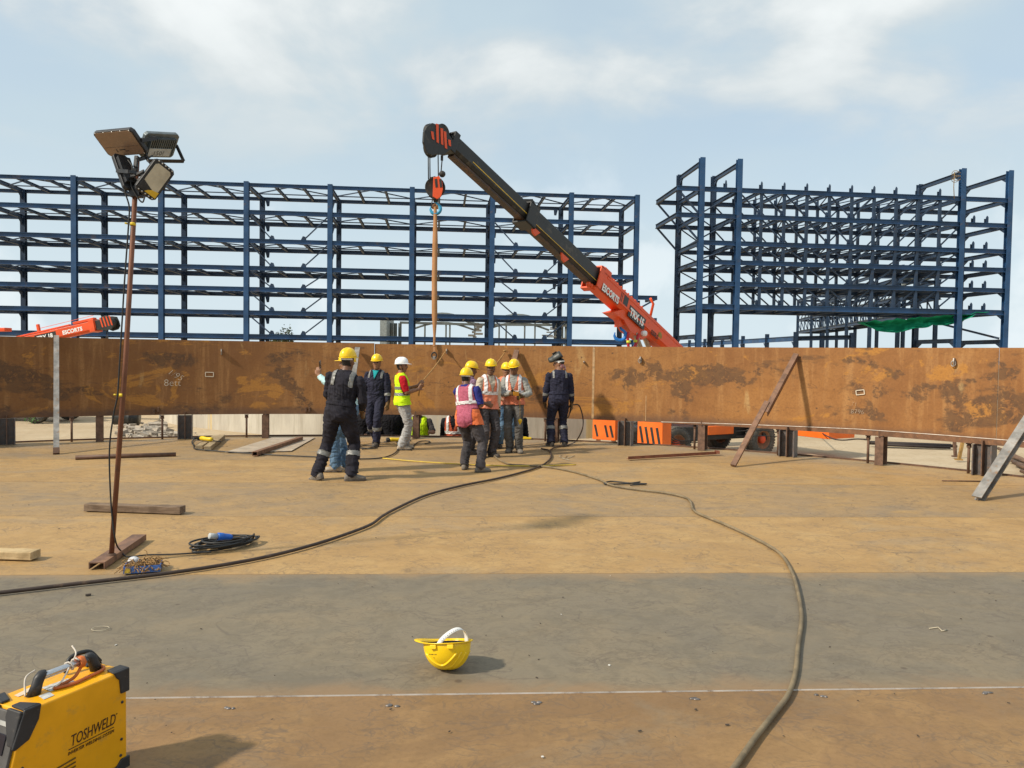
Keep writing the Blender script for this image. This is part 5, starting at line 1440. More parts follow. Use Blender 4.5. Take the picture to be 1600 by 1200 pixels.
            bz = o.get('bandz', 1.10); rf = o.get('refl', WREFL)
            for q_ in [bz] + ([o['band2']] if o.get('band2') else []):
                garment('reflective_band', vm & (np.abs(zl - q_) < .037), rf, .029, .011, fl_, [zc(q_ - .025, q_ + .025)])
            if o.get('straps', True):
                for sg in (-1, 1): garment('reflective_strap', vm & (np.abs(xl - sg * .125) < .036) & (zl > bz), rf, .029, .011, fl_, [xc(sg * .125 - .026, sg * .125 + .026)])
    bt = feet | (shin & (tt > .93))
    garment('boots', bt, o.get('shoes', BOOT), .007, .003)
    for sd in 'LR':
        fo_, fyw, ft = soles[sd]; mb = MB(); ring = []
        for (w_, y_) in ((0, -.097), (.030, -.085), (.041, -.05), (.045, .0), (.043, .04), (.052, .09), (.053, .13), (.043, .17), (.022, .193), (0, .198)): ring.append((w_, y_))
        ol = [(w_, y_) for w_, y_ in ring] + [(-w_, y_) for w_, y_ in ring[-2:0:-1]]
        mb.prism([(fo_ + ft @ V((x_, y_, -.004))) * s for x_, y_ in ol], ft @ V((0, 0, .024 * s))); mb.build('shoe_sole', o.get('sole', SOLE), body, world=False, bevel=.004)
    if o.get('gloves', False):
        for sd in 'LR':
            if o['gloves'] in ('both', sd): garment('glove', seg('hand' + sd) | (seg('farm' + sd) & (tt > .74)), o.get('glovemat', GLOVE), .0085, .003)
    garment('hair', hdm & ((hl[:, 2] > .058) | ((hl[:, 1] < -.01) & (hl[:, 2] > -.065) & ~((np.abs(hl[:, 0]) > .06) & (hl[:, 2] < .025)))), HAIR, .007, .002)
    if o.get('beard'): garment('beard', hdm & (hl[:, 2] < -.048) & (hl[:, 1] > .0) & ~lip & (hl[:, 2] > -.12), HAIR, .004, .001)
    if o.get('moustache'): garment('moustache', hdm & (np.abs(hl[:, 0]) < .03) & (np.abs(hl[:, 2] + .047) < .007) & (hl[:, 1] > .05), HAIR, .004)
    if 'undershirt' in o: garment('undershirt', anyseg('neck', 'torso2', 'torso1') & (tl[:, 1] > .02) & (np.abs(xl) < np.clip((zl - 1.30) * .36, 0, .05)) & (zl < 1.462), o['undershirt'], .024, .002)
    if 'collar' in o: garment('collar', anyseg('neck', 'torso2') & (tl[:, 2] > 1.44) & (tl[:, 2] < 1.49), o['collar'], .016, .003)
    if 'hat' in o:
        tilt = o.get('tilt', 0)
        Mh_ = Matrix.Translation(hp_(0, -.004, .052) * s) @ (Rh @ rotm('X', tilt)).to_4x4() @ Matrix.Diagonal((s * .96, s * .96, s * .92, 1))
        mb = MB(); helmet_mesh(mb, Mh_); ob = mb.build('hard_hat', o['hat'], body, world=False)
        so = ob.modifiers.new('thickness', 'SOLIDIFY'); so.thickness = .004; so.offset = -1
        if o.get('nape'):
            mb = MB(); pts = [(hp_(.082 * math.sin(a), -.10 * math.cos(a) - .004, .028 - .01 * math.cos(a)) * s) for a in [R(-80 + 16 * i) for i in range(11)]]
            for i in range(10): mb.bar(pts[i], pts[i + 1], .006, .022, hz)
            mb.build('nape_strap', CRADLE, ob, world=False)
        if o.get('chin'):
            mb = MB(); mb.tube([hp_(sx_ * .078, .0, .03) * s if i == 0 else hp_(0, .03, -.122) * s if i == 2 else hp_(sx_ * .06, .02, -.07) * s for sx_ in (1,) for i in range(3)] + [hp_(-.06, .02, -.07) * s, hp_(-.078, 0, .03) * s], .005, 6); mb.build('chin_strap', BLACKC, ob, world=False)
    W_ = body.matrix_basis.copy()
    info = dict(body=body, s=s, hp=lambda x, y, z: hp_(x, y, z) * s, Rh=Rh, lk=lk, world=lambda p: (Matrix.Translation(V(pos)) @ Matrix.Rotation(R(yaw), 4, 'Z')) @ (p * s))
    return info

FZ = 0.008
def at(x, y): 
    p = gp(x, y, FZ); return V((p.x, p.y, FZ))
people = {}
people['p1'] = person('worker in navy coverall and yellow hard hat, seen from behind and nearest the camera', at(526, 750), -6, 1.745,
    dict(hip=(.04, 0, .905), lean=(4, 7), footL=(-.24, -.02, .0, 58, 16), footR=(.20, .0, 0, -68), handL=(-.10, .33, .98), handR=(.27, .22, .90), elbL=(-.7, -.7, -.3), elbR=(.55, -1, -.3), head=(-16, -6), bulk=1.08),
    dict(coverall=NAVY, hat=YHAT, gloves='both', nape=True, shoes=SHOE, armband=False, longband=True, tilt=8), skin=SKIN2)
people['p2'] = person('worker in pale cyan sleeve and blue jeans, mostly hidden behind the nearest man', at(545, 736), 84, 1.66,
    dict(lean=(2, 0), handL=(-.02, .46, 1.42), handR=(.2, .1, .85), elbL=(-.2, -.2, -1), hdL=(0, .1, 1), footL=(-.10, .17, 0, 6), footR=(.10, .08, 0, -6), head=(0, 4)),
    dict(shirt=CYANS, trousers=JEANS, hat=YHAT, long=True, shoes=PSHOE))
people['p3'] = person('worker in navy coverall and yellow hard hat walking towards the camera', at(587, 696), 172, 1.67,
    dict(hip=(0, 0, .91), lean=(2, -2), footL=(-.05, .10, 0, 0), footR=(.07, -.26, .06, 0, 30), handL=(-.27, .10, .80), handR=(.26, .02, .82), elbL=(-.5, -1, 0), head=(6, 4)),
    dict(coverall=NAVY2, hat=YHAT, gloves='both', undershirt=TEAL, shoes=BOOT, tilt=-4))
people['p4'] = person('worker in lime hi-vis vest, red shirt and white hard hat holding the guide rope', at(629, 702), -72, 1.59,
    dict(hip=(0, -.01, .938), lean=(-3, 0), footL=(-.09, .06, 0, 14), footR=(.08, -.03, 0, -10), handR=(.12, .27, 1.17), handL=(-.03, .30, 1.24), elbR=(.3, -.6, -1), elbL=(-.5, -.2, -1), hdR=(-.2, .7, .7), hdL=(.2, .7, .7), head=(-16, 2)),
    dict(shirt=REDS, trousers=LJEANS, vest=HIVIS, hat=WHAT, refl=REFL, bandz=1.07, band2=1.19, straps=False, shoes=PSHOE, beard=True, chin=True, vlow=.86))
people['p5'] = person('worker in pink and orange vest seen from behind with arms folded, legs apart', at(741, 735), -24, 1.50,
    dict(hip=(-.13, .0, .90), lean=(5, -7), footL=(-.22, .06, 0, 18), footR=(.16, -.10, 0, -42), handL=(.08, .26, 1.12), handR=(-.06, .25, 1.16), elbL=(-.15, -.3, -1), elbR=(.6, -.5, -.8), head=(4, -10), kneeR=(.5, 1, 0), bulk=1.06),
    dict(shirt=BLUEP, trousers=DGREYT, vest=ORV2, vest2=PINKV, hat=YHAT, shoes=SHOE, bandz=1.165, vlow=.78, nape=True, tilt=10), skin=SKIN2)
people['p6'] = person('worker in purple plaid shirt and yellow hard hat, both hands lifted, behind pink vest', at(731, 709), -62, 1.555,
    dict(lean=(3, 0), handL=(-.02, .34, 1.30), handR=(.12, .32, 1.33), elbL=(-.6, -.2, -1), elbR=(.6, -.2, -1), hdL=(.2, .7, .7), hdR=(-.1, .7, .7), head=(0, -8), footL=(-.09, .1, 0, 10), footR=(.10, -.06, 0, -10)),
    dict(shirt=PLAID, trousers=DGREYT, hat=YHAT, long=True, shoes=BOOT), skin=SKIN2)
people['p7'] = person('worker in cream sleeves and salmon vest, gloved hand hanging beside the leaning channel', at(760, 713), 214, 1.60,
    dict(lean=(2, -4), handR=(.30, .07, .83), handL=(-.27, -.03, .80), elbL=(-.3, -1, -.2), head=(-34, 2), footL=(-.1, .03, 0, 10), footR=(.10, 0, 0, -16), bulk=.98),
    dict(shirt=CREAM, trousers=DGREYT, vest=ORV, hat=YHAT, long=True, gloves='both', shoes=BOOT, beard=True, bandz=1.16, vlow=.88), skin=SKIN2)
people['p8'] = person('worker half hidden between two men in salmon vests, only hat and orange side showing', at(788, 699), 200, 1.54,
    dict(head=(-10, 0), handL=(-.2, .2, 1.0), handR=(.1, .2, 1.0)), dict(shirt=ORV, trousers=JEANS, vest=ORV, hat=YHAT, shoes=BOOT, straps=False))
people['p9'] = person('worker in light grey shirt and salmon vest looking at a hand-held plumb line', at(802, 706), 172, 1.60,
    dict(handR=(.02, .28, 1.13), handL=(-.17, .27, 1.08), elbL=(-.9, -.6, -.6), elbR=(.8, -.6, -.5), head=(-4, -8), footL=(-.12, .06, 0, 20), footR=(.07, 0, 0, -8), bulk=.98),
    dict(shirt=LGREY, trousers=GREYT, vest=ORV, hat=YHAT, long=True, gloves='both', shoes=SHOE, bandz=1.16, vlow=.92, moustache=True), skin=SKIN2)
people['p10'] = person('welder in navy coverall with raised dark welding mask, holding a torch by the shell', at(872, 697), 8, 1.69,
    dict(lean=(1, 0), footL=(-.14, 0, 0, 14), footR=(.12, 0, 0, -16), handL=(-.27, .10, .80), handR=(.26, .02, .83), elbL=(-.35, -1, 0), elbR=(.5, -.8, 0), hdL=(.1, .3, -.9), hdR=(.1, .1, -1), head=(70, -4), bulk=1.08),
    dict(coverall=NAVY2, gloves='both', shoes=BOOT, glovemat=GLOVE))
# people standing on the lower ground behind the shell
def gz(x, Y):
    p = dp(x, 660, Y); return V((p.x, Y, GZ + .02))
BG = dict(footL=(-.1, 0, 0, 8), footR=(.1, 0, 0, -8))
person('person in black under the shell edge, seen right behind the nearest navy worker', gz(566, 17.2), 170, 1.83, dict(BG, handL=(-.2, .3, 1.0), bulk=1.15), dict(shirt=BLACKC, trousers=BLACKC, long=True), vox=.014)
person('person in black under the shell edge, right of the walking navy worker', gz(609, 17.3), 185, 1.83, dict(BG, handR=(.2, .3, 1.05), bulk=1.25), dict(shirt=BLACKC, trousers=BLACKC, long=True), vox=.014)
people['p13'] = person('person in dark shirt and lime vest behind the shell, one hand on the floor edge', gz(655, 17.0), 178, 1.74, dict(BG, handL=(-.27, .36, 1.16), elbL=(-.6, -.2, -1), hdL=(0, 1, 0), bulk=1.15), dict(shirt=DGREYT, trousers=BLACKC, vest=HIVIS, open=True, straps=True, refl=HIVIS), vox=.014)
person('person in dark orange vest with white bands under the shell edge', gz(709, 17.2), 180, 1.74, dict(BG, bulk=1.15), dict(shirt=BLACKC, trousers=BLACKC, vest=cloth('rust_orange_vest_cloth', (.42, .09, .045), .25), bandz=1.13, long=True), vox=.014)
person('person in black under the shell edge, beside the plumb line worker', gz(806, 17.1), 200, 1.78, dict(BG), dict(shirt=BLACKC, trousers=BLACKC, long=True), vox=.014)

# raised welding mask on the welder
q = people['p10']; b = q['body']; Rh = q['Rh']; s_ = q['s']
mb = MB(); M0 = Matrix.Translation(q['hp'](0, .045, .105)) @ (Rh @ rotm('X', 62)).to_4x4() @ Matrix.Diagonal((s_, s_, s_, 1))
rows_ = []
for i in range(9):
    z = -.15 + .27 * i / 8
    rr = .108 - .035 * max(0, -z - .02) / .13 + .0
    for j in range(13):
        a = R(-98 + 196 * j / 12); rows_.append(M0 @ V((rr * math.sin(a), rr * math.cos(a) * 1.12 - .02 + (.02 if z < -.1 else 0), z)))
fs = [(i * 13 + j, i * 13 + j + 1, i * 13 + 14 + j, i * 13 + 13 + j) for i in range(8) for j in range(12)]
top = [8 * 13 + j for j in range(13)]; fs.append(tuple(top))
mb.add(rows_, fs, 0, True); ob = mb.build('welding_mask', MASKM, b, world=False); so = ob.modifiers.new('t', 'SOLIDIFY'); so.thickness = .006
mb = MB(); mb.box(M0 @ V((0, .112, .02)), (.115, .02, .09), (M0.to_3x3().normalized())); mb.build('lens_frame', simple('black_lens_frame', (.012, .012, .013), .25), ob, world=False)
mb = MB()
for sx in (-1, 1): mb.tube([q['hp'](sx * .078, -.01, .03), q['hp'](sx * .105, -.01, .03)], .018, 10)
pts = [q['hp'](.084 * math.sin(a), .10 * math.cos(a) - .005, .045) for a in [R(20 * i) for i in range(19)]]
for i in range(18): mb.bar(pts[i], pts[i + 1], .006, .025, Rh @ V((0, 0, 1)))
mb.build('headband', CRADLE, ob, world=False)
# bandana tied under it (a scarf over the nape)
mb = MB(); mb.ball(q['hp'](0, -.045, -.045), .070 * s_, .055 * s_, .075 * s_, 12, 8, M=Rh); mb.tube([q['hp'](0, -.095, -.05), q['hp'](.015, -.115, -.10), q['hp'](.02, -.105, -.15)], .02, 8); mb.build('bandana', BANDANA, b, world=False)

# things they hold
def hand_pt(p, sd, f=.10, out=.025):
    sh, el, wr, hd, wd, pn = p['lk']['a' + sd]; return p['world'](wr + hd * f + pn * out)
c = hand_pt(people['p2'], 'L', .12, .02); mb = MB(); mb.box(c + V((.02, 0, .03)), (.012, .075, .15), Matrix.Rotation(R(15), 3, 'X')); o = mb.build('phone', simple('black_phone', (.015, .015, .018), .2), None, loc=c, bevel=.004); tag(o, 'dark phone held up by the worker behind the nearest man', 'phone')
c = (hand_pt(people['p6'], 'L', .10, .0) + hand_pt(people['p6'], 'R', .10, .0)) / 2 + V((.02, 0, .03)); mb = MB(); mb.box(c, (.12, .07, .08)); mb.tube([c + V((.05, -.03, 0)), c + V((.05, -.09, 0))], .03, 12); o = mb.build('camera', simple('black_camera', (.02, .02, .022), .4), None, loc=c, bevel=.008); tag(o, 'small dark camera raised by the worker in plaid shirt', 'camera')
hl_ = (hand_pt(people['p9'], 'L'), hand_pt(people['p9'], 'R'))
pl = thing('plumb_line', 'yellow plumb line dropped from the hands of the grey shirt worker', 'plumb line', hl_[0])
mb = MB(); c = (hl_[0] + hl_[1]) / 2 + V((0, -.02, .03)); mb.box(c, (.10, .05, .075)); mb.build('reel', simple('orange_yellow_plastic', (.8, .34, .02), .4), pl, bevel=.01)
e = hl_[0] + V((.02, -.04, 0)); mb = MB(); mb.tube([c, e + V((0, 0, .02)), e + V((.01, 0, -.38))], .0035, 5); mb.build('cord', YEL, pl)
mb = MB(); mb.lathe([(0, .05), (.02, .05), (.035, .03), (.032, 0), (.006, -.05), (0, -.055)], Matrix.Translation(e + V((.01, 0, -.42))), 14); mb.build('plumb_bob', simple('yellow_plastic', (.8, .5, .02), .35), pl)
# ================================================================ things on the floor
WOODP = None
def wood(name, a, b, sc=1.0, axis=0):
    t = NT(name); co = t.obj(); s_ = [1.0, 1.0, 1.0]
    mp = t.map(co, (3 if axis == 0 else 30, 30 if axis == 0 else 3, 30)); f = t.noise(mp, 1.6 * sc, 6, .6, .5); g = t.noise(co, 6, 6, .6)
    col = t.mix(t.ramp(f, .3, .7), a, b); col = t.mix(t.math('MULTIPLY', t.ramp(g, .5, .7), .4), col, tuple(x * .5 for x in a)); t.bump(f, .4, .01)
    return t.fin(col, .85, 0, .15)
WD = wood('weathered_brown_timber', (.14, .095, .065), (.25, .18, .125))
WL = wood('pale_pine_timber', (.42, .30, .16), (.58, .44, .25))
WG = wood('dusty_plank_timber', (.27, .20, .12), (.40, .31, .19))
RUBB = simple('black_cable_rubber', (.022, .022, .022), .5, 0, .3, 12, (.12, .09, .06), .2, .1)
HOSEB = simple('brown_black_hose', (.05, .032, .024), .55, 0, .3, 6, (.16, .10, .06), .3, .1)
HOSET = simple('dusty_olive_hose', (.19, .145, .085), .7, 0, .3, 6, (.30, .21, .12), .4, .15)

# ---------------- hard hat lying upside down in the foreground
c = gp(698, 1043, 0.012); hat = thing('hard_hat', 'yellow hard hat lying upside down alone on the grey plate in the foreground', 'hard hat', c)
tiltM = Matrix.Rotation(R(90), 4, 'Z') @ Matrix.Rotation(R(-4), 4, 'X')
Mx = Matrix.Translation(c + V((0, 0, .1425))) @ Matrix.Rotation(R(-15), 4, 'X') @ Matrix.Rotation(R(-3), 4, 'Y') @ Matrix.Rotation(R(78), 4, 'Z') @ Matrix.Rotation(R(180), 4, 'Y') @ Matrix.Diagonal((1.02, .94, 1.0, 1))
mb = MB(); helmet_mesh(mb, Mx, True, 24, 10); Mx = Matrix.Translation((0, 0, c.z - min(v.z for v in mb.v))) @ Mx
near = -1 if (Mx @ V((-1, 0, 0))).y < (Mx @ V((1, 0, 0))).y else 1
mb = MB(); helmet_mesh(mb, Mx, True, 72, 28, .003, .042)
sh_ = mb.build('shell', YHAT, hat); so = sh_.modifiers.new('t', 'SOLIDIFY'); so.thickness = .003; so.offset = -1
mb = MB()   # bold arched ribs on each side of the crown
for sx in (-1, 1):
    for k in range(3):
        pts = []
        for i in range(17):
            u = i / 16
            if k == 0: a = R(6) + R(-46 + 92 * u); ph = R(20 + 36 * math.sin(math.pi * u))
            elif k == 1: a = R(-30 - 22 * u); ph = R(66 - 46 * u)
            else: a = R(-52 - 16 * u); ph = R(70 - 48 * u)
            cr = math.cos(ph) ** .8
            pts.append(Mx @ (V((sx * .112 * cr * math.cos(a), .138 * cr * math.sin(a), .135 * math.sin(ph))) * 1.008))
        mb.tube(pts, .0062, 8)
mb.build('raised_rib', YHAT, sh_)
mb = MB()
for sx in (-1, 1):
    for yy in (-.055, .045):
        mb.box(Mx @ V((sx * .110, yy, .014)), (.018, .034, .022), Mx.to_3x3().normalized())
mb.build('slot_pocket', YHAT, sh_, bevel=.003)
mb = MB(); n = 40        # headband lining inside the rim
vs = []
for j in range(n):
    a = 2 * math.pi * j / n
    for r_, z in ((.97, .004), (.95, .030), (.925, .030), (.945, .004)): vs.append(Mx @ V((.104 * r_ * math.cos(a), .128 * r_ * math.sin(a), z)))
mb.add(vs, [(4 * j + q, 4 * ((j + 1) % n) + q, 4 * ((j + 1) % n) + (q + 1) % 4, 4 * j + (q + 1) % 4) for j in range(n) for q in range(4)], 0, True); mb.build('lining', BLACKC, hat)
mb = MB(); vs = []; n = 24     # adjustable white nape strap standing up out of the hat
sP = [Mx @ V(v) for v in ((near * .075, .035, .02), (near * .070, .010, -.016), (near * .054, -.030, -.048), (near * .022, -.066, -.066), (-near * .02, -.088, -.060), (-near * .045, -.100, -.030), (-near * .052, -.103, .015))]
sC = spline(sP, 4); wdir = (Mx.to_3x3() @ V((near * .25, -.75, .45))).normalized()
for i, q_ in enumerate(sC):
    tg = (sC[min(i + 1, len(sC) - 1)] - sC[max(i - 1, 0)]).normalized(); wv = (wdir - tg * wdir.dot(tg)).normalized(); nv_ = tg.cross(wv)
    for aa, bb in ((-.013, -.0012), (.013, -.0012), (.013, .0012), (-.013, .0012)): vs.append(q_ + wv * aa + nv_ * bb)
mb.add(vs, [(4 * i + k, 4 * i + (k + 1) % 4, 4 * i + 4 + (k + 1) % 4, 4 * i + 4 + k) for i in range(len(sC) - 1) for k in range(4)], 0, True)
stp = mb.build('nape_strap', CRADLE, hat)
mb = MB()
for i in range(4, 13):
    tg = (sC[i + 1] - sC[i - 1]).normalized(); wv = (wdir - tg * wdir.dot(tg)).normalized(); nv_ = tg.cross(wv)
    for sg in (-1, 1): mb.box(sC[i] + nv_ * sg * .0016 + wv * .004, (.004, .003, .0008), Matrix((tg, wv, nv_)).transposed())
mb.build('strap_hole', BLACKC, stp)
def dome(a_, ph_, k_=1.0):
    cr = math.cos(ph_) ** .8; return Mx @ (V((near * .112 * cr * math.cos(a_), .138 * cr * math.sin(a_), .135 * math.sin(ph_))) * k_)
mb = MB()      # small worn print, five smudged characters and a tick below
for i_, (wd, ht) in enumerate(((.006, .0045), (.006, .0045), (.008, .005), (.003, .005), (.006, .005))):
    a_, p_2 = R(36 - 5.2 * i_), R(23); c_ = dome(a_, p_2, 1.006); tx_ = (dome(a_ - .05, p_2) - dome(a_ + .05, p_2)).normalized(); ty_ = (dome(a_, p_2 - .05) - dome(a_, p_2 + .05)).normalized()
    mb.bar(c_ - tx_ * wd / 2, c_ + tx_ * wd / 2, ht, .0012, tx_.cross(ty_))
mb.bar(dome(R(24), R(30), 1.006), dome(R(22), R(33), 1.006), .003, .0012)
mb.build('worn_print', simple('faded_black_print', (.16, .11, .02), .6), sh_)

# ---------------- welding machine at the lower left
MY = simple('welder_yellow_paint', (.80, .37, .003), .42, 0, .10, 5, (.50, .27, .04), .42, .03, .45)
MK = simple('black_moulded_plastic', (.028, .028, .030), .5, 0, .25, 14, (.09, .08, .07), .25, .08)
MPAN = simple('grey_front_panel', (.085, .082, .08), .5, 0, .2, 14)
Hm, Wm = .40, .205
Pr, Pf = gp(198, 1046, .016 + Hm), gp(39, 1112, .016 + Hm)
e1 = (Pr - Pf); e1.z = 0; Ltop = e1.length; e1.normalize(); e2 = V((-e1.y, e1.x, 0))     # along the machine, towards its left flank
B0 = V((Pr.x, Pr.y, .016)); pl_ = pp(18, 1200, B0, e2); sl_ = ((Pr - pl_).dot(e1) - Ltop) / (Pr.z - pl_.z); Lbot = Ltop + max(.05, sl_) * (Hm - .02)
wm = thing('welding_machine', 'yellow inverter welding machine with black corners at the lower left edge', 'welding machine', B0)
side_poly = [(0, .02), (0, Hm), (-Ltop, Hm), (-Lbot, .02)]
mb = MB(); mb.prism([B0 + e1 * a + V((0, 0, z)) for a, z in side_poly], e2 * Wm); cas = mb.build('casing', MY, wm, bevel=.007, seg=3)
fd = (V((0, 0, Hm)) + e1 * -Ltop - (V((0, 0, .02)) + e1 * -Lbot)).normalized()       # up the sloping front
fn = e2.cross(fd); fn = fn if fn.dot(e1) < 0 else -fn
F0 = B0 - e1 * Lbot + V((0, 0, .02)); FL = math.hypot(Lbot - Ltop, Hm - .02)
mb = MB(); mb.prism([F0 + fd * .02 + e2 * .012 + fn * .001, F0 + fd * (FL - .01) + e2 * .012 + fn * .001, F0 + fd * (FL - .01) + e2 * (Wm - .012) + fn * .001, F0 + fd * .02 + e2 * (Wm - .012) + fn * .001], fn * .012); pan = mb.build('front_panel', MPAN, wm, bevel=.003)
mb = MB(); mb.prism([F0 + fd * a + e2 * b_ + fn * .013 for a, b_ in ((FL - .155, .045), (FL - .085, .045), (FL - .085, .15), (FL - .155, .15))], fn * .004); mb.build('display', simple('dark_display_glass', (.012, .011, .02), .1), pan, bevel=.002)
mb = MB(); mb.prism([F0 + fd * a + e2 * b_ + fn * .013 for a, b_ in ((FL - .06, .03), (FL - .045, .03), (FL - .045, .16), (FL - .06, .16))], fn * .003); mb.build('panel_line', simple('pale_panel_print', (.4, .4, .38), .5), pan)
kc = F0 + fd * (FL - .225) + e2 * .062 + fn * .013; Mk = frame(e2, fd, kc)
if Mk.to_3x3().col[2].dot(fn) < 0: Mk = frame(-e2, fd, kc)
mb = MB(); mb.lathe([(0, .002), (.030, .002), (.030, .0)], Mk, 28); mb.build('dial_ring', WHT, pan)
mb = MB(); mb.lathe([(0, .026), (.017, .026), (.019, .022), (.022, .002)], Mk, 24); kb = mb.build('knob', MK, pan)
mb = MB(); mb.lathe([(0, .030), (.0155, .030), (.0165, .026)], Mk, 24); mb.build('knob_cap', simple('yellow_knob_cap', (.85, .52, .01), .35), kb)
mb = MB(); mb.prism([F0 + fd * a + e2 * b_ + fn * .013 for a, b_ in ((.02, .02), (.075, .02), (.075, .185), (.02, .185))], fn * .008); mb.build('terminal_plate', simple('dusty_orange_plate', (.30, .16, .09), .6), pan, bevel=.003)
# corner guards
def guard(al, z0, z1, ln, at_left, name='corner_guard'):
    mb = MB(); o_ = e2 * (Wm - .002 if at_left else -.006); k = e2 * .008
    return mb
for lf in (0, 1):
    o_ = e2 * (Wm - .004) if lf else e2 * -.007
    mb = MB()     # rear top corner
    mb.prism([B0 + e1 * a + V((0, 0, z)) + o_ for a, z in ((.009, Hm - .088), (.009, Hm + .008), (-.062, Hm + .008), (-.050, Hm - .016), (-.036, Hm - .030), (-.030, Hm - .088))], e2 * .011)
    mb.prism([B0 + e1 * a + e2 * b_ + V((0, 0, Hm + .001)) for a, b_ in ((.009, .0 if not lf else Wm - .05), (.009, .05 if not lf else Wm), (-.052, .05 if not lf else Wm), (-.062, .0 if not lf else Wm - .05))], V((0, 0, .008)))
    mb.prism([B0 + e1 * .001 + e2 * b_ + V((0, 0, z)) for b_, z in ((0 if not lf else Wm - .05, Hm - .07), (.05 if not lf else Wm, Hm - .07), (.05 if not lf else Wm, Hm), (0 if not lf else Wm - .05, Hm))], e1 * .008)
    mb.build('corner_guard', MK, wm, bevel=.004)
    mb = MB()     # front top corner: wraps the flank, the roof and the sloping face
    T0 = B0 - e1 * Ltop + V((0, 0, Hm))
    mb.prism([T0 + a * e1 + V((0, 0, z)) + o_ for a, z in ((.058, .008), (-.004, .008), (-.050, -.118), (-.040, -.125), (.012, -.105), (.048, -.045))], e2 * .011)
    bb = (0, .075) if not lf else (Wm - .075, Wm)
    mb.prism([T0 + e1 * .058 + e2 * bb[0] + V((0, 0, .001)), T0 + e1 * .030 + e2 * bb[1] + V((0, 0, .001)), T0 - e1 * .002 + e2 * bb[1] + V((0, 0, .001)), T0 - e1 * .004 + e2 * bb[0] + V((0, 0, .001))] if not lf else [T0 + e1 * .030 + e2 * bb[0] + V((0, 0, .001)), T0 + e1 * .058 + e2 * bb[1] + V((0, 0, .001)), T0 - e1 * .004 + e2 * bb[1] + V((0, 0, .001)), T0 - e1 * .002 + e2 * bb[0] + V((0, 0, .001))], V((0, 0, .009)))
    mb.prism([T0 + e2 * bb[0] + fn * .001, T0 + e2 * bb[1] + fn * .001, T0 - fd * .03 + e2 * bb[1] + fn * .001, T0 - fd * .12 + e2 * (bb[0] + .03 if not lf else bb[1] - .03) + fn * .001, T0 - fd * .12 + e2 * bb[0] + fn * .001], fn * .016)
    mb.build('corner_guard', MK, wm, bevel=.004)
    mb = MB(); mb.prism([B0 + e1 * a + V((0, 0, z)) + o_ for a, z in ((.009, 0), (.009, .045), (-.03, .045), (-.07, 0))], e2 * .011); mb.build('foot', MK, wm, bevel=.003)
    mb = MB(); mb.prism([B0 + e1 * a + V((0, 0, z)) + o_ for a, z in ((-Lbot + .09, 0), (-Lbot + .04, .05), (-Lbot - .005, .05), (-Lbot - .015, 0))], e2 * .011); mb.build('foot', MK, wm, bevel=.003)
# screws, louvres, writing on the flank
mb = MB()
for a, z in ((-.022, Hm - .125), (-.026, Hm - .275), (-Ltop - .012, Hm - .20), (-Lbot + .06, .07), (-.03, .06)): mb.lathe([(0, .003), (.005, .003), (.006, 0)], frame(e1, V((0, 0, 1)), B0 + e1 * a + V((0, 0, z)) - e2 * .0005) @ Matrix.Rotation(math.pi if frame(e1, V((0, 0, 1)), B0).to_3x3().col[2].dot(-e2) < 0 else 0, 4, 'X'), 12)
mb.build('screw', MK, wm)
for k in range(6):
    mb = MB(); z = .135 - k * .016; mb.prism([B0 + e1 * -.30 + V((0, 0, z)) - e2 * .001, B0 + e1 * -.225 + V((0, 0, z + .006)) - e2 * .001, B0 + e1 * -.225 + V((0, 0, z + .011)) - e2 * .001, B0 + e1 * -.30 + V((0, 0, z + .005)) - e2 * .001], e2 * -.003); mb.build('louvre', simple('brown_slot', (.13, .07, .01), .6) if k == 0 else bpy.data.materials['brown_slot'], cas)
LET = simple('brown_black_print', (.055, .022, .012), .5)
Mt = frame(e1, V((0, 0, 1)), B0 + e1 * -.205 + V((0, 0, .187)) - e2 * .0012)
if Mt.to_3x3().col[2].dot(-e2) < 0: Mt = frame(-e1, V((0, 0, 1)), B0)
def wpt(x, y): return pp(x, y, B0 - e2 * .0012, e2)
def wtxt(t_, x0, y0, x1, y1, sz, shear=.25, bold=0.0):
    a_, b_ = wpt(x0, y0), wpt(x1, y1); M = frame(b_ - a_, V((0, 0, 1)), a_)
    o_ = lettering('lettering', t_, sz, Matrix.Identity(4), LET, cas, shear, .0006, 'LEFT', bold)
    off = Matrix.Translation(cas.parent.location); o_.data.transform(off)
    wid = max(v.co.x for v in o_.data.vertices) - min(v.co.x for v in o_.data.vertices)
    o_.data.transform(Matrix.Translation(-cas.parent.location) @ M @ Matrix.Diagonal(((b_ - a_).length / wid, 1, 1, 1))); return o_
wtxt('TOSHWELD', 110, 1167, 179, 1131, .060)
mb = MB(); mb.bar(wpt(107, 1172), wpt(178, 1136), .0012, .0028); mb.build('rule_line', LET, cas)
wtxt('INVERTER WELDING SYSTEM', 106, 1181, 178, 1144, .0175)
wtxt('o', 181, 1117, 183, 1116, .012)
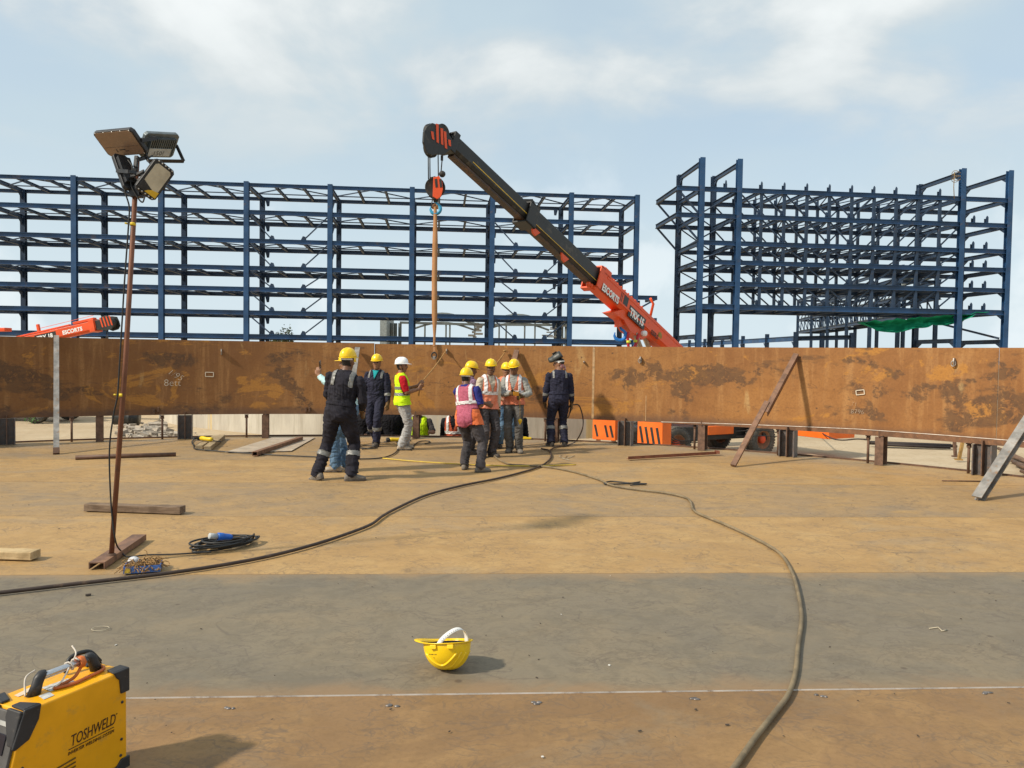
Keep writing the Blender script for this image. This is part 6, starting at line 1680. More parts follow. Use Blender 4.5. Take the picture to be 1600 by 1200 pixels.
# roof stickers, carry handle with wrapped lead
mb = MB(); tz = Hm + .0012
for pts in (((-.325, .03), (-.285, .03), (-.275, .075), (-.315, .075)), ((-.27, .075), (-.17, .06), (-.165, .125), (-.265, .135))): mb.prism([B0 + e1 * a + e2 * b_ + V((0, 0, tz)) for a, b_ in pts], V((0, 0, .001)))
mb.build('sticker', simple('faded_paper_sticker', (.52, .52, .50), .6, 0, .35, 60, (.2, .24, .32), .4), cas)
mb = MB(); mb.prism([B0 + e1 * a + e2 * b_ + V((0, 0, tz)) for a, b_ in ((-.352, .135), (-.335, .135), (-.28, .155), (-.285, .175), (-.352, .160))], V((0, 0, .001))); mb.build('scraped_label', simple('torn_white_label', (.62, .50, .38), .7), cas)
ha, hb_ = B0 + e1 * -.285 + e2 * .105, B0 + e1 * -.085 + e2 * .105
for q, sgn in ((ha, 1), (hb_, -1)):
    mb = MB(); mb.loft([(q + V((0, 0, Hm)) - e1 * sgn * .03, e1 * .026, e2 * .021), (q + V((0, 0, Hm + .035)) - e1 * sgn * .016, e1 * .021, e2 * .018), (q + V((0, 0, Hm + .062)) - e1 * sgn * .004, e1 * .023, e2 * .018), (q + V((0, 0, Hm + .078)) + e1 * sgn * .004, e1 * .014, e2 * .013)], 16); mb.build('handle_post', MK, wm)
mb = MB(); mb.tube([ha + V((0, 0, Hm + .058)), hb_ + V((0, 0, Hm + .058))], .0125, 16); mb.build('handle_bar', simple('chrome_tube', (.55, .56, .58), .25, .9, .1), wm)
mb = MB(); p0 = hb_ + V((0, 0, Hm + .058)) - e1 * .035
mb.tube([p0 + e1 * (-.012 + .005 * i / 6) + (e2 * math.cos(i * math.pi / 3) + V((0, 0, 1)) * math.sin(i * math.pi / 3)) * .019 for i in range(19)], .0065, 8)
mb.tube(spline([p0 + V((0, 0, -.018)), p0 - e1 * .05 - e2 * .02 + V((0, 0, -.045)), ha + e1 * .03 - e2 * .03 + V((0, 0, Hm + .008)), ha + e1 * .09 - e2 * .055 + V((0, 0, Hm + .008)), hb_ - e1 * .05 - e2 * .05 + V((0, 0, Hm + .008)), hb_ + e1 * .03 - e2 * .04 + V((0, 0, Hm + .010)), hb_ + e1 * .045 - e2 * .0 + V((0, 0, Hm + .012))]), .0062, 8)
o = mb.build('lead', simple('orange_brown_lead', (.50, .13, .03), .5), None, loc=ha + V((0, 0, Hm))); tag(o, 'orange lead wrapped round the handle of the yellow welding machine', 'lead')
mb = MB(); p1_ = (ha + hb_) / 2 + V((0, 0, Hm + .058))
mb.tube([p1_ + e1 * (.004 * i) + (e2 * math.cos(i * math.pi / 4) + V((0, 0, 1)) * math.sin(i * math.pi / 4)) * (.0155 + .0005 * i) for i in range(12)], .0035, 6)
mb.tube(spline([p1_ + e1 * .03 + V((0, 0, .015)), p1_ + e1 * .055 + e2 * .02 + V((0, 0, .035)), p1_ + e1 * .06 + e2 * .05 + V((0, 0, .055))]), .003, 6)
mb.tube(spline([p1_ - e2 * .016, p1_ - e1 * .04 - e2 * .03 + V((0, 0, -.035)), p1_ - e1 * .075 - e2 * .028 + V((0, 0, -.05))]), .0035, 6)
o = mb.build('tie_cord', simple('white_cord', (.62, .55, .47), .8), None, loc=p1_); tag(o, 'thin white cord tied round the handle of the yellow welding machine', 'cord')
mb = MB(); mb.tube(spline([ha - e1 * .055 + e2 * .01 + V((0, 0, Hm + .002)), ha - e1 * .03 + e2 * .045 + V((0, 0, Hm + .055)), ha + e1 * .01 + e2 * .05 + V((0, 0, Hm + .07))]), .0035, 6)
o = mb.build('tie_cord', bpy.data.materials['white_cord'], None, loc=ha + V((0, 0, Hm))); tag(o, 'white cord end arching over the front handle post of the yellow welding machine', 'cord')
mb = MB(); mb.tube(spline([hb_ - e1 * .06 + e2 * .06 + V((0, 0, Hm + .008)), hb_ - e1 * .03 + e2 * .075 + V((0, 0, Hm + .055)), hb_ + e1 * .03 + e2 * .05 + V((0, 0, Hm + .065)), hb_ + e1 * .075 + e2 * .04 + V((0, 0, Hm + .012))]), .009, 8); o = mb.build('cable', RUBB, None, loc=hb_ + V((0, 0, Hm))); tag(o, 'black cable looped on top of the yellow welding machine', 'cable')

# ---------------- flood light pole
POLE = simple('red_brown_pipe', (.19, .075, .04), .6, .1, .3, 5, (.10, .06, .05), .4, .25)
pb_ = gp(174, 868, .06); ptop = dp(212, 300, pb_.y + .02); pole_top = dp(214, 252, pb_.y + .02)
lp = thing('light_pole', 'tall brown pipe pole carrying four flood lights, standing on a steel channel', 'light pole', V((pb_.x, pb_.y, .012)))
mb = MB(); mb.tube([pb_, pb_.lerp(pole_top, .5) + V((.012, 0, 0)), pole_top], .0195, 16); mb.build('pole', POLE, lp)
mb = MB()
for f_ in (.005,): mb.lathe([(.038, 0), (.034, .012), (.021, .02)], Matrix.Translation(pb_), 16)
mb.build('weld_collar', DRK, lp)
# channel base: open end towards the viewer
q0, q1 = gp(151, 889, .012), gp(188, 864, .012); dr = (q1 - q0).normalized(); q1 = q0 + dr * .95; sx_ = V((dr.y, -dr.x, 0))
if sx_.x < 0: sx_ = -sx_
mb = MB(); w_ = .118; h_ = .052
for s_ in (-1, 1): mb.bar(q0 + sx_ * s_ * (w_ / 2 - .004) + V((0, 0, h_ / 2)), q1 + sx_ * s_ * (w_ / 2 - .004) + V((0, 0, h_ / 2)), .008, h_)
mb.bar(q0 + V((0, 0, h_ - .004)), q1 + V((0, 0, h_ - .004)), w_ - .016, .008)
mb.build('channel_base', CHAN, lp)
for i, (fx) in enumerate((.215, .60)):
    mb = MB(); q = pb_.lerp(pole_top, .9 if i == 0 else .385)
    if i == 0: q = pb_ + (pole_top - pb_) * ((868 - 349) / (868 - 252))
    else: q = pb_ + (pole_top - pb_) * ((868 - 615) / (868 - 252))
    mb.tube([q - V((0, 0, .012)), q + V((0, 0, .012))], .0235, 14); mb.tube([q + V((-.03, -.01, 0)), q + V((-.055, -.02, .004))], .007, 6); mb.build('yellow_tape', simple('yellow_tape', (.75, .55, .03), .5) if i == 0 else bpy.data.materials['yellow_tape'], lp)
mb = MB(); dq = (pole_top - pb_)
cpts = [pb_ + dq * t_ + V((dx, -.02, 0)) for t_, dx in ((.975, -.02), (.93, -.07), (.885, -.028), (.84, -.024), (.7, -.027), (.62, -.026), (.5, -.024), (.41, -.024), (.36, -.045), (.27, -.06), (.13, -.018), (.04, .035))]
e0 = gp(203, 869, .02)
cpts += [gp(190, 862, .05), gp(200, 870, .02), gp(230, 867, .015), gp(270, 866, .015), gp(305, 864, .02), gp(330, 862, .03)]
mb.tube(spline(cpts, 6), .0065, 8); o = mb.build('cable', RUBB, lp)
FLB = simple('black_flood_casing', (.030, .031, .034), .45, .2, .25, 10, (.09, .08, .07), .25, .06)
FLG = simple('grey_heatsink', (.16, .19, .20), .45, .4, .25, 10, (.09, .09, .08), .3, .06)
GLB = simple('brown_lens_glass', (.27, .18, .125), .25, 0, .12, 9)  # plain brown lens glass
GLP = simple('pale_dusty_lens', (.50, .45, .34), .35, 0, .2, 9)
def flood(name, label_part, cpx, ex, ey, w, h, glass, face='glass', fins=True):
    """flood light: local x = ex, y = ey, lens on +z"""
    M = frame(ex, ey, cpx); r3 = M.to_3x3(); X_, Y_, Z_ = r3.col[0], r3.col[1], r3.col[2]
    mb = MB(); k = .022
    ol = [(-w / 2 + k, -h / 2), (w / 2 - k, -h / 2), (w / 2, -h / 2 + k), (w / 2, h / 2 - k), (w / 2 - k, h / 2), (-w / 2 + k, h / 2), (-w / 2, h / 2 - k), (-w / 2, -h / 2 + k)]
    mb.prism([cpx + X_ * x + Y_ * y for x, y in ol], Z_ * -.035); o = mb.build('flood_light', FLB if fins != 'grey' else FLG, lp, bevel=.005)
    mb = MB(); mb.prism([cpx + X_ * x * (.93 if glass is GLB else .76) + Y_ * y * (.92 if glass is GLB else .80) + Z_ * .0005 for x, y in ol], Z_ * .004); mb.build('lens', glass, o)
    mb = MB()
    for k in range(13):
        x = -w * .36 + w * .72 * k / 12; mb.bar(cpx + X_ * x - Y_ * h * .36 - Z_ * .05, cpx + X_ * x + Y_ * h * .36 - Z_ * .05, .008, .034, Z_)
    mb.build('heat_sink', FLB if fins != 'grey' else FLG, o)
    mb = MB()
    for sx in (-1, 1): mb.bar(cpx + X_ * sx * (w / 2 + .010) - Z_ * .02, cpx + X_ * sx * (w / 2 + .010) - Z_ * .15 - Y_ * h * .30, .010, .028, Y_)
    mb.bar(cpx - X_ * (w / 2 + .010) - Z_ * .15 - Y_ * h * .30, cpx + X_ * (w / 2 + .010) - Z_ * .15 - Y_ * h * .30, .028, .010, Z_); mb.build('bracket', FLB, o)
    mb = MB()
    for k in range(5):
        for s_ in (-1, 1): mb.lathe([(0, .004), (.006, .004), (.007, 0)], Matrix.Translation(X_ * (-w / 2 + .03 + (w - .06) * k / 4) + Y_ * s_ * (h / 2 - .012)) @ M, 8)
    mb.build('screw', simple('bright_screw', (.6, .6, .58), .3, .6) if 'bright_screw' not in bpy.data.materials else bpy.data.materials['bright_screw'], o)
    return o, M
Yl = pb_.y
def lpx(x, y, dy=0.0): return dp(x, y, Yl + dy)
def flood_px(cx_, cy_, dy, e1_, e2_, d2, away, glass, fins=True):
    """e1_, e2_: picture runs of the right-going and down-going edges; d2: depth run of the second; the first follows from the right angle"""
    r_ = ray(cx_, cy_).normalized(); k_ = Yl / FPX
    a_, b_ = RGT * e1_[0] - UPV * e1_[1], RGT * e2_[0] - UPV * e2_[1]
    d1 = -(a_.dot(b_) + d2 * r_.dot(a_)) / (r_.dot(b_) + d2)
    a_, b_ = (a_ + r_ * d1) * k_, (b_ + r_ * d2) * k_
    c_ = lpx(cx_, cy_, dy)
    return flood('flood', '', c_, -a_ if away else a_, -b_, a_.length, b_.length, glass, fins=fins), c_, a_, b_
# 1: big pale-brown glass facing down towards the viewer's left
(o1, M1), cen, exv, eyv = flood_px(187, 224, 0, (60, -5), (27, 38), 36, False, GLB)
mb = MB(); n1 = M1.to_3x3().col[2]; ux_, uy_ = exv.normalized(), -eyv.normalized(); c0_ = cen + n1 * .0052 + eyv * .27
for x0_, y0_, x1_, y1_, ww_ in ((-.075, -.014, -.075, .014, .010), (-.045, .006, .02, .008, .007), (.012, -.008, .05, -.006, .005)): mb.bar(c0_ + ux_ * x0_ + uy_ * y0_, c0_ + ux_ * x1_ + uy_ * y1_, ww_, .001, n1)
mb.build('maker_mark', FLB, o1)
mb = MB(); n1 = M1.to_3x3().col[2]; mb.bar(cen + eyv * .12 - exv * .42 + n1 * .0052, cen + eyv * .12 + exv * .42 + n1 * .0052, .003, .002, n1); mb.build('lens_seam', simple('lens_seam', (.17, .11, .08), .5), o1)
# 2: seen from behind with fins and a scrawled white sticker
(o2, M2_), cen2, ex2, ey2 = flood_px(246, 224, .22, (54, 2), (-12, 38), 24, True, GLP, 'grey')
back = -M2_.to_3x3().col[2]; X_, Y_ = ex2.normalized(), -ey2.normalized()
mb = MB(); mb.prism([cen2 + back * .0685 + X_ * a + Y_ * b_ for a, b_ in ((-.12, -.075), (.085, -.075), (.085, -.005), (-.12, -.005))], back * .003); stk = mb.build('paper_sticker', simple('white_sticker', (.50, .53, .52), .6), o2)
lettering('lettering', '150?', .058, frame(X_, Y_, cen2 + back * .0725 + X_ * -.08 + Y_ * -.066), FLB, stk, 0, .0005, 'LEFT', -.001)
# 3: black frame with pale lens turned to the viewer's right
(o3, M3), cen3, ex3, ey3 = flood_px(243, 281, -.06, (30, 23), (-34, 46), -10, False, GLP)
n3 = M3.to_3x3().col[2]; X3, Y3 = ex3.normalized(), -ey3.normalized(); w3, h3 = ex3.length, ey3.length
mb = MB(); mb.prism([cen3 + n3 * .0055 + X3 * w3 * a + Y3 * h3 * b_ for a, b_ in ((-.12, -.42), (.42, -.42), (.42, -.24), (.12, -.28), (-.02, -.34))], n3 * .003); mb.build('yellow_tag', simple('yellow_tag', (.66, .42, .03), .4), o3)
mb = MB(); mb.prism([cen3 + n3 * .005 + X3 * w3 * a + Y3 * h3 * b_ for a, b_ in ((-.43, -.42), (.43, -.42), (.2, -.30), (-.43, -.16))], n3 * .002); mb.build('lens_mask', FLB, o3)
# 4: dark one under the first, edge on, seen from its finned back
(o4, M4), cen4, ex4, ey4 = flood_px(194, 272, .02, (24, 5), (19, 54), -16, True, GLP)
# clamps where the lights meet the pole
mb = MB(); mb.box(lpx(213, 300, 0), (.085, .08, .085)); mb.bar(lpx(205, 300), lpx(235, 303), .03, .03); mb.bar(lpx(213, 262), lpx(200, 296), .02, .03); mb.bar(lpx(214, 250), lpx(228, 246, .15), .02, .03); mb.bar(lpx(195, 245, .1), lpx(192, 285), .018, .03); mb.bar(lpx(215, 285), lpx(230, 270), .02, .03)
mb.bar(lpx(214, 244, .02), lpx(212, 262), .03, .03)
mb.build('clamp', FLB, lp, bevel=.004)
mb = MB(); mb.tube(spline([lpx(200, 250, -.02), lpx(207, 262, -.04), lpx(204, 285, -.05), lpx(212, 304, -.05), lpx(222, 316, -.05), lpx(226, 308, -.03)]), .006, 6); mb.tube(spline([lpx(240, 262, 0), lpx(231, 250, .0), lpx(238, 243, .08)]), .006, 6); mb.build('light_cord', RUBB, lp)

# ---------------- coil of black cable with blue plug
cc = gp(350, 853, .012); mb = MB(); rg = random.Random(5); pts = []
axx = (gp(404, 844, .012) - gp(302, 862, .012)); axx.z = 0; rx = axx.length / 2; axx.normalize(); ayy = V((-axx.y, axx.x, 0))
for i in range(9 * 24):
    a = 2 * math.pi * i / 24; lap = i / 24
    k = 1 + .10 * math.sin(lap * 2.4) + .06 * math.sin(lap * 5.1); kk = .62 + .22 * math.sin(lap * 1.7 + 1)
    pts.append(cc + axx * (rx * .80 * k * math.cos(a) + .05 * math.sin(lap * 3)) + ayy * (.17 * kk * 1.35 * math.sin(a) + .03 * math.sin(lap * 2)) + V((0, 0, .012 + .010 * (lap % 5) + .012 * math.sin(a * .5 + lap))))
pts = pts + [cc + axx * (rx * .9) + ayy * .05 + V((0, 0, .03)), cc + axx * (rx * 1.05) + ayy * .08 + V((0, 0, .03))]
mb.tube(pts, .0085, 7); coil = mb.build('cable_coil', RUBB, None, loc=cc); tag(coil, 'coil of black cable with a blue plug lying near the light pole', 'cable')
mb = MB(); q = cc + V((.01, -.02, .085)); mb.lathe([(0, -.07), (.022, -.07), (.028, -.05), (.030, .0), (.034, .01), (.034, .06), (.026, .065), (0, .065)], frame(V((0, .3, 1)), ayy, q) , 18); mb.build('plug', simple('blue_plug', (.02, .13, .52), .4), coil)
mb = MB(); mb.lathe([(0, .0), (.024, .0), (.027, .07), (.02, .075), (0, .075)], frame(V((0, .3, 1)), ayy, q + axx * .0) @ Matrix.Translation((0, 0, .066)), 18); mb.build('socket', simple('grey_white_plastic', (.5, .52, .52), .5), coil)

# ---------------- cardboard tray of coir strands
tb = gp(224, 891, .012); tray = thing('cardboard_tray', 'small blue printed cardboard tray full of brown fibre, near the pole base', 'tray', tb)
a0_, a1_ = gp(193, 897, .012), gp(250, 893, .012); ex = (a1_ - a0_); ex.z = 0; w_ = ex.length; ex.normalize(); ey = V((-ex.y, ex.x, 0)); dpt = .16
t = NT('blue_printed_card'); co = t.obj(); vv = t.n('ShaderNodeTexVoronoi'); t.put(vv.inputs[0], t.map(co, (16, 16, 40))); col = t.mix(t.ramp(vv.outputs[0], .35, .5), (.03, .11, .40), (.10, .20, .48)); col = t.mix(t.ramp(t.noise(co, 22, 4), .60, .66), col, (.5, .5, .48)); CARD = t.fin(col, .6)
mb = MB(); p_ = a0_
for s0, s1 in ((p_, p_ + ex * w_), (p_ + ey * dpt, p_ + ex * w_ + ey * dpt)): mb.bar(s0 + V((0, 0, .026)), s1 + V((0, 0, .026)), .004, .052)
for s0, s1 in ((p_, p_ + ey * dpt), (p_ + ex * w_, p_ + ex * w_ + ey * dpt)): mb.bar(s0 + V((0, 0, .026)), s1 + V((0, 0, .026)), .004, .052)
mb.prism([p_ + V((0, 0, .002)), p_ + ex * w_ + V((0, 0, .002)), p_ + ex * w_ + ey * dpt + V((0, 0, .002)), p_ + ey * dpt + V((0, 0, .002))], V((0, 0, .004))); mb.build('card_box', CARD, tray)
mb = MB(); mb.prism([p_ + ex * a + V((0, 0, b_)) - ey * .0035 for a, b_ in ((.005, .004), (.05, .004), (.045, .04), (.012, .046))], ey * -.0015); mb.build('yellow_print', simple('yellow_print', (.72, .50, .06), .6), tray)
mb = MB(); rg = random.Random(8)
for q in range(170):
    s0 = p_ + ex * rg.uniform(.01, w_ - .01) + ey * rg.uniform(.01, dpt - .01) + V((0, 0, rg.uniform(.03, .06)))
    pts = [s0]; dv = V((rg.gauss(0, 1), rg.gauss(0, 1), rg.gauss(.2, .6))).normalized() * .03
    for k in range(4):
        pts.append(pts[-1] + dv); dv = (dv + V((rg.gauss(0, .02), rg.gauss(0, .02), -.012))).normalized() * .026
        pts[-1].z = max(pts[-1].z, .03)
    mb.tube(pts, .0035, 4, cap=False)
o = mb.build('coir_fibre', simple('brown_coir', (.30, .17, .065), .9, 0, .4, 30), None, loc=tb); tag(o, 'tangle of brown coir fibre heaped in the blue cardboard tray', 'fibre')
mb = MB(); mb.ball(a0_ + ex * .05 + ey * .17 + V((0, 0, .05)), .05, .035, .04, 10, 7); o = mb.build('plastic_wrap', simple('crumpled_clear_plastic', (.55, .56, .58), .2, 0, .4, 40, None, 0, .6), None, loc=a0_ + ex * .05 + ey * .17); tag(o, 'crumpled pale plastic wrap behind the blue cardboard tray', 'wrap')

# ---------------- timbers, bars, planks, tools
def beam(name, label, cat, a, b, w, h, mat, z=.012, bev=.006, rot=0):
    a, b = gp(*a, z), gp(*b, z); a.z = b.z = z + h / 2; mb = MB(); n = 8; d = (b - a); pr = None
    L_ = d.length; d.normalize(); sd = V((d.y, -d.x, 0)); vs = []
    for i in range(n + 1):
        c_ = a + d * (L_ * i / n); j = .004 if mat in (WD, WL, WG) else 0
        for sx, sz in ((-1, -1), (1, -1), (1, 1), (-1, 1)): vs.append(c_ + sd * sx * (w / 2 + rg.uniform(-j, j)) + V((0, 0, sz * (h / 2) + (rg.uniform(-j, j) if sz > 0 else 0))))
    mb.add(vs, [(4 * i + q, 4 * i + (q + 1) % 4, 4 * i + 4 + (q + 1) % 4, 4 * i + 4 + q) for i in range(n) for q in range(4)] + [(3, 2, 1, 0), tuple(4 * n + q for q in range(4))])
    off = a.lerp(b, .5); off.z = z
    ang = math.atan2(d.y, d.x); o = mb.build(name, mat, None, loc=off, bevel=bev)
    o.data.transform(Matrix.Rotation(-ang, 4, 'Z')); o.rotation_euler = (0, 0, ang)
    return tag(o, label, cat)
beam('timber_beam', 'long weathered brown timber beam lying behind the light pole', 'timber', (136, 797), (286, 802), .115, .075, WD)
beam('timber_block', 'pale pine timber block lying at the left edge of the floor', 'timber', (-55, 870), (56, 873), .12, .066, WL)
beam('wooden_plank', 'dusty plank nearer the pole, carrying the yellow tool', 'plank', (311, 702), (337, 686), .12, .07, WG)
beam('wooden_plank', 'dusty plank on the right, beside the one with the yellow tool', 'plank', (324, 704), (347, 685), .12, .075, WG)
q0, q1 = gp(118, 715, .035), gp(275, 710, .035); mb = MB(); mb.tube([q0, q0.lerp(q1, .5) + V((0, 0, .004)), q1], .034, 12); o = mb.build('steel_pipe', simple('dark_brown_pipe', (.13, .07, .045), .6, .1, .3, 8), None, loc=q0.lerp(q1, .5)); tag(o, 'thin dark pipe lying on the floor left of the planks', 'pipe')
q0, q1 = gp(398, 709, .05), gp(470, 685, .05); mb = MB()
dd_ = (q1 - q0).normalized(); s_ = V((dd_.y, -dd_.x, 0))
for sg in (-1, 1): mb.bar(q0 + s_ * sg * .042, q1 + s_ * sg * .042, .006, .07); mb.bar(q0 + V((0, 0, sg * .032)), q1 + V((0, 0, sg * .032)), .078, .006)
o = mb.build('box_tube', CHAN, None, loc=q0.lerp(q1, .5)); tag(o, 'brown rectangular steel tube lying on the pale floor plate', 'steel tube')
q0, q1 = gp(981, 717, .03), gp(1118, 709, .03); mb = MB(); mb.bar(q0, q1, .075, .006); mb.bar(q0 + V((0, -.034, .02)), q1 + V((0, -.034, .02)), .006, .05)
mb.box(q1 + V((.03, 0, .03)), (.06, .12, .05)); o = mb.build('angle_bar', simple('red_rust_angle', (.24, .085, .045), .7, 0, .3, 8, (.12, .05, .03), .4), None, loc=q0.lerp(q1, .5)); tag(o, 'red-brown steel angle bar lying on the floor before the crane', 'steel bar')
q0, q1 = gp(1472, 751, .015), gp(1532, 752, .015); mb = MB(); mb.tube([q0, q1], .009, 8); o = mb.build('steel_rod', DRK, None, loc=q0); tag(o, 'short thin rod lying on the floor near the right edge', 'rod')
# yellow angle grinder on the plank, another by the white helmet man
def grinder(loc, rz, label, col_):
    r_ = thing('angle_grinder', label, 'power tool', loc, rz)
    mb = MB(); mb.tube([(-.17, 0, .05), (-.12, 0, .05), (0, 0, .05), (.10, 0, .055), (.15, 0, .055)], .04, 14, radii=[.028, .040, .036, .042, .036]); mb.build('body', col_, r_, world=False)
    mb = MB(); mb.tube([(.14, 0, .055), (.19, 0, .05), (.21, 0, .05)], .04, 12, radii=[.038, .045, .035]); mb.lathe([(0, .0), (.065, .0), (.065, .006), (0, .006)], Matrix.Translation((.19, 0, .012)), 20); mb.tube([(.17, .03, .06), (.17, .14, .07)], .018, 10); mb.tube([(.19, 0, .012), (.19, 0, .05)], .02, 8); mb.build('gear_head', MK, r_, world=False)
    mb = MB(); mb.tube(spline([(-.17, 0, .05), (-.25, .03, .04), (-.30, -.06, .01), (-.22, -.14, .008), (-.05, -.12, .008)]), .007, 6); mb.build('cord', RUBB, r_, world=False)
    return r_
GY = simple('tool_yellow', (.74, .52, .02), .4, 0, .1, 10)
p = gp(322, 690, .085); grinder(p, R(150), 'yellow power tool resting on the dusty planks by the shell', GY)
p = gp(620, 691, .012); grinder(p, R(200), 'yellow and black angle grinder on the floor behind the white helmet worker', GY)
p = gp(819, 686, .012); mb = MB(); mb.box(p + V((0, 0, .02)), (.30, .05, .04)); mb.box(p + V((.0, 0, .045)), (.1, .03, .012)); o = mb.build('spirit_level', GY, None, loc=p, bevel=.006); tag(o, 'short yellow spirit level on the floor edge behind the plumb line', 'level')
# ---------------- hoses, cables, tape
def hose(name, label, cat, pts, r_, mat, z=None, per=8):
    z = z if z is not None else .01
    P = [gp(x, y, z + r_) if len(q_) == 0 else q_[0] for (x, y, *q_) in pts]
    mb = MB(); mb.tube(spline(P, per), r_, 10); c_ = P[len(P) // 2].copy(); c_.z = 0; o = mb.build(name, mat, None, loc=c_); return tag(o, label, cat)
hose('hose', 'thick dark brown hose sweeping from the left edge up to the welder', 'hose', [(-420, 972), (-200, 947), (-60, 932), (0, 926), (120, 912), (250, 897), (340, 884), (420, 869), (490, 851), (545, 833), (580, 819), (598, 806), (622, 793), (665, 774), (720, 759), (775, 748), (815, 738), (838, 731), (852, 724), (861, 714), (858, 704), (846, 701)], .0145, HOSEB)
hose('hose', 'dusty olive hose winding from the lower right up to the workers', 'hose', [(1120, 1235), (1150, 1195), (1182, 1150), (1212, 1112), (1232, 1084), (1243, 1050), (1247, 1010), (1252, 975), (1252, 955), (1247, 925), (1238, 895), (1222, 868), (1200, 852), (1165, 834), (1130, 818), (1095, 804), (1083, 796), (1079, 784), (1070, 777), (1040, 770), (990, 764), (955, 758), (935, 749), (900, 738), (860, 730), (820, 727), (795, 725), (775, 715), (767, 703)], .0135, HOSET)
hose('cable', 'thin dark cable running from the planks past the nearest navy worker', 'cable', [(303, 697), (300, 690), (308, 685), (318, 688)] + [(303, 700), (330, 704), (370, 707), (430, 711), (500, 714), (560, 717), (598, 715), (618, 707), (622, 697), (619, 688)], .011, RUBB)
hose('measuring_tape', 'yellow measuring tape stretched across the floor behind the pink vest worker', 'tape', [(598, 716), (640, 720), (700, 724), (760, 727), (830, 728), (900, 726)], .009, simple('yellow_tape_blade', (.62, .44, .05), .5))
hose('cable', 'short loops of dark cable lying by the hose right of the welder', 'cable', [(1000, 753), (975, 756), (945, 756), (955, 752), (985, 755), (1010, 756), (985, 758)], .010, RUBB)
hose('cable', 'dark cable scrap on the floor behind the nearest navy worker', 'cable', [(566, 702), (585, 698), (572, 696), (560, 699), (578, 701), (590, 700)], .010, RUBB)
hose('cable', 'dark cable end leaning by the white helmet worker feet', 'cable', [(641, 703), (645, 697), (655, 690), (668, 689), (672, 691), (664, 693)], .010, RUBB)
# torch and its lead, held by the welder
wp = people['p10']; tq = hand_pt(wp, 'R', .09, .01)
tor_ = thing('welding_torch', 'dark welding torch hanging from the hand of the welder by the shell', 'welding torch', tq)
mb = MB(); mb.tube([tq + V((.02, 0, .05)), tq, tq + V((-.03, -.02, -.11))], .02, 10, radii=[.018, .022, .014]); mb.build('handle', MK, tor_)
mb = MB(); mb.tube([tq + V((-.03, -.02, -.10)), tq + V((-.05, -.03, -.17)), tq + V((-.075, -.03, -.21))], .011, 8); mb.build('nozzle', DARKM, tor_)
P = [tq + V((.02, 0, .05)), dp(905, 634, 14.9), dp(911, 655, 14.9), dp(909, 673, 14.85), gp(899, 690, .02), gp(885, 696, .02), gp(868, 699, .02), gp(858, 704, .03)]
mb = MB(); mb.tube(spline(P), .013, 8); o = mb.build('torch_lead', HOSEB, None, loc=gp(885, 696, 0)); tag(o, 'dark lead looping from the welding torch down to the floor hose', 'cable')
# guide rope from the hands of the white helmet man to the lug
rope_m = simple('tan_fibre_rope', (.36, .20, .07), .9, 0, .3, 30)
hr = hand_pt(people['p4'], 'L', .09, .02); lg, tx, nn, a = on_wall(697, wall_z(697, 548), .07)
mb = MB(); mb.tube(spline([hr + V((-.05, 0, -.25)), hr + V((-.03, -.01, -.1)), hr, hr.lerp(lg, .5) + V((0, 0, -.03)), lg, lg + V((0, 0, .03))]), .011, 8); o = mb.build('guide_rope', rope_m, None, loc=lg); tag(o, 'thin tan guide rope pulled tight between the white helmet worker and the shell', 'rope')
lg2, tx, nn, a = on_wall(789, wall_z(789, 551), .07); mb = MB(); mb.tube(spline([lg2, lg2 + V((-.10, -.1, -.14)), lg2 + V((-.25, -.2, -.34))]), .012, 8); mb.tube([lg2 + V((-.03, 0, .03)), lg2 + V((.03, 0, .04))], .02, 8); o = mb.build('guide_rope', rope_m, None, loc=lg2); tag(o, 'short tan rope end tied at the shell top between the salmon vests', 'rope')

# ---------------- things on the sand beyond the shell
def gs(x, y): return gp(x, y, GZ + .05)
p = gs(198, 664); r_ = thing('oil_drum', 'dark drum lying on the sand below the shell behind the pole', 'drum', p); mb = MB(); mb.lathe([(0, -.45), (.29, -.45), (.30, -.43), (.285, -.15), (.30, -.14), (.285, -.13), (.285, .13), (.30, .14), (.285, .15), (.30, .43), (.29, .45), (0, .45)], frame(V((0, .2, 1)), V((-.2, 1, 0)), p + V((0, 0, .29))), 24); mb.build('drum_shell', BLK, r_)
mb = MB(); mb.lathe([(0, .0), (.10, .0), (.11, .02), (0, .02)], frame(V((0, .2, 1)), V((-.2, 1, 0)), p + V((0, 0, .29))) @ Matrix.Translation((0, 0, .45)), 16); mb.build('bung_cap', MK, r_)
rg = random.Random(4); mb = MB()
for q in range(130):
    x, y = rg.gauss(228, 22), rg.gauss(676, 6); c_ = gs(x, y); r0 = abs(rg.gauss(.06, .05)) + .03
    M = Matrix.Rotation(rg.uniform(0, 6), 3, 'Z') @ Matrix.Rotation(rg.uniform(-.5, .5), 3, 'X'); mb.box(c_ + V((0, 0, r0 * .3)), (r0 * 2, r0 * 1.4, r0), M)
o = mb.build('rubble', simple('grey_rubble', (.36, .31, .25), .95, 0, .35, 8), None, loc=gs(228, 676)); tag(o, 'low scatter of broken grey rubble on the sand below the shell', 'rubble'); o['kind'] = 'stuff'
p = gs(57, 659); r_ = thing('weed', 'small green weed growing on the sand below the shell at left', 'plant', p); mb = MB()
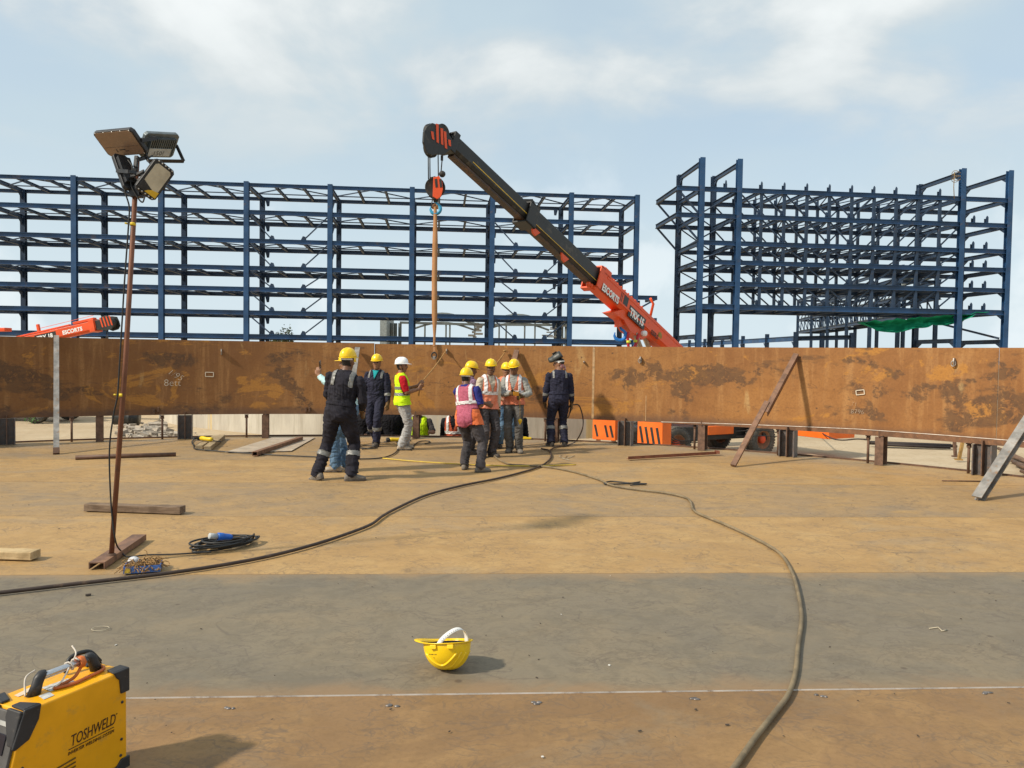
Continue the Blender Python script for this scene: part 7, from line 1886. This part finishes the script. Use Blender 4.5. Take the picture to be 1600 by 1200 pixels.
for q in range(70):
    a = rg.uniform(0, 6.28); rr = rg.random() * .5; c_ = p + V((math.cos(a) * rr, math.sin(a) * rr * .6, rg.uniform(.02, .30))); e_ = V((rg.gauss(0, 1), rg.gauss(0, 1), rg.gauss(0, .6))).normalized(); f_ = e_.cross(V((0, 0, 1))).normalized()
    mb.add([c_ - e_ * .10, c_ + f_ * .035, c_ + e_ * .10, c_ - f_ * .035], [(0, 1, 2, 3)])
mb.build('leaves', simple('weed_green', (.07, .16, .035), .7, 0, .35, 8), r_)
mb = MB()
for q in range(8): a = q * .8; mb.tube([p, p + V((math.cos(a) * .2, math.sin(a) * .12, .25))], .008, 5)
mb.build('stem', simple('weed_stem', (.10, .14, .04), .8), r_)
hose('rebar_bundle', 'dark bundle of bars lying on the bright sand at right', 'steel bars', [], .05, DRK) if False else None
q0, q1 = gs(1384, 697), gs(1480, 701); mb = MB()
for k in range(5): mb.tube([q0 + V((rg.uniform(-.5, .3), k * .09, .05 + .05 * (k % 2))), q1 + V((rg.uniform(-.3, .6), k * .09 - .1, .05 + .05 * (k % 2)))], .045, 8)
o = mb.build('bar_bundle', simple('dark_bar_steel', (.03, .022, .02), .6, .2), None, loc=q0); tag(o, 'dark bundle of long bars lying on bright sand at right', 'steel bars')
mb = MB(); mb.tube(spline([gs(1265, 680) + V((0, 0, .4)), dp(1300, 685, 20), dp(1340, 686, 17), arc(phi_at(1359), RAD + .05, .40)]), .018, 6); o = mb.build('wire_rope', RUBB, None, loc=gs(1300, 690)); tag(o, 'dark wire strung from the crane side to the jack rod', 'wire')
for x0, y0, x1, y1, m_, lb in ((1491, 690, 1493, 714, RPOST, 'rusty stake standing on sand behind the right shell post'), (1505, 690, 1498, 719, simple('dull_yellow_stake', (.34, .20, .06), .7, 0, .4), 'yellow stake leaning on sand behind the right shell post')):
    b_ = gs(x1, y1); t_ = dp(x0, y0 - 4, b_.y); mb = MB(); mb.bar(b_, t_, .085, .07, (0, 1, 0)); mb.box(b_ + V((0, 0, .02)), (.18, .16, .04)); o = mb.build('ground_stake', m_, None, loc=b_, bevel=.008); tag(o, lb, 'stake')
mb = MB()
for k in range(7):
    a_, b_ = gs(1560 + k * 6, 703 + k * 6), gs(1660 + k * 6, 748 + k * 5); mb.tube([a_ + V((0, 0, .05 + .03 * (k % 3))), b_ + V((0, 0, .05 + .03 * (k % 3)))], .05, 8)
o = mb.build('pipe_bundle', simple('rust_pipe', (.20, .11, .06), .7, 0, .4, 2), None, loc=gs(1600, 725)); tag(o, 'bundle of rusty pipes on the sand at the far right edge', 'pipes')
# scattered specks on the floor
mb = MB(); rg = random.Random(12); 
for q in range(110):
    x, y = rg.uniform(0, 1600), 720 + 470 * rg.random() ** 1.3; c_ = gp(x, y, .009); k = rg.uniform(.002, .0055); mb.box(c_, (k * rg.uniform(1, 4), k * rg.uniform(1, 2), k * .6), Matrix.Rotation(rg.uniform(0, 6), 3, 'Z'), 0 if rg.random() < .92 else 1)
for x, y, l_ in ((138, 929, .035),):
    if l_: mb.box(gp(x, y, .012), (l_, .02, .01), Matrix.Rotation(.5, 3, 'Z'))
o = mb.build('debris', [simple('dark_scale_flake', (.06, .045, .035), .8), simple('pale_paper_flake', (.6, .58, .54), .8)], None); tag(o, 'tiny flakes and specks scattered over the steel floor', 'debris'); o['kind'] = 'stuff'
# chalk scribbles on the floor
CH2 = simple('faint_floor_chalk', (.40, .35, .26), .9); mb = MB()
for pts in (((878, 711), (874, 713), (882, 717), (886, 712)), ((886, 716), (898, 712)), ((1058 - 180, 716), (890, 719))): mb.tube([gp(x, y, .014) for x, y in pts], .006, 4)
for cx_, cy_, r0 in ((157, 982, .05),): mb.tube([gp(cx_, cy_, .014) + V((r0 * math.cos(k * .4), r0 * .8 * math.sin(k * .4), 0)) for k in range(17)], .0022, 4)
mb.tube([gp(1452, 982, .012), gp(1466, 980, .012), gp(1472, 986, .012), gp(1480, 984, .012)], .004, 4)
o = struct(mb.build('floor_chalk_marks', CH2))
